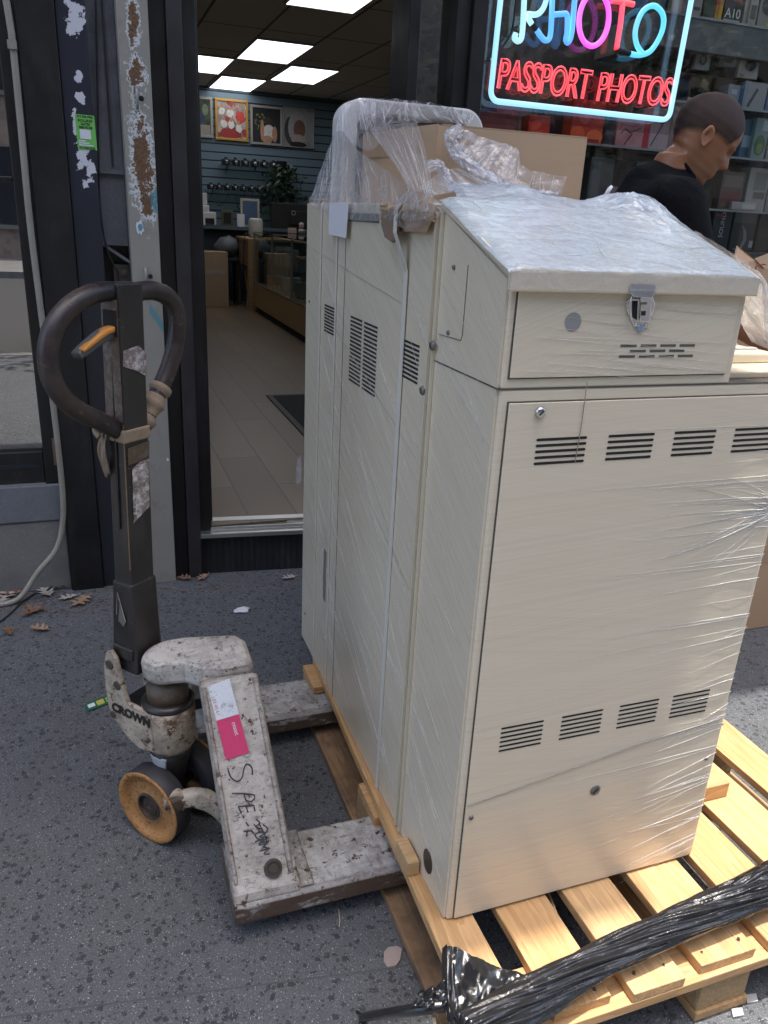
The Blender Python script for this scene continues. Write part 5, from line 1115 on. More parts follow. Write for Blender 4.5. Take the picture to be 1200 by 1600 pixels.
sheet([sy(726,203,.642), sy(770,220,.642), sy(808,232,.640), sy(820,262,.62), sy(886,276,.60)], [sy(712,230,.63), sy(736,262,.61), sy(775,288,.58), sy(820,303,.55), sy(876,306,.53)], 80, 40, Fm_torn, .0, .005, 27, 6, Vector((.1,-1,.3)), pl=44, pr=.0007)
# cover of the hood opening and over the carton
sheet([sy(560,153,ys-.004), sy(620,155,ys-.004), sy(690,164,ys-.004), sy(742,180,ys-.004)],
      [Cl+Vector((-.008,.0,1.592)), Cl.lerp(Cc,.6)+Vector((-.01,0,1.594)), Cc+Vector((.05,.02,1.592)), Cc+Vector((.09,.05,1.592))], 80, 30, mat_film('film_hood',.0,.40,scale=9,tint=(.8,.78,.82),rough=.08,gloss=.5), .004, .006, 8, 11, Vector((0,-1,.6)), pl=90, pr=.0009)
# right: stretched from the lid corner down to the ledge
sheet([Vector((WU+.012,-.016,1.318)), Vector((WU+.014,-.010,1.343)), Vector((WU+.013,.06,1.372)), Vector((WU+.012,.16,1.405))],
      [Vector((.50,-.004,1.182)), Vector((.575,-.006,1.186)), Vector((.625,.03,1.19)), Vector((.64,.2,1.21))], 60, 40, mat_film('film_right',.06,.6,scale=9,tint=(.8,.78,.76)), .0, .004, 15, 8, Vector((1,-.4,0)), pl=40)
# tension ridges where the film was stretched round the cabinet (taut thin pleats)
M_pleat = mat_film('film_pleat', .45, .95, scale=40, tint=(.95,.95,.93), rough=.15, gloss=.2)
rp = random.Random(31); mb = MB()
for k in range(62):
    z = rp.uniform(.17,1.14); x1 = .572; ln_ = min(.55, .05+abs(rp.gauss(0,.22))); x0 = x1-ln_; sl = (z-.953)*rp.uniform(.0,.10)+rp.uniform(-.012,.012)
    r_ = rp.uniform(.00022,.0006)
    pts = [Vector((x1+(x0-x1)*t, -.0052-.0004*math.sin(9*t+k), z+sl*t+.0012*noise.noise(Vector((t*6,k,0))))) for t in [i/10 for i in range(11)]]
    mb.tube(pts, [max(.00004, r_*(1-t)**.7) for t in [i/10 for i in range(11)]], 5)
for k in range(34):
    a = R(rp.gauss(0,24)); L_ = rp.uniform(.04,.30); r_ = rp.uniform(.0003,.0009); o_ = Vector((.573+.002*rp.random(), -.0055, .953+rp.gauss(0,.012)))
    mb.tube([o_+Vector((-math.cos(a)*L_*t, -.0006*math.sin(5*t+k), math.sin(a)*L_*t*(1-.35*t))) for t in [i/8 for i in range(9)]], [max(.00004, r_*(1-t)**.8) for t in [i/8 for i in range(9)]], 5)
dk_ = MB()
for y, z, L_, a in ((1.10,1.32,.75,7),(1.09,1.22,.9,20),(1.06,1.0,1.0,24),(.98,.86,.85,36),(.9,.62,.7,34),(.75,1.02,.7,40),(1.08,.72,.5,38),(.62,.60,.5,42)):
    a = R(a); pts = []
    for i in range(15):
        p = Vector((-.0054, y-L_*i/14*math.cos(a), z-L_*i/14*math.sin(a)*.8))
        if p.y < .01 or p.z < .17: break
        pts.append(p)
    dk_.tube(pts, [.0007*math.sin(math.pi*(.1+.8*i/14)) for i in range(len(pts))], 5)
dk_.build('film_edge', plain('film_edge_side',(.40,.37,.32),.3), fl, smooth=True)
for k in range(120):
    y = rp.uniform(.05,1.05); z = rp.uniform(.3,1.35); L_ = rp.uniform(.12,.5); a = R(rp.uniform(18,52)); r_ = rp.uniform(.0002,.0005)
    pts = []
    for i in range(11):
        t = i/10; p = Vector((-.0056, y-L_*t*math.cos(a), z-L_*t*math.sin(a)*.8))
        if p.y < .008 or p.z < .165 or (p.z > 1.17 and p.y < .24 and p.z > 1.31+.3*p.y): break
        pts.append(p)
    if len(pts) > 3: mb.tube(pts, [max(.00004, r_*math.sin(math.pi*(.08+.9*i/10))) for i in range(len(pts))], 5)
for k in range(26):
    z = rp.uniform(1.2,1.305); x0 = rp.uniform(.02,.25); L_ = rp.uniform(.08,.3); sl = -rp.uniform(.1,.5)
    pts = [Vector((min(.41,x0+L_*t), -.0052, max(1.185, z+sl*.25*L_*t))) for t in [i/6 for i in range(7)]]
    mb.tube(pts, [.0003*math.sin(math.pi*(.1+.85*i/6)) for i in range(7)], 5)
for k in range(36):
    u, v = rp.uniform(.01,.95), rp.uniform(.03,.6); a = rp.choice((rp.gauss(.1,.25), rp.gauss(-.5,.3), rp.gauss(1.1,.35))); L_ = rp.uniform(.06,.4); r_ = rp.uniform(.0002,.0006); pts = []
    for i in range(12):
        t = i/11; uu, vv = u+L_*t*math.cos(a)+.01*math.sin(7*t+k), v+L_*t*math.sin(a)*.8
        if not (.005 < uu < .995 and .02 < vv < .75): break
        pts.append(lid_pt(uu, vv)+Vector((0,0,.0012)))
    if len(pts) > 4: mb.tube(pts, [max(.00005, r_*math.sin(math.pi*(.06+.9*i/11))) for i in range(len(pts))], 5)
PLEATS.add(mb.v, mb.f)
# gathered knots and torn tails
def knot(c, r, seed, mat, n=36):
    c = Vector(c)
    def f(u, v):
        a, b = 2*math.pi*u, math.pi*v; d = Vector((math.cos(a)*math.sin(b)*1.2, math.sin(a)*math.sin(b)*.45, math.cos(b)))
        return c+d*r*(.65+.38*fb(d,1.9,seed))
    MB().grid(f, n, n//2).build('gathered_knot', mat, fl, smooth=True)
Fm_knot = mat_film('film_knot', .35, .95, scale=30, tint=(.85,.85,.85), bump=1., bd=.01)

MB().tube([Vector((.016,-.0055,.425)),Vector((.20,-.0062,.455)),Vector((.40,-.0058,.487)),Vector((.56,-.0055,.505))], .0011, 6).build('film_edge', plain('film_edge_grey',(.30,.28,.24),.3), fl)
MB().tube([Vector((.14,-.006,1.185)),Vector((.141,-.006,1.12)),Vector((.139,-.0058,1.06))], .0007, 6).build('film_edge', plain('film_edge_tan',(.34,.28,.2),.4), fl)
sheet([Vector((-.012,1.118,.75)),Vector((-.02,1.126,.73)),Vector((-.012,1.124,.70))],[Vector((-.012,1.118,.66)),Vector((-.025,1.13,.655)),Vector((-.01,1.126,.66))], 16, 20, Fm_sheet, 0, .006, 9, 3)
a = sy(946,306,.42); b = sy(956,291,.42); MB().tube([a, a.lerp(b,.5)+Vector((0,0,.002)), b], [.004,.0042,.003], 8).build('plastic_tab', plain('white_tab',(.72,.72,.74),.35), fl, smooth=True)
PLEATS.build('film_pleats', M_pleat, fl, smooth=True)
# ------------------------------------------------------------------ black film lying on the pallet
bf = empty('black_film', (.3,-.18,.15), 'twisted rope of glossy black stretch film lying across the pallet', 'plastic film')
ctr = catmull([sz(1450,1290,.185), sz(1290,1350,.200), sz(1190,1388,.203), sz(1120,1418,.2), sz(1040,1452,.197), sz(960,1488,.197), sz(880,1530,.2), sz(800,1575,.205), sz(730,1620,.21)], 14)
N = len(ctr); NS = 150
rings = []
for i, c in enumerate(ctr):
    t = (ctr[min(i+1,N-1)]-ctr[max(i-1,0)]).normalized(); s = t.cross(Vector((0,0,1))).normalized(); up = s.cross(t)
    f = i/(N-1); rr_ = .031+.005*math.sin(f*7+1)-.005*f
    if f < .2: rr_ -= .010*math.sin(f/.2*math.pi)*(1 if f > .06 else 0)
    ring = []
    for k in range(NS):
        a = 2*math.pi*k/NS; tw = a+f*3.2
        rg = .22*abs(math.sin(tw*5.5+2*noise.noise(Vector((f*5,1,math.cos(a))))))+.09*abs(math.sin(tw*13+4*noise.noise(Vector((f*7,4,math.sin(a))))))+.22*noise.noise(Vector((math.cos(tw)*1.6,math.sin(tw)*1.6,f*5)))+.07*noise.noise(Vector((math.cos(tw)*7,math.sin(tw)*7,f*8)))
        r_ = rr_*(.82+rg)
        ring.append(c+s*math.cos(a)*r_*1.12+up*math.sin(a)*r_*.95)
    rings.append(ring)
MB().loft(rings).build('film_rope', M_bfilm, bf, smooth=True)
def bsheet(T, B, nu, nv, amp, seed, nm='film_sheet'):
    Ts, Bs = catmull(T,6), catmull(B,6)
    def f(u, v):
        p = cvl(Ts,u).lerp(cvl(Bs,u),v); return p+Vector((.2,-.3,1))*amp*(.8*fb((u*.9,v*.7,0),1.9,seed)*.6+1.3*noise.noise(Vector((u*5,v*2.4,seed)))+.25*noise.noise(Vector((u*17,v*6,seed))))
    MB().grid(f, nu, nv).build(nm, M_bfilm, bf, smooth=True)
bsheet([sz(700,1482,.19), sz(745,1500,.185), sz(790,1520,.18), sz(850,1532,.19)], [sz(700,1640,.175), sz(740,1640,.17), sz(780,1620,.175), sz(830,1570,.2)], 60, 50, .012, 3)
bsheet([sz(690,1482,.20), sz(697,1480,.215), sz(706,1481,.20)], [sz(690,1580,.16), sz(702,1600,.175), sz(714,1600,.175)], 30, 60, .008, 9)
bsheet([sz(655,1548,.175), sz(672,1545,.18), sz(692,1535,.185)], [sz(640,1575,.165), sz(670,1578,.17), sz(702,1572,.17)], 40, 24, .010, 6)
mb = MB(); tl = catmull([sz(708,1568,.168), sz(660,1576,.16), sz(610,1583,.11), sz(566,1589,.03)], 8)
mb.tube(tl, [.011-.003*i/len(tl) for i in range(len(tl))], 14); mb.build('film_tail', M_bfilm, bf, smooth=True)
bsheet([sz(556,1578,.03), sz(562,1582,.035), sz(572,1590,.03)], [sz(560,1600,.012), sz(566,1606,.015), sz(574,1610,.012)], 14, 14, .006, 2)
# ------------------------------------------------------------------ hand pallet truck
jk = empty('pallet_truck', (-.2, .575, 0), 'worn white hand pallet truck with black handle, its forks under the pallet', 'pallet truck')
def svp(x, y, P0, n):
    d = fwd + (x-600)/F*cr - (y-800)/F*cu; n = Vector(n)
    return CAM + d*((Vector(P0)-CAM).dot(n)/d.dot(n))
A = R(50); AX = Vector((math.sin(A), math.cos(A), 0)); H = Vector((-math.cos(A), math.sin(A), 0)); UZ = Vector((0,0,1))
S0 = Vector((-.452, .590, 0))     # steering axis
# forks
for yb in (.193, .785):
    y0, y1 = yb, yb+.172
    mb = MB()
    prof = [(y0,.052),(y0,.092),(y0+.010,.103),(y1-.010,.103),(y1,.092),(y1,.052),(y1-.006,.052),(y1-.006,.088),(y1-.014,.096),(y0+.014,.096),(y0+.006,.088),(y0+.006,.052)]
    mb.prism([(-.37,y,z) for y,z in prof], (1.25,0,0)); fk = mb.build('fork', M_worn_fork, jk, bevel=.0015)
    if yb < .3:
        MB().box(-.371,-.366,y0+.001,y1-.001,.050,.1025).build('fork_heel', M_worn_fork, fk, bevel=.002)
    mb = MB(); mb.lathe((.74,yb+.05,.04),(0,1,0),[(0,0),(.038,0),(.038,.07),(0,.07)],24); mb.build('load_roller', M_rubber, jk)
# raised weld lip where frame meets fork
MB().prism([(-.235,.20,.1032),(-.205,.20,.1032),(-.205,.36,.1032),(-.235,.36,.1032)], (0,0,.004)).build('weld_plate', M_worn_fork, jk, bevel=.002)
# sloped frame: pressed box on both sides of the pump
def frame_side(sgn, nm):
    ty, tz = (.428,.484) if sgn > 0 else (.455,.405)
    f = lambda x, y, z: Vector((x, .575+(y-.575)*sgn, z))
    sl_ = Vector((0,.225,.385)).normalized(); nr = Vector((0,-sl_.z,sl_.y))
    # front face corners: lower left, lower right, upper right, upper left
    c = [(-.368,.203,.100),(-.238,.203,.100),(-.276,ty,tz),(-.398,ty,tz)]
    mb = MB(); th = .034
    pts = [f(*p) for p in c]; n2 = Vector((0,nr.y*sgn,nr.z)); back = [p-n2*th for p in pts]
    mb.hexa([back[0],back[1],pts[1],pts[0],back[3],back[2],pts[2],pts[3]])
    return mb.build(nm, M_worn, jk, bevel=.006, seg=3), pts, n2
fr, FP, FN = frame_side(1, 'sloped_frame'); fr2, _, _ = frame_side(-1, 'sloped_frame')
def fpt(u, v, e=.0012): return (FP[0].lerp(FP[1],u)).lerp(FP[3].lerp(FP[2],u), v)+FN*e
# pressed side ridges
for u0, u1 in ((.02,.10),(.88,.985)):
    mb = MB(); mb.hexa([fpt(u0,.07,-.001),fpt(u1,.07,-.001),fpt(u1,.97,-.001),fpt(u0,.97,-.001),fpt(u0+.015,.08,.005),fpt(u1-.015,.08,.005),fpt(u1-.015,.965,.005),fpt(u0+.015,.965,.005)]); mb.build('frame_ridge', M_worn, fr, bevel=.002)
# block between fork and frame
MB().hexa([(-.372,.197,.096),(-.232,.197,.096),(-.232,.250,.096),(-.372,.250,.096),(-.370,.204,.116),(-.236,.204,.116),(-.240,.245,.16),(-.370,.245,.16)]).build('frame_foot', M_worn, jk, bevel=.006, seg=3)
MB().hexa([(-.372,.90,.096),(-.232,.90,.096),(-.232,.953,.096),(-.372,.953,.096),(-.370,.905,.16),(-.240,.905,.16),(-.236,.946,.116),(-.370,.946,.116)]).build('frame_foot', M_worn, jk, bevel=.006, seg=3)
c = fpt(.66,.115,.002); mb = MB().lathe(c, FN, [(.0,.004),(.009,.004),(.009,.002),(.014,.002),(.0145,.007),(.018,.007),(.019,0)], 24); mb.build('pivot_bolt', plain('dirty_bolt',(.12,.105,.09),.45,.6), fr, smooth=False)
# reflective tape: white and pink halves with tiny print
def quad_on(uvs, mat, nm, e): return MB().prism([fpt(u,v,e) for u,v in uvs], FN*.0006).build(nm, mat, fr)
def mat_refl(name, col, dirt):
    m = Mat(name, col, .35); v = m.voro(330, None, 'DISTANCE_TO_EDGE'); l = m.ramp(v, .03, .08)
    c = m.mix(l, tuple(x*.72 for x in col), col); g = m.ramp(m.noise(40,6,.75), .56, .68); c = m.mix(m.math('MULTIPLY', g, dirt), c, (.08,.06,.05)); m.base(c); return m.m
uvof = lambda x, y: (lambda p: None)
def fuv(px_, py_):
    p = svp(px_, py_, FP[0]+FN*.0012, FN); v = (p-FP[0]).dot((FP[3]-FP[0]).normalized())/ (FP[3]-FP[0]).length
    # solve bilinear u at this v
    a = FP[0].lerp(FP[3], v); b = FP[1].lerp(FP[2], v); u = (p-a).dot((b-a))/((b-a).length_squared); return (u, v)
w4 = [fuv(324,1072), fuv(358,1057), fuv(373,1112), fuv(338,1125)]
p4 = [fuv(338,1125.5), fuv(373,1112.5), fuv(389,1172), fuv(353,1186)]
quad_on(w4[::-1], mat_refl('white_reflective',(.66,.72,.78),.6), 'reflective_tape', .0015); quad_on(p4[::-1], mat_refl('pink_reflective',(.62,.06,.17),.2), 'reflective_tape', .0015)
def ink(strokes, r, mat, nm):
    mb = MB()
    for s in strokes:
        pts = [fpt(*fuv(x, y), .0016) for x, y in s]
        if len(pts) > 2: pts = catmull(pts, 5)
        mb.tube(pts, r, 6)
    return mb.build(nm, mat, fr)
M_ink = plain('marker_ink', (.035,.035,.04), .5, var=.4, scale=80)
ink([[(394,1195),(397,1202),(392,1208),(380,1207),(370,1210),(366,1220),(372,1222),(377,1217)],   # placeholder curve replaced below
    ] if False else [
    [(355.7,1198),(360,1211.7),(370.3,1218.4),(378,1211.7),(380.4,1199.3),(385,1190.3),(392.8,1194.8),(394,1207)],
    [(362,1238),(380,1237),(397,1238)], [(381,1237),(384,1247),(391,1249),(397,1244),(397,1238)],
    [(372,1258),(396,1254)], [(372,1258),(377,1269)], [(384,1256),(387,1266)], [(396,1254),(398,1264)],
    [(379,1272),(381,1276)], [(384,1282),(388,1288)], [(380,1297),(392,1295),(396,1299)], [(386,1296),(385,1305)]], .00125, M_ink, 'handwriting')
ink([[(399,1276),(406,1282),(399,1288),(410,1292),(402,1297),(415,1296),(405,1304),(418,1303),(409,1312),(420,1309),(412,1318),(421,1321)], [(396,1284),(404,1294),(398,1302),(408,1310)], [(410,1284),(418,1290),(412,1300)], [(398,1312),(412,1306),(404,1316),(416,1313)], [(405,1326),(418,1322),(412,1330),(421,1329)], [(404,1282),(411,1296),(416,1310),(409,1322)]], .0011, M_ink, 'scribble')
tx0 = fpt(*fuv(340,1100)); 
text_mb('23 45 61', .010, fpt(*fuv(331,1092),.0023), fpt(*fuv(341,1122))-fpt(*fuv(331,1092)), fpt(*fuv(345,1088))-fpt(*fuv(331,1092)), .0002).build('print', plain('red_print',(.4,.1,.1),.5), fr)
text_mb('200063', .0095, fpt(*fuv(372,1145),.0023), fpt(*fuv(364,1118))-fpt(*fuv(372,1145)), -(fpt(*fuv(380,1140))-fpt(*fuv(366,1146))), .0002).build('print', M_paper, fr)
# gooseneck from the frame top over the pump
gz = lambda x: .462+max(0,min(1,(x+.50)/.20))*.024
plan = [Vector((-.452+.054*math.cos(t), .585+.054*math.sin(t), 0)) for t in [math.pi*.5+math.pi*1.0*k/12 for k in range(13)]]
plan += [Vector((-.42,.520,0)), Vector((-.385,.482,0)), Vector((-.345,.462,0)), Vector((-.285,.458,0)), Vector((-.276,.475,0)), Vector((-.276,.56,0)), Vector((-.29,.585,0)), Vector((-.36,.612,0)), Vector((-.41,.632,0))]
k_ = len(plan); gm = MB()
lv_ = [(-.050,.90),(-.040,.98),(-.012,1.0),(.0,.97),(.007,.88),(.010,.74)]
cx_ = Vector((-.375,.548,0))
gm.loft([[Vector((cx_.x+(p.x-cx_.x)*s_, cx_.y+(p.y-cx_.y)*s_, gz(p.x)+dz)) for p in plan] for dz, s_ in lv_])
gm.build('gooseneck', M_worn, jk, bevel=.004, seg=2)
# web from gooseneck into frames
MB().hexa([(-.392,.445,.42),(-.288,.445,.42),(-.285,.70,.40),(-.395,.70,.40),(-.390,.445,.46),(-.288,.445,.46),(-.283,.69,.43),(-.392,.69,.43)]).build('cross_web', M_worn_cream, jk, bevel=.012, seg=3)
# pump column
P_ = lambda z: Vector((S0.x, S0.y, z))
MB().lathe(P_(0), UZ, [(0,.40),(.030,.40),(.031,.445),(.02,.45),(0,.45)], 32).build('ram', M_worn_cream, jk, smooth=True)
MB().lathe(P_(0), UZ, [(.0,.345),(.046,.345),(.047,.385),(.040,.392),(.037,.402),(0,.402)], 32).build('collar', mat_worn('brown_grime_collar',(.13,.105,.075),.5,.5), jk, smooth=True)
MB().lathe(P_(0), UZ, [(.0,.336),(.058,.336),(.060,.345),(.050,.352),(0,.352)], 32).build('seal_ring', M_jblack, jk, smooth=True)
MB().lathe(P_(0), UZ, [(0,.222),(.050,.222),(.058,.235),(.060,.30),(.060,.337),(0,.337)], 40).build('pump_housing', M_worn_cream, jk, smooth=True)
MB().lathe(P_(0), UZ, [(0,.105),(.024,.105),(.036,.16),(.046,.20),(.048,.223),(0,.223)], 32).build('pump_column', M_jblack, jk, smooth=True)
def colr(z): return .024+(.048-.024)*max(0,min(1,(z-.105)/.11))
def patchp(u, v):
    z = ln(.128, .214, v); a0 = -.15-.75*v+.12*noise.noise(Vector((v*7,1,0))); a1 = .35+.25*v+.14*noise.noise(Vector((v*9,5,0)))
    z += .008*noise.noise(Vector((u*6,v*2,3)))*(1 if v in (0,1) else .3); a = ln(a0,a1,u)
    return P_(z)+(-AX*math.cos(a)-H*math.sin(a))*(colr(z)*1.02+.0012)
MB().grid(patchp, 16, 16).build('paint_patch', plain('bare_white_paint',(.55,.57,.60),.5,var=.25,scale=30), jk, smooth=True, solid=.0008)
# lugs carrying the handle, with lettering
def lug(side, nm):
    off = -AX*.060*side
    poly = [(-.01,.235),(-.01,.337),(.075,.340),(.098,.395),(.118,.445),(.140,.462),(.166,.452),(.182,.415),(.184,.36),(.176,.305),(.150,.275),(.085,.240),(.04,.226)]
    return MB().prism([P_(z)+H*(s if s < .05 else .05+(s-.05)*.66)+off for s, z in poly], AX*.012*side).build(nm, M_worn_cream, jk, bevel=.004, seg=3)
lg = lug(1, 'handle_lug'); lg2 = lug(-1, 'handle_lug')
MB().hexa([P_(.235)+H*.03-AX*.048, P_(.255)+H*.10-AX*.048, P_(.255)+H*.10+AX*.048, P_(.235)+H*.03+AX*.048, P_(.32)+H*.03-AX*.048, P_(.32)+H*.115-AX*.048, P_(.32)+H*.115+AX*.048, P_(.32)+H*.03+AX*.048]).build('pump_box', M_jblack, jk, bevel=.004)
def lugpt(s, z, e=.0008): return P_(z)+H*(s if s < .05 else .05+(s-.05)*.66)-AX*(.060+e)
text_mb('CROWN', .031, lugpt(.155,.303,.0008), -H, UZ, .0005, shear=.1, bold=.0016).build('lettering', M_jblack, lg)
for s, z, r in ((.148,.425,.0115),(.118,.377,.011),(.152,.290,.009)):
    MB().lathe(lugpt(s,z,0), -AX, [(r,-.001),(r,.002),(r*.8,.003),(0,.003)], 20).build('rivet', plain('rivet_brown%d' % int(z*1000),(.10,.08,.06),.5,.4), lg)
# wheels
for k, off in enumerate((-.058, .058)):
    c = P_(.0925)+AX*off; d = -AX if k == 0 else AX
    ty = MB().lathe(c, d, [(.060,-.025),(.088,-.025),(.0925,-.020),(.0925,.020),(.088,.0245),(.080,.0245)], 56).build('steer_wheel', M_rubber, jk, smooth=True)
    MB().lathe(c, d, [(.0905,.0215),(.0930,.0250),(.0915,.0272),(.083,.0262),(.077,.0225),(.072,.0145),(.055,.0130),(.037,.0175),(.033,.0185),(.033,.012)], 56).build('rim', M_rust, ty, smooth=True)
    MB().lathe(c, d, [(.0335,.011),(.0335,.0225),(.030,.0225),(.0295,.013),(.022,.0125),(.021,.016),(.008,.017),(.007,.015),(0,.015)], 40).build('hub', mat_worn('greasy_hub%d' % k,(.035,.03,.026),.6,.2), ty, smooth=False)
    MB().lathe(c, d, [(.0340,.0185),(.0375,.0195),(.0375,.0170)], 40).build('hub_ring', M_tape, ty)
MB().cyl(P_(.0925)-AX*.06, P_(.0925)+AX*.06, .012, 16).build('axle', M_jblack, jk)
# lever link from the pump foot to the frame
lk = catmull([svp(274,1250,(-.47,.50,.1),(0,1,0)), svp(300,1246,(-.46,.49,.1),(0,1,0)), svp(325,1251,(-.44,.48,.1),(0,1,0)), svp(345,1266,(-.42,.47,.1),(0,1,0)), svp(372,1300,(-.42,.47,.1),(0,1,0)), Vector((-.335,.43,.082)), Vector((-.30,.40,.080))], 6)
rings = [[p+Vector((0,.016*math.copysign(abs(math.cos(a))**.5,math.cos(a)),0))+ (UZ*.8+Vector((.3,0,0)))*(.022+.006*min(1,i/12))*math.copysign(abs(math.sin(a))**.6,math.sin(a)) for a in [2*math.pi*k/20 for k in range(20)]] for i, p in enumerate(lk)]
MB().loft(rings).build('link_arm', M_worn_cream, jk, smooth=True)
MB().lathe(lk[0]+Vector((.0,-.016,0)), (0,-1,0), [(.0265,-.03),(.0265,.002),(.0,.002)], 28).build('link_eye', M_worn_cream, jk, bevel=.003)
MB().lathe(lk[0]+Vector((.0,-.018,0)), (0,-1,0), [(.0165,0),(.016,.005),(.014,.006),(0,.006)], 24).build('link_pin', mat_worn('brown_pin',(.10,.075,.055),.5,.2), jk)
MB().cyl((-.30,.34,.078),(-.30,.81,.078),.016,16).build('lift_shaft', M_jblack, jk)
MB().tube(catmull([P_(.30)+AX*.05+Vector((.02,0,0)), Vector((-.39,.60,.31)), Vector((-.33,.585,.33))],5), .012, 12).build('hose', M_rubber, jk, smooth=True)
# handle post
PB = P_(.40)+H*.090; PTOP = svp(192,452,PB+Vector((0,0,.7)),AX)
PT = svp(190,446,PB,H)
zt_h = PT.z
up_ = (PT-PB).normalized()
def pbox(z0, z1, wa0, wh0, wa1=None, wh1=None, sh=0):
    wa1 = wa0 if wa1 is None else wa1; wh1 = wh0 if wh1 is None else wh1
    def q(z, wa, wh): c = PB+up_*((z-PB.z)/up_.z); return [c-AX*wa+H*wh, c-AX*wa-H*wh, c+AX*wa-H*wh, c+AX*wa+H*wh]
    return MB().hexa(q(z0,wa0,wh0)+q(z1,wa1,wh1))
post = pbox(.62, zt_h+.006, .033, .026, .031, .025).build('handle_post', M_jblack, jk, bevel=.003)
pbox(.405, .625, .040, .040, .037, .030).build('post_base', M_jblack, jk, bevel=.006, seg=3)
pbox(.44,.47,.045,.03).build('post_collar', M_jblack, jk, bevel=.003)
def pp(z, face, t, e=.0008):
    c = PB+up_*((z-PB.z)/up_.z)
    return c-AX*(.033+e)+H*t if face == 'A' else c-H*(.026+e)+AX*t
# bare metal wear on the left face and the post edge
MB().prism([pp(.66,'A',-.0265,.0004),pp(.66,'A',-.0235,.0004),pp(.98,'A',-.0225,.0004),pp(.98,'A',-.026,.0004)], -AX*.0004).build('worn_edge', plain('bare_brown',(.22,.14,.08),.5,.3,var=.4,scale=60), post)
M_dustg = mat_worn('dusty_grey_side',(.20,.18,.155),.5,.5)
MB().prism([pp(.985,'A',-.0245,.0004),pp(.985,'A',.0245,.0004),pp(1.225,'A',.0225,.0004),pp(1.225,'A',-.0225,.0004)], -AX*.0005).build('side_plate', M_dustg, post)
MB().prism([pp(1.155,'A',-.0205,.0012),pp(1.155,'A',.018,.0012),pp(1.205,'A',.018,.0012),pp(1.205,'A',-.0205,.0012)], -AX*.0004).build('lever_slot', M_slot, post)
def bsheet2(pts, mat, nm): return MB().prism(pts, -H*.0006).build(nm, mat, post)
lbl = bsheet2([pp(.765,'B',-.020),pp(.79,'B',.026),pp(.905,'B',.0285),pp(.885,'B',-.018)], mat_worn('dirty_label',(.72,.70,.70),.2,.05), 'label')
text_mb('23 45 01', .012, pp(.772,'B',-.012,.0018), UZ, -AX, .0002).build('print', M_ink, lbl)
text_mb('CAUTION', .016, pp(.79,'B',.012,.0018), UZ, -AX, .0002).build('print', plain('faded_print',(.35,.33,.32),.6), lbl)
bsheet2([pp(1.085,'B',.005),pp(1.07,'B',.031),pp(1.118,'B',.031),pp(1.135,'B',.012),pp(1.128,'B',-.028),pp(1.098,'B',-.030)], mat_worn('torn_label',(.62,.6,.62),.5,.7), 'torn_label')
bsheet2([pp(.895,'B',-.028),pp(.895,'B',.030),pp(.935,'B',.032),pp(.93,'B',-.028)], mat_worn('glue_residue',(.13,.125,.085),.4,.3), 'glue_residue')
MB().prism([pp(.53,'A',.012,.007),pp(.52,'A',-.004,.007),pp(.535,'A',-.012,.007),pp(.575,'A',.006,.007)], -AX*.0005).build('scuff', plain('grey_scuff',(.14,.13,.12),.6), post)
MB().tube([pp(.535,'A',-.012,.0085),pp(.60,'A',.010,.0085),pp(.545,'A',.016,.0085)], .0008, 6).build('scratch', plain('pale_scratch',(.34,.32,.3),.6), post)
# loop handle in the plane across the post
hl = lambda x, y: svp(x, y, PB+up_*.75, H)
loop = [(200,458),(160,456),(118,472),(86,508),(75,552),(84,600),(114,636),(152,656),(196,678)]
loop2 = [(200,458),(238,454),(264,466),(277,492),(275,534),(262,580),(244,620),(222,664)]
lp = MB().tube(catmull([hl(*p) for p in loop], 7), .0192, 20).build('handle_loop', M_tube, jk, smooth=True)
MB().tube(catmull([hl(*p) for p in loop2], 7), .0192, 20).build('handle_loop', M_tube, jk, smooth=True)
tp = catmull([hl(*p) for p in ((253,604),(244,620),(232,644),(222,664))], 6)
MB().tube(tp, [.0215+.0035*math.sin(i*.9)+.002*(i % 3 == 0) for i in range(len(tp))], 18).build('grip_tape', M_tape, lp, smooth=True)
pbox(.94,.968,.0355,.0285,.036,.029).build('post_tape', M_tape, jk, bevel=.004)
def tail(u, v): return pp(.952-.085*v+.008*math.sin(u*9),'A',ln(.016,.036,u),.006+.010*math.sin(math.pi*v)+.003*math.sin(u*12+v*6))
MB().grid(tail, 14, 14).build('tape_tail', M_tape, jk, smooth=True, solid=.002)
kn_ = pp(.965,'A',.030,.008)
MB().tube(catmull([kn_, kn_+H*.014+UZ*.012, kn_+H*.020-UZ*.008, kn_+H*.008-UZ*.02],5), [.007]*16, 10).build('tape_knot', M_tape, jk, smooth=True)
# release lever
lv = [hl(186,516), hl(160,524), hl(136,542), hl(119,556)]
def bar(pts, w, h, mat, nm, off=Vector((0,0,0)), par=jk):
    cs = catmull(pts, 6); rings = []
    for i, c in enumerate(cs):
        t = (cs[min(i+1,len(cs)-1)]-cs[max(i-1,0)]).normalized(); s = H; u_ = t.cross(s).normalized(); f = i/(len(cs)-1); k = 1-.45*f**3
        rings.append([c+off+s*w*math.copysign(abs(math.cos(a))**.5,math.cos(a))+u_*h*k*math.copysign(abs(math.sin(a))**.5,math.sin(a)) for a in [2*math.pi*q/16 for q in range(16)]])
    return MB().loft(rings).build(nm, mat, par, smooth=True)
le = bar(lv, .012, .013, M_lever, 'release_lever')
bar([p.lerp(lv[1], .06) for p in lv], .0125, .0065, M_orange, 'lever_grip', -H*.003+UZ*.0075+AX*.002, le)
MB().cyl(hl(188,515)-H*.016, hl(188,515)+H*.016, .012, 16).build('lever_pivot', M_jblack, jk)
MB().tube([hl(184,520), hl(176,560)+H*.0, PB+up_*.35-AX*.036], .003, 6).build('pull_rod', M_jblack, jk)
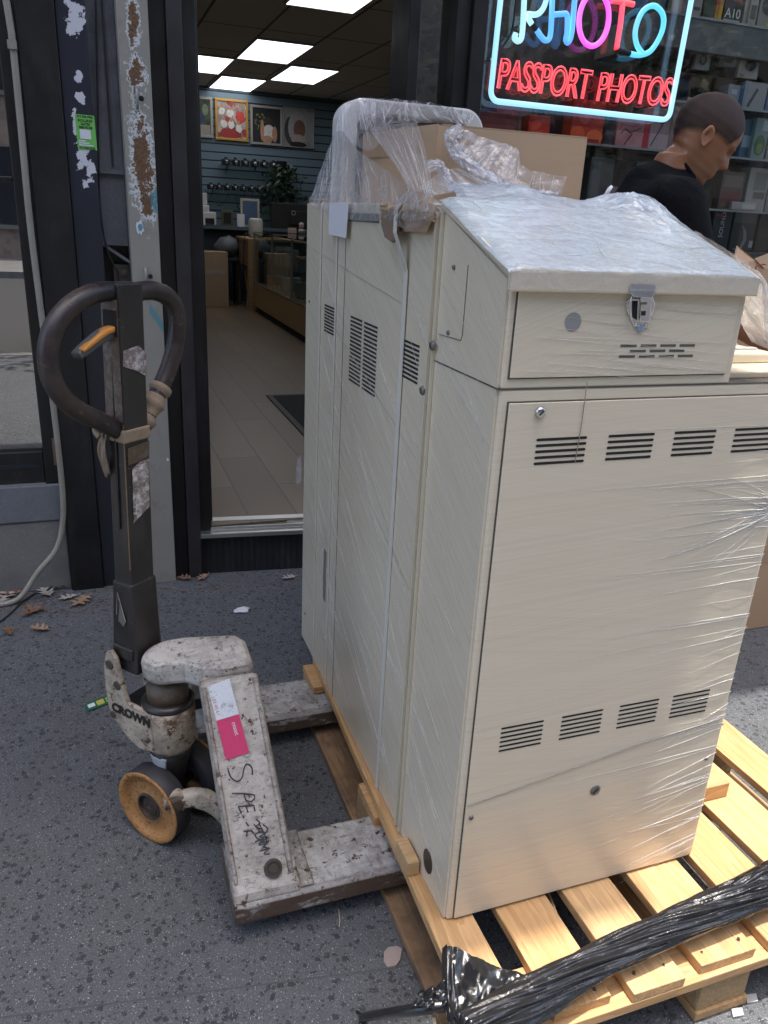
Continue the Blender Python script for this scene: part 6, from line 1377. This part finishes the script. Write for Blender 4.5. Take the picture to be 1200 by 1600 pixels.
# ------------------------------------------------------------------ the man behind the machine
PYs = 1.12
head_c = sy(1100, 216, PYs)           # middle of the head in the photo
pn = empty('person', (head_c.x-.16, PYs+.02, 0), 'man with close-cropped hair in a black t-shirt bending his head beside the window', 'person')
# head frame: facing +x and a little away, chin tucked down
yawh, pit = R(-22), R(32)
hf = Vector((math.cos(yawh)*math.cos(pit), math.sin(yawh)*math.cos(pit), -math.sin(pit)))
hl_ = Vector((-math.sin(yawh), math.cos(yawh), 0)); hu = hf.cross(hl_)
# slight roll so that the crown leans
HO = head_c
BK = Vector((-math.cos(yawh),-math.sin(yawh),0)); LT = Vector((-math.sin(yawh),math.cos(yawh),0))
def g_(x, m, s): return math.exp(-((x-m)/s)**2)
def head_pt(t, a, grow=0):
    """t: 0 chin level .. 1 crown; a: angle from face direction"""
    z = -.118+.236*t
    zz = max(0, 1-((t-.56)/.46)**2) if t > .56 else 1
    cap = math.sqrt(zz) if t > .56 else 1
    front = [ .062,.078,.086,.088,.089,.090,.091,.093,.093 ]; 
    def tab(l, u):
        u = max(0, min(.9999, u))*(len(l)-1); i = int(u); f = u-i; f = f*f*(3-2*f); return l[i]*(1-f)+l[i+1]*f
    fx = tab([.060,.076,.082,.083,.083,.083,.086,.090,.090,.088,.088], t)
    bx_ = tab([.010,.028,.050,.068,.082,.093,.099,.102,.102,.100,.098], t)
    wy = tab([.034,.048,.056,.062,.066,.070,.074,.077,.077,.076,.075], t)
    fx *= cap; bx_ *= cap; wy *= cap
    c, s = math.cos(a), math.sin(a)
    ex = .85
    x = (fx if c > 0 else bx_)*math.copysign(abs(c)**ex, c); y = wy*math.copysign(abs(s)**ex, s)
    if c > 0:
        fy = y
        n = g_(fy,0,.013)
        x += n*(.024*g_(t,.385,.045)+.016*g_(t,.45,.05)+.008*g_(t,.52,.05))            # nose
        x += g_(fy,0,.026)*(.007*g_(t,.255,.022)+.006*g_(t,.205,.022)-.003*g_(t,.23,.009)-.004*g_(t,.16,.025)+.006*g_(t,.07,.05))  # lips and chin
        x -= .012*g_(abs(fy),.031,.016)*g_(t,.505,.04); x += .006*g_(abs(fy),.030,.026)*g_(t,.575,.03)   # sockets, brow
        x += .004*g_(abs(fy),.045,.02)*g_(t,.40,.05)                                     # cheekbone
    p = Vector((x, y, z))
    if grow: p += Vector((x, y, (z-.02) if t > .55 else 0)).normalized()*grow
    return HO+hf*(p.x*1.08)+hl_*p.y+hu*p.z
NA = 72
ts = [0,.015,.04]+[.07+.0155*k for k in range(60)]+[1.0-.0001, 1.012, 1.0195]
ts = [t for t in ts if t <= 1.0195]
rings = [[head_pt(t, 2*math.pi*k/NA) for k in range(NA)] for t in ts]
hm = MB().loft(rings)
# neck and shoulders as one loft down into the shirt
neck0 = HO-hf*.035-hu*.075
nb_ = sy(1052, 274, PYs+.03)
rings = []
for i in range(7):
    f = i/8; c = neck0.lerp(nb_, f)+BK*(.010*math.sin(math.pi*f)); r_ = .056+.010*f*f+ .02*max(0,f-.75)
    ax = (nb_-neck0).normalized(); u_ = ax.orthogonal().normalized(); w_ = ax.cross(u_)
    rings.append([c+(u_*math.cos(2*math.pi*k/32)+w_*math.sin(2*math.pi*k/32))*r_ for k in range(32)])
hm.loft(rings)
def capsule(mb, a, b, ra, rb, seg=16):
    a, b = Vector(a), Vector(b); d = (b-a).normalized(); pts, rs = [], []
    for k in range(5): t = math.pi/2*k/4.2; pts.append(a-d*ra*math.cos(t)); rs.append(max(.0006, ra*math.sin(t)))
    n = 6
    for k in range(n+1): f = k/n; pts.append(a.lerp(b,f)); rs.append(ra+(rb-ra)*f)
    for k in range(4, -1, -1): t = math.pi/2*k/4.2; pts.append(b+d*rb*math.cos(t)); rs.append(max(.0006, rb*math.sin(t)))
    mb.tube(pts, rs, seg)
def chain(mb, pts, rs):
    for i in range(len(pts)-1): capsule(mb, pts[i], pts[i+1], rs[i], rs[i+1])
def union(name, mb, mat, parent, vox, smooth_it=4):
    o = mb.build(name, mat, parent)
    rm = o.modifiers.new('remesh','REMESH'); rm.mode = 'VOXEL'; rm.voxel_size = vox; rm.use_smooth_shade = True
    sm = o.modifiers.new('smooth','SMOOTH'); sm.iterations = smooth_it; sm.factor = .5
    dg = bpy.context.evaluated_depsgraph_get(); dg.update(); m3 = bpy.data.meshes.new_from_object(o.evaluated_get(dg)); o.modifiers.clear(); o.data = m3
    bm = bmesh.new(); bm.from_mesh(m3); seen = set(); best = []
    for v in bm.verts:
        if v in seen: continue
        st = [v]; comp = []; seen.add(v)
        while st:
            q = st.pop(); comp.append(q)
            for e in q.link_edges:
                w_ = e.other_vert(q)
                if w_ not in seen: seen.add(w_); st.append(w_)
        if len(comp) > len(best):
            best = comp
    keep = set(best); bmesh.ops.delete(bm, geom=[v for v in bm.verts if v not in keep], context='VERTS'); bm.to_mesh(m3); bm.free()
    if not m3.materials: m3.materials.append(mat)
    for p in m3.polygons: p.use_smooth = True
    return o
def torso(mb, rows):   # rows: centre, half width (lateral), half depth
    mb.loft([[c+LT*w_*math.cos(2*math.pi*k/36)+BK*d_*math.sin(2*math.pi*k/36) for k in range(36)] for c, w_, d_ in rows])
bxn = nb_.x
SHL, SHR = nb_+LT*.18+BK*.02-Vector((0,0,.075)), nb_-LT*.18+BK*.02-Vector((0,0,.080))
CH = nb_+BK*.055-Vector((0,0,.11)); WA = nb_+BK*.10-Vector((0,0,.40)); PE = Vector((WA.x-.02, WA.y+.02, .93))
ELL, ELR = SHL-BK*.10+LT*.03-Vector((0,0,.27)), SHR-BK*.10-LT*.03-Vector((0,0,.27)); WRL, WRR = ELL-BK*.22-LT*.05-Vector((0,0,.10)), ELR-BK*.22+LT*.05-Vector((0,0,.11))
UP = Vector((0,0,1))
rows_b = [(PE-UP*.10,.15,.105),(PE,.165,.115),(WA,.145,.105),(CH-UP*.12,.165,.115),(CH,.175,.115),(CH+UP*.07,.13,.085),(nb_-UP*.035,.055,.05)]
torso(hm, rows_b)
capsule(hm, neck0+(nb_-neck0)*.3, CH+UP*.05, .046, .050, 28)
for sh, el, wr, sd in ((SHL,ELL,WRL,1),(SHR,ELR,WRR,-1)):
    chain(hm, [CH+UP*.03, sh, el, wr], [.075,.058,.042,.027])
    fd = (-BK*.9-UP*.35).normalized(); pm = wr+fd*.075; chain(hm, [wr, wr+fd*.03, pm], [.027,.032,.033]); chain(hm, [wr+fd*.035+LT*.018, pm+LT*.022], [.018,.016]); chain(hm, [wr+fd*.035-LT*.018, pm-LT*.022], [.018,.016])
    for k in range(4):
        k0 = pm+LT*(.030-.020*k)+fd*.008; L_ = (.034,.040,.038,.029)[k]
        chain(hm, [k0, k0+fd*L_-UP*.010, k0+fd*(L_*1.35)-UP*(.034), k0+fd*(L_*1.25)-UP*.052], [.0092,.0086,.0080,.0070])
    chain(hm, [wr+fd*.02-LT*sd*.02, wr+fd*.055-LT*sd*.048-UP*.012, wr+fd*.085-LT*sd*.050-UP*.028], [.015,.0105,.0090])
for sd in (1,-1): chain(hm, [PE+LT*.085*sd-UP*.08, Vector((PE.x,PE.y,.48))+LT*.10*sd-BK*.03, Vector((PE.x,PE.y,.09))+LT*.105*sd, Vector((PE.x,PE.y,.04))+LT*.11*sd-BK*.14], [.088,.058,.040,.030])
def mat_skin():
    m = Mat('warm_brown_skin', (.25,.11,.055), .45); n = m.noise(9,5,.6); n2 = m.noise(160,3,.6)
    c = m.mix(n, (.23,.098,.047), (.33,.15,.075)); c = m.mix(m.math('MULTIPLY', m.ramp(n2,.5,.75), .25), c, (.2,.09,.05)); m.base(c); m.bump(n2, .12, .001)
    m.b.inputs['Subsurface Weight'].default_value = .08; m.b.inputs['Subsurface Radius'].default_value = (.01,.004,.002); return m.m
M_skin = mat_skin()
# ears join the head in the remesh
for sd in (1,-1):
    ec = HO+hl_*(.074*sd)-hf*.014-hu*.012
    eo = (hl_*sd*.75-hf*.65).normalized(); ev = (hu*.97-hf*.24).normalized(); ew = ev.cross(eo).normalized()
    loop_e = [ec+ev*(.027*math.sin(a))+(hf*-.9+hl_*sd*.35).normalized()*(.015*math.cos(a)-(.002 if math.sin(a) > 0 else -.003)) + hl_*sd*.006 for a in [2*math.pi*k/20 for k in range(20)]]
    hm.tube(loop_e, .0045, 8, closed=True)
    hm.prism([p-hl_*sd*.004 for p in loop_e], hl_*sd*.003)
body = union('body', hm, M_skin, pn, .0042, 3)
# buzz cut hair: thin shell over the scalp
def hair_mask(t, a):
    c = abs(((a+math.pi) % (2*math.pi))-math.pi)   # 0 front, pi back
    lim = .80 if c < .55 else .80-(c-.55)*.60 if c < 1.0 else .53 if c < 1.55 else .50 if c < 1.8 else .46-(c-1.8)*.16
    return lim
hb = MB(); NB = 60
def hair_pt(u, v):
    a = 2*math.pi*u; t0 = hair_mask(0, a); t = t0+(1.0195-t0)*v; return head_pt(min(t,1.0194), a, .0006+.0018*min(1,v*6))
hb.grid(hair_pt, NB*2, 30)
def mat_hair():
    m = Mat('cropped_dark_hair', (.03,.02,.015), .75); n = m.noise(420,3,.7); n1 = m.noise(14,4,.6)
    at_ = m.node('ShaderNodeAttribute'); at_.attribute_name = 'root'; f = at_.outputs['Fac']
    c = m.mix(m.ramp(n,.34,.7), (.012,.007,.005), (.050,.024,.015)); c = m.mix(m.math('MULTIPLY', m.ramp(n1,.5,.75), .3), c, (.11,.055,.033))
    k = m.ramp(m.math('ADD', f, m.math('MULTIPLY', m.math('SUBTRACT', n, .5), .9)), .05, .55)
    m.base(m.mix(k, (.25,.11,.055), c)); m.bump(n,.45,.0015); return m.m
hr = hb.build('hair', mat_hair(), pn, smooth=True)
at = hr.data.attributes.new('root','FLOAT','POINT')
for j in range(31):
    for i in range(NB*2+1): at.data[j*(NB*2+1)+i].value = min(1, j/5)
for sd in (1,-1):
    e = HO+hf*.0750+hl_*.031*sd+hu*.004
    MB().lathe(e-hf*.012, hf, [(.0115*math.sin(math.pi*k/10), -.0115*math.cos(math.pi*k/10)) for k in range(11)], 20).build('eye', plain('eye_white%d' % sd,(.5,.46,.42),.2), pn, smooth=True)
    MB().tube(catmull([e+hl_*.016*sd+hu*.016+hf*.002, e+hu*.021+hf*.012, e-hl_*.016*sd+hu*.017+hf*.014],5), .0028, 8).build('eyebrow', plain('brow%d' % sd,(.03,.02,.015),.8), pn, smooth=True)
# t-shirt, trousers, shoes
M_shirt = Mat('black_tshirt', (.006,.006,.007), .9, Specular_IOR_Level=.15); _n = M_shirt.noise(18,5,.65); M_shirt.base(M_shirt.mix(_n, (.004,.004,.005), (.009,.009,.011))); M_shirt.bump(M_shirt.noise(7,4,.6,None,1), .8, .02); M_shirt = M_shirt.m
sm_ = MB()
torso(sm_, [(PE+UP*.02,.180,.130),(PE+UP*.10,.176,.126),(WA,.166,.124),(CH-UP*.12,.186,.134),(CH-UP*.02,.196,.138),(CH+UP*.05,.160,.112),(CH+UP*.085,.115,.092),(nb_-UP*.012+BK*.006,.082,.074)])
for sh, el in ((SHL,ELL),(SHR,ELR)): chain(sm_, [CH+UP*.028, sh-UP*.004, sh.lerp(el,.74)], [.088,.074,.063])
cc = sy(1063,263,PYs+.03); capsule(sm_, CH+UP*.055, cc+(nb_-neck0).normalized()*.016, .100, .064, 28)
shirt = union('shirt', sm_, M_shirt, pn, .008, 6)
cc = sy(1063,263,PYs+.03); e_ = (-BK*.72-UP*.69).normalized()
MB().tube([cc+e_*math.cos(2*math.pi*k/32)*.061+LT*math.sin(2*math.pi*k/32)*.060 for k in range(32)], .0065, 8, closed=True).build('collar', M_shirt, shirt, smooth=True)
tm_ = MB(); torso(tm_, [(PE-UP*.12,.165,.125),(PE,.172,.128),(PE+UP*.09,.166,.122)])
for sd in (1,-1): chain(tm_, [PE+LT*.085*sd-UP*.08, Vector((PE.x,PE.y,.48))+LT*.10*sd-BK*.03, Vector((PE.x,PE.y,.11))+LT*.105*sd], [.105,.078,.064])
union('trousers', tm_, plain('dark_denim',(.03,.035,.05),.8), pn, .010, 4)
for sd in (1,-1): MB().loft([[Vector((PE.x,PE.y,0))+LT*(.108*sd+.045*math.sin(a)*(1-.4*abs(f-.5)))-BK*(-.06+.26*f)+UP*(.001+max(0,(.085-.035*f)*(.5-.5*math.cos(a)))) for a in [2*math.pi*k/20 for k in range(20)]] for f in [i/8 for i in range(9)]]).build('shoe', M_rubber, pn, smooth=True)
# ------------------------------------------------------------------ litter on the pavement
def leaf_poly(seed, L=.06):
    r = random.Random(seed)
    out = [(0,-.22),(.016,-.20),(.02,.0)]
    for y, w in ((.10,.30),(.36,.46),(.68,.34)):
        w *= .8+.4*r.random()
        out += [(.075,y),(w*.55,y+.02),(w,y+.14+.06*r.random()),(w*.72,y+.20),(.10,y+.20)]
    out += [(.07,.95),(.12,1.02),(0,1.18)]
    left = [(-x*(.8+.4*r.random()), y+.03*r.uniform(-1,1)) for x, y in reversed(out[1:-1])]
    return [(x*L, y*L) for x, y in out+left]
def leaf(px_, py_, rot, L, mat, label, seed, group='dry oak leaves on the pavement', curl=.25):
    c = sz(px_, py_, .003); poly = leaf_poly(seed, L); r = random.Random(seed)
    cx, sn = math.cos(rot), math.sin(rot); mid = L*.5
    vs = []
    for x, y in poly:
        y -= mid; z = .004+abs(x)*curl*1.6+ (abs(y)/L)**2*L*curl*.9+r.uniform(0,.003)
        vs.append(c+Vector((x*cx-y*sn, x*sn+y*cx, z)))
    ctr_ = len(vs); n = len(vs)
    mid_pts = [c+Vector((-(t-mid)*sn, (t-mid)*cx, .003+(abs(t-mid)/L)**2*L*curl*.9)) for t in [L*k/8 for k in range(9)]]
    mb = MB(); half = n//2
    mb.prism(vs, (0,0,.0006))
    o = mb.build('dry_leaf', mat)
    o.location = (0,0,0)
    return tag(o, label, 'leaf', group)
def mat_leaf(n, a, b):
    m = Mat(n, a, .7); k = m.noise(40,5,.7); m.base(m.mix(k, a, b)); return m.m
Ltan = mat_leaf('leaf_tan',(.24,.15,.09),(.36,.24,.15)); Lbr = mat_leaf('leaf_brown',(.13,.065,.035),(.24,.13,.07)); Lgr = mat_leaf('leaf_grey',(.30,.26,.22),(.44,.40,.35)); Lrus = mat_leaf('leaf_rust',(.15,.075,.04),(.23,.12,.065))
LV = [(128,940,2.5,.075,Ltan,'tan five-lobed dry leaf lying right below the foot of the black column'),(64,985,1.1,.055,Ltan,'single tan dry leaf on the bare pavement below the other leaves'),(72,928,.4,.07,Lgr,'pale grey curled leaf beside the thin black cable'),(108,935,1.9,.055,Lgr,'small pale leaf between the tan leaf and the cable'),
 (52,958,2.2,.07,Lrus,'rusty brown leaf half under the thin black cable'),(28,912,.9,.08,Lgr,'pale leaf by the curved end of the conduit'),(8,935,2.9,.085,Lgr,'large pale grey leaf at the left edge of the photo'),(5,908,.2,.09,Ltan,'tan leaf at the left edge against the plinth'),
 (90,918,1.3,.07,Lbr,'dark brown leaf at the base of the black column'),(60,905,2.0,.075,Lrus,'rusty leaf against the concrete plinth behind the conduit'),(40,898,.6,.06,Lbr,'dark brown leaf tucked between plinth and conduit'),(22,930,1.7,.06,Lbr,'dark leaf under the end of the conduit'),
 (98,903,2.8,.05,Lrus,'small rusty leaf in the corner of plinth and column'),(75,893,.1,.05,Ltan,'small tan leaf high against the plinth'),(290,906,1.2,.045,Lrus,'small rusty leaf at the foot of the door jamb'),(318,904,2.4,.05,Ltan,'tan leaf scrap by the ribbed black step, left'),(452,904,1.75,.045,Lgr,'pale curled leaf lying by the ribbed black step near the machine'),
 (15,990,.3,.045,Lbr,'dark leaf scrap low at the left edge of the photo')]
for i, (x, y, rt, L, mt, lb) in enumerate(LV): leaf(x, y, rt, L*1.1, mt, lb, 40+i, curl=.12+.22*((i*37) % 10)/10)
rnd = random.Random(5); mb = MB()
for k in range(420):
    p = sz(rnd.uniform(-20,180), 960-70*abs(rnd.gauss(0,.55)), .001) if k < 300 else sz(rnd.uniform(150,460), 912+rnd.uniform(-4,14), .001)
    if p.y > 1.94: continue
    s = rnd.uniform(.002,.007); a = rnd.uniform(0,6.3)
    mb.prism([p+Vector((math.cos(a+q*1.6)*s*rnd.uniform(.5,1),math.sin(a+q*1.6)*s*rnd.uniform(.5,1),.001)) for q in range(4)], (0,0,.0012))
tag(mb.build('leaf_litter', Lbr), 'fine crumbs of dead leaf along the foot of the shop front', 'litter', kind='stuff')
def scrap(pts, mat, label, cat, nm, h=.002, z=.002, bump_=0):
    mb = MB(); vs = [sz(x, y, z) for x, y in pts]
    return tag(mb.prism(vs, (0,0,h)).build(nm, mat, bevel=.0006), label, cat)
# crumpled white tissue
c = sz(379,953,.008); mb = MB(); mb.grid(lambda u, v: c+Vector((.030*math.cos(6.283*u)*math.sin(math.pi*v)*(1+.5*noise.noise(Vector((u*6,v*4,1)))), .020*math.sin(6.283*u)*math.sin(math.pi*v), -.008*math.cos(math.pi*v)+.006*noise.noise(Vector((u*8,v*8,3))))), 20, 12)
tag(mb.build('tissue', M_paper, smooth=True), 'crumpled white tissue on the pavement before the doorway', 'tissue')
scrap([(600,1490),(606,1483),(620,1481),(628,1485),(625,1503),(618,1512),(605,1514),(599,1504)], plain('pinkish_stone',(.33,.27,.24),.8,var=.2,scale=40), 'flat pinkish beige stone chip beside the left edge of the pallet', 'stone', 'stone_chip', .006, .001)
scrap([(84,880),(108,878),(110,906),(88,905)], plain('brick_red',(.20,.075,.05),.85,var=.3,scale=50), 'broken red brick piece in the corner of plinth and black column', 'brick', 'brick_piece', .03, .001)
scrap([(184,932),(193,930),(194,943),(185,944)], plain('dull_tape',(.26,.26,.27),.6), 'small grey paper scrap by the foot of the truck handle', 'paper', 'paper_scrap')
# green wrapper strip
pts = [sz(131,1101,.003), sz(178,1083,.003), sz(184,1094,.003), sz(137,1112,.003)]
wr = MB().prism(pts[::-1], (0,0,.0012)).build('wrapper', plain('wrapper_green',(.02,.12,.06),.35), smooth=False)
tag(wr, 'green printed wrapper strip lying on the pavement left of the truck', 'wrapper')
ux = pts[1]-pts[0]; uy = pts[0]-pts[3]
def wq(u0,u1,v0,v1,mat): MB().prism([pts[3]+ux*u+uy*v+Vector((0,0,.0013)) for u,v in ((u0,v0),(u1,v0),(u1,v1),(u0,v1))], (0,0,.0004)).build('printed_patch', mat, wr)
wq(.08,.30,.3,.75,M_paper); wq(.36,.60,.2,.8,plain('wrap_yellow',(.5,.45,.10),.4)); wq(.66,.92,.2,.8,plain('wrap_lime',(.35,.45,.12),.4)); wq(.70,.86,.35,.65,M_paper)
tag(MB().tube([sz(529,1420,.003), sz(531,1438,.004), sz(530,1448,.003)], .0012, 6).build('twig', plain('pale_straw',(.4,.35,.26),.7)), 'pale bit of straw on the pavement by the fork', 'twig')
tag(MB().tube([sz(678,1590,.14), sz(684,1625,.12)], .003, 6).build('splinter', plain('splinter',(.6,.48,.3),.7)), 'pale wood splinter beside the black film tail', 'splinter')
a, b = Vector((.258,.05,.10)), Vector((.222,-.06,.122))
tag(MB().tube([a, b], .0025, 6).build('splinter', plain('splinter2',(.6,.42,.22),.7)), 'thin wood splinter in the gap of the pallet boards before the machine', 'splinter')
# pale paper flecks at the lower right
for k, (x, y, lb) in enumerate(((1172,1560,'pale grey stone chip on the sunlit pavement by the pallet corner block'),(1150,1582,'flat whitish flake on the sunlit pavement under the pallet corner'))):
    scrap([(x-8,y-4),(x+9,y-6),(x+12,y+6),(x-5,y+9)], plain('chip%d' % k,(.42,.42,.40),.8), lb, 'stone', 'stone_chip', .004, .001)
# ------------------------------------------------------------------ the street behind the camera (seen in the window reflections)
def mat_leafs():
    m = Mat('tree_leaf',(.06,.10,.03),.5); n = m.noise(3,3); m.base(m.mix(n,(.035,.06,.018),(.13,.15,.04))); return m.m
M_tleaf = mat_leafs(); M_bark = mat_concrete('bark',(.10,.08,.06),(.18,.15,.12))
def tree(X, Y, cz, seed, rx, rz, n, label):
    t = empty('street_tree', (X,Y,0), label, 'tree', 'street trees by the kerb')
    mb = MB(); mb.tube(catmull([(X,Y,-.02),(X-.02,Y-.02,1.0),(X+.02,Y,2.2),(X+.1,Y-.05,cz),(X,Y-.1,cz+1.6)],5), [.13-.004*i for i in range(21)], 14)
    for k in range(9):
        a = k*2.4; mb.tube(catmull([(X+.03,Y-.02,cz-1.5+.3*k),(X+.7*math.cos(a),Y-.05+.5*math.sin(a),cz-.9+.3*k),(X+1.5*math.cos(a),Y-.05+1.0*math.sin(a),cz-.5+.3*k)],4), [.05,.045,.04,.036,.03,.026,.02,.015,.01], 8)
    mb.build('trunk', M_bark, t, smooth=True)
    mb = MB(); rnd = random.Random(seed)
    for k in range(n):
        q = Vector((rnd.gauss(0,1),rnd.gauss(0,1),rnd.gauss(0,1))).normalized()*(rnd.random()**.45)
        p = Vector((X+q.x*rx, Y-.5+q.y*1.4, cz+q.z*rz))
        if noise.noise(p*1.1) < -.12 or p.y > -1.6: continue
        a = Vector((rnd.gauss(0,1),rnd.gauss(0,1),rnd.gauss(0,.5))).normalized()*.085; b = a.cross(Vector((rnd.gauss(0,1),rnd.gauss(0,1),rnd.gauss(0,1)))).normalized()*.045
        mb.add([p-a,p+b,p+a,p-b],[(0,1,2,3)])
    mb.build('crown', M_tleaf, t, fix=False)
tree(4.4,-2.75,3.7,8,2.7,1.9,5200,'leafy street tree to the right behind the viewer, mirrored in the display window')
tree(-2.6,-2.8,3.9,18,2.0,1.7,3200,'leafy street tree to the left behind the viewer, mirrored in the left window')
ob_ = empty('opposite_building', (0,-17,0), 'brick apartment house across the street', 'building')
MB().box(-22,22,-24,-17,-.02,15).build('wall', mat_concrete('pale_brick',(.30,.22,.17),(.40,.30,.23)), ob_); mb = MB(); mw = MB()
for i in range(14):
    for j in range(5):
        x = -20.5+3*i; z = .8+2.9*j
        MBw = mw.box(x,x+1.3,-16.98,-16.95,z,z+1.7); mb.box(x-.1,x+1.4,-16.99,-16.90,z-.12,z-.02)
mw.build('window', plain('far_window',(.03,.035,.04),.15), ob_); mb.build('sill', M_conc, ob_)
pc = empty('parked_car', (1.2,-4.4,-.13), 'pale grey parked car by the kerb behind the viewer', 'car')
prof = [(-2.1,.05),(-2.15,.45),(-2.0,.62),(-1.35,.72),(-.8,1.22),(.7,1.27),(1.35,.80),(2.05,.70),(2.15,.45),(2.1,.05)]
MB().prism([(1.2+x,-5.2,z+.10) for x,z in prof],(0,1.6,0)).build('body', plain('car_paint',(.35,.36,.37),.2,.3), pc, bevel=.06, seg=3)
MB().prism([(1.2+x,-3.597,z+.10) for x,z in ((-1.15,.76),(-.72,1.15),(.62,1.19),(1.1,.82))],(0,.006,0)).build('window', M_slot, pc)
for x in (-1.4,1.35): MB().lathe((1.2+x,-3.72,.20),(0,1,0),[(0,0),(.2,.0),(.2,.10),(.31,.10),(.33,.07),(.33,-.10),(0,-.1)],32).build('wheel', M_rubber, pc)
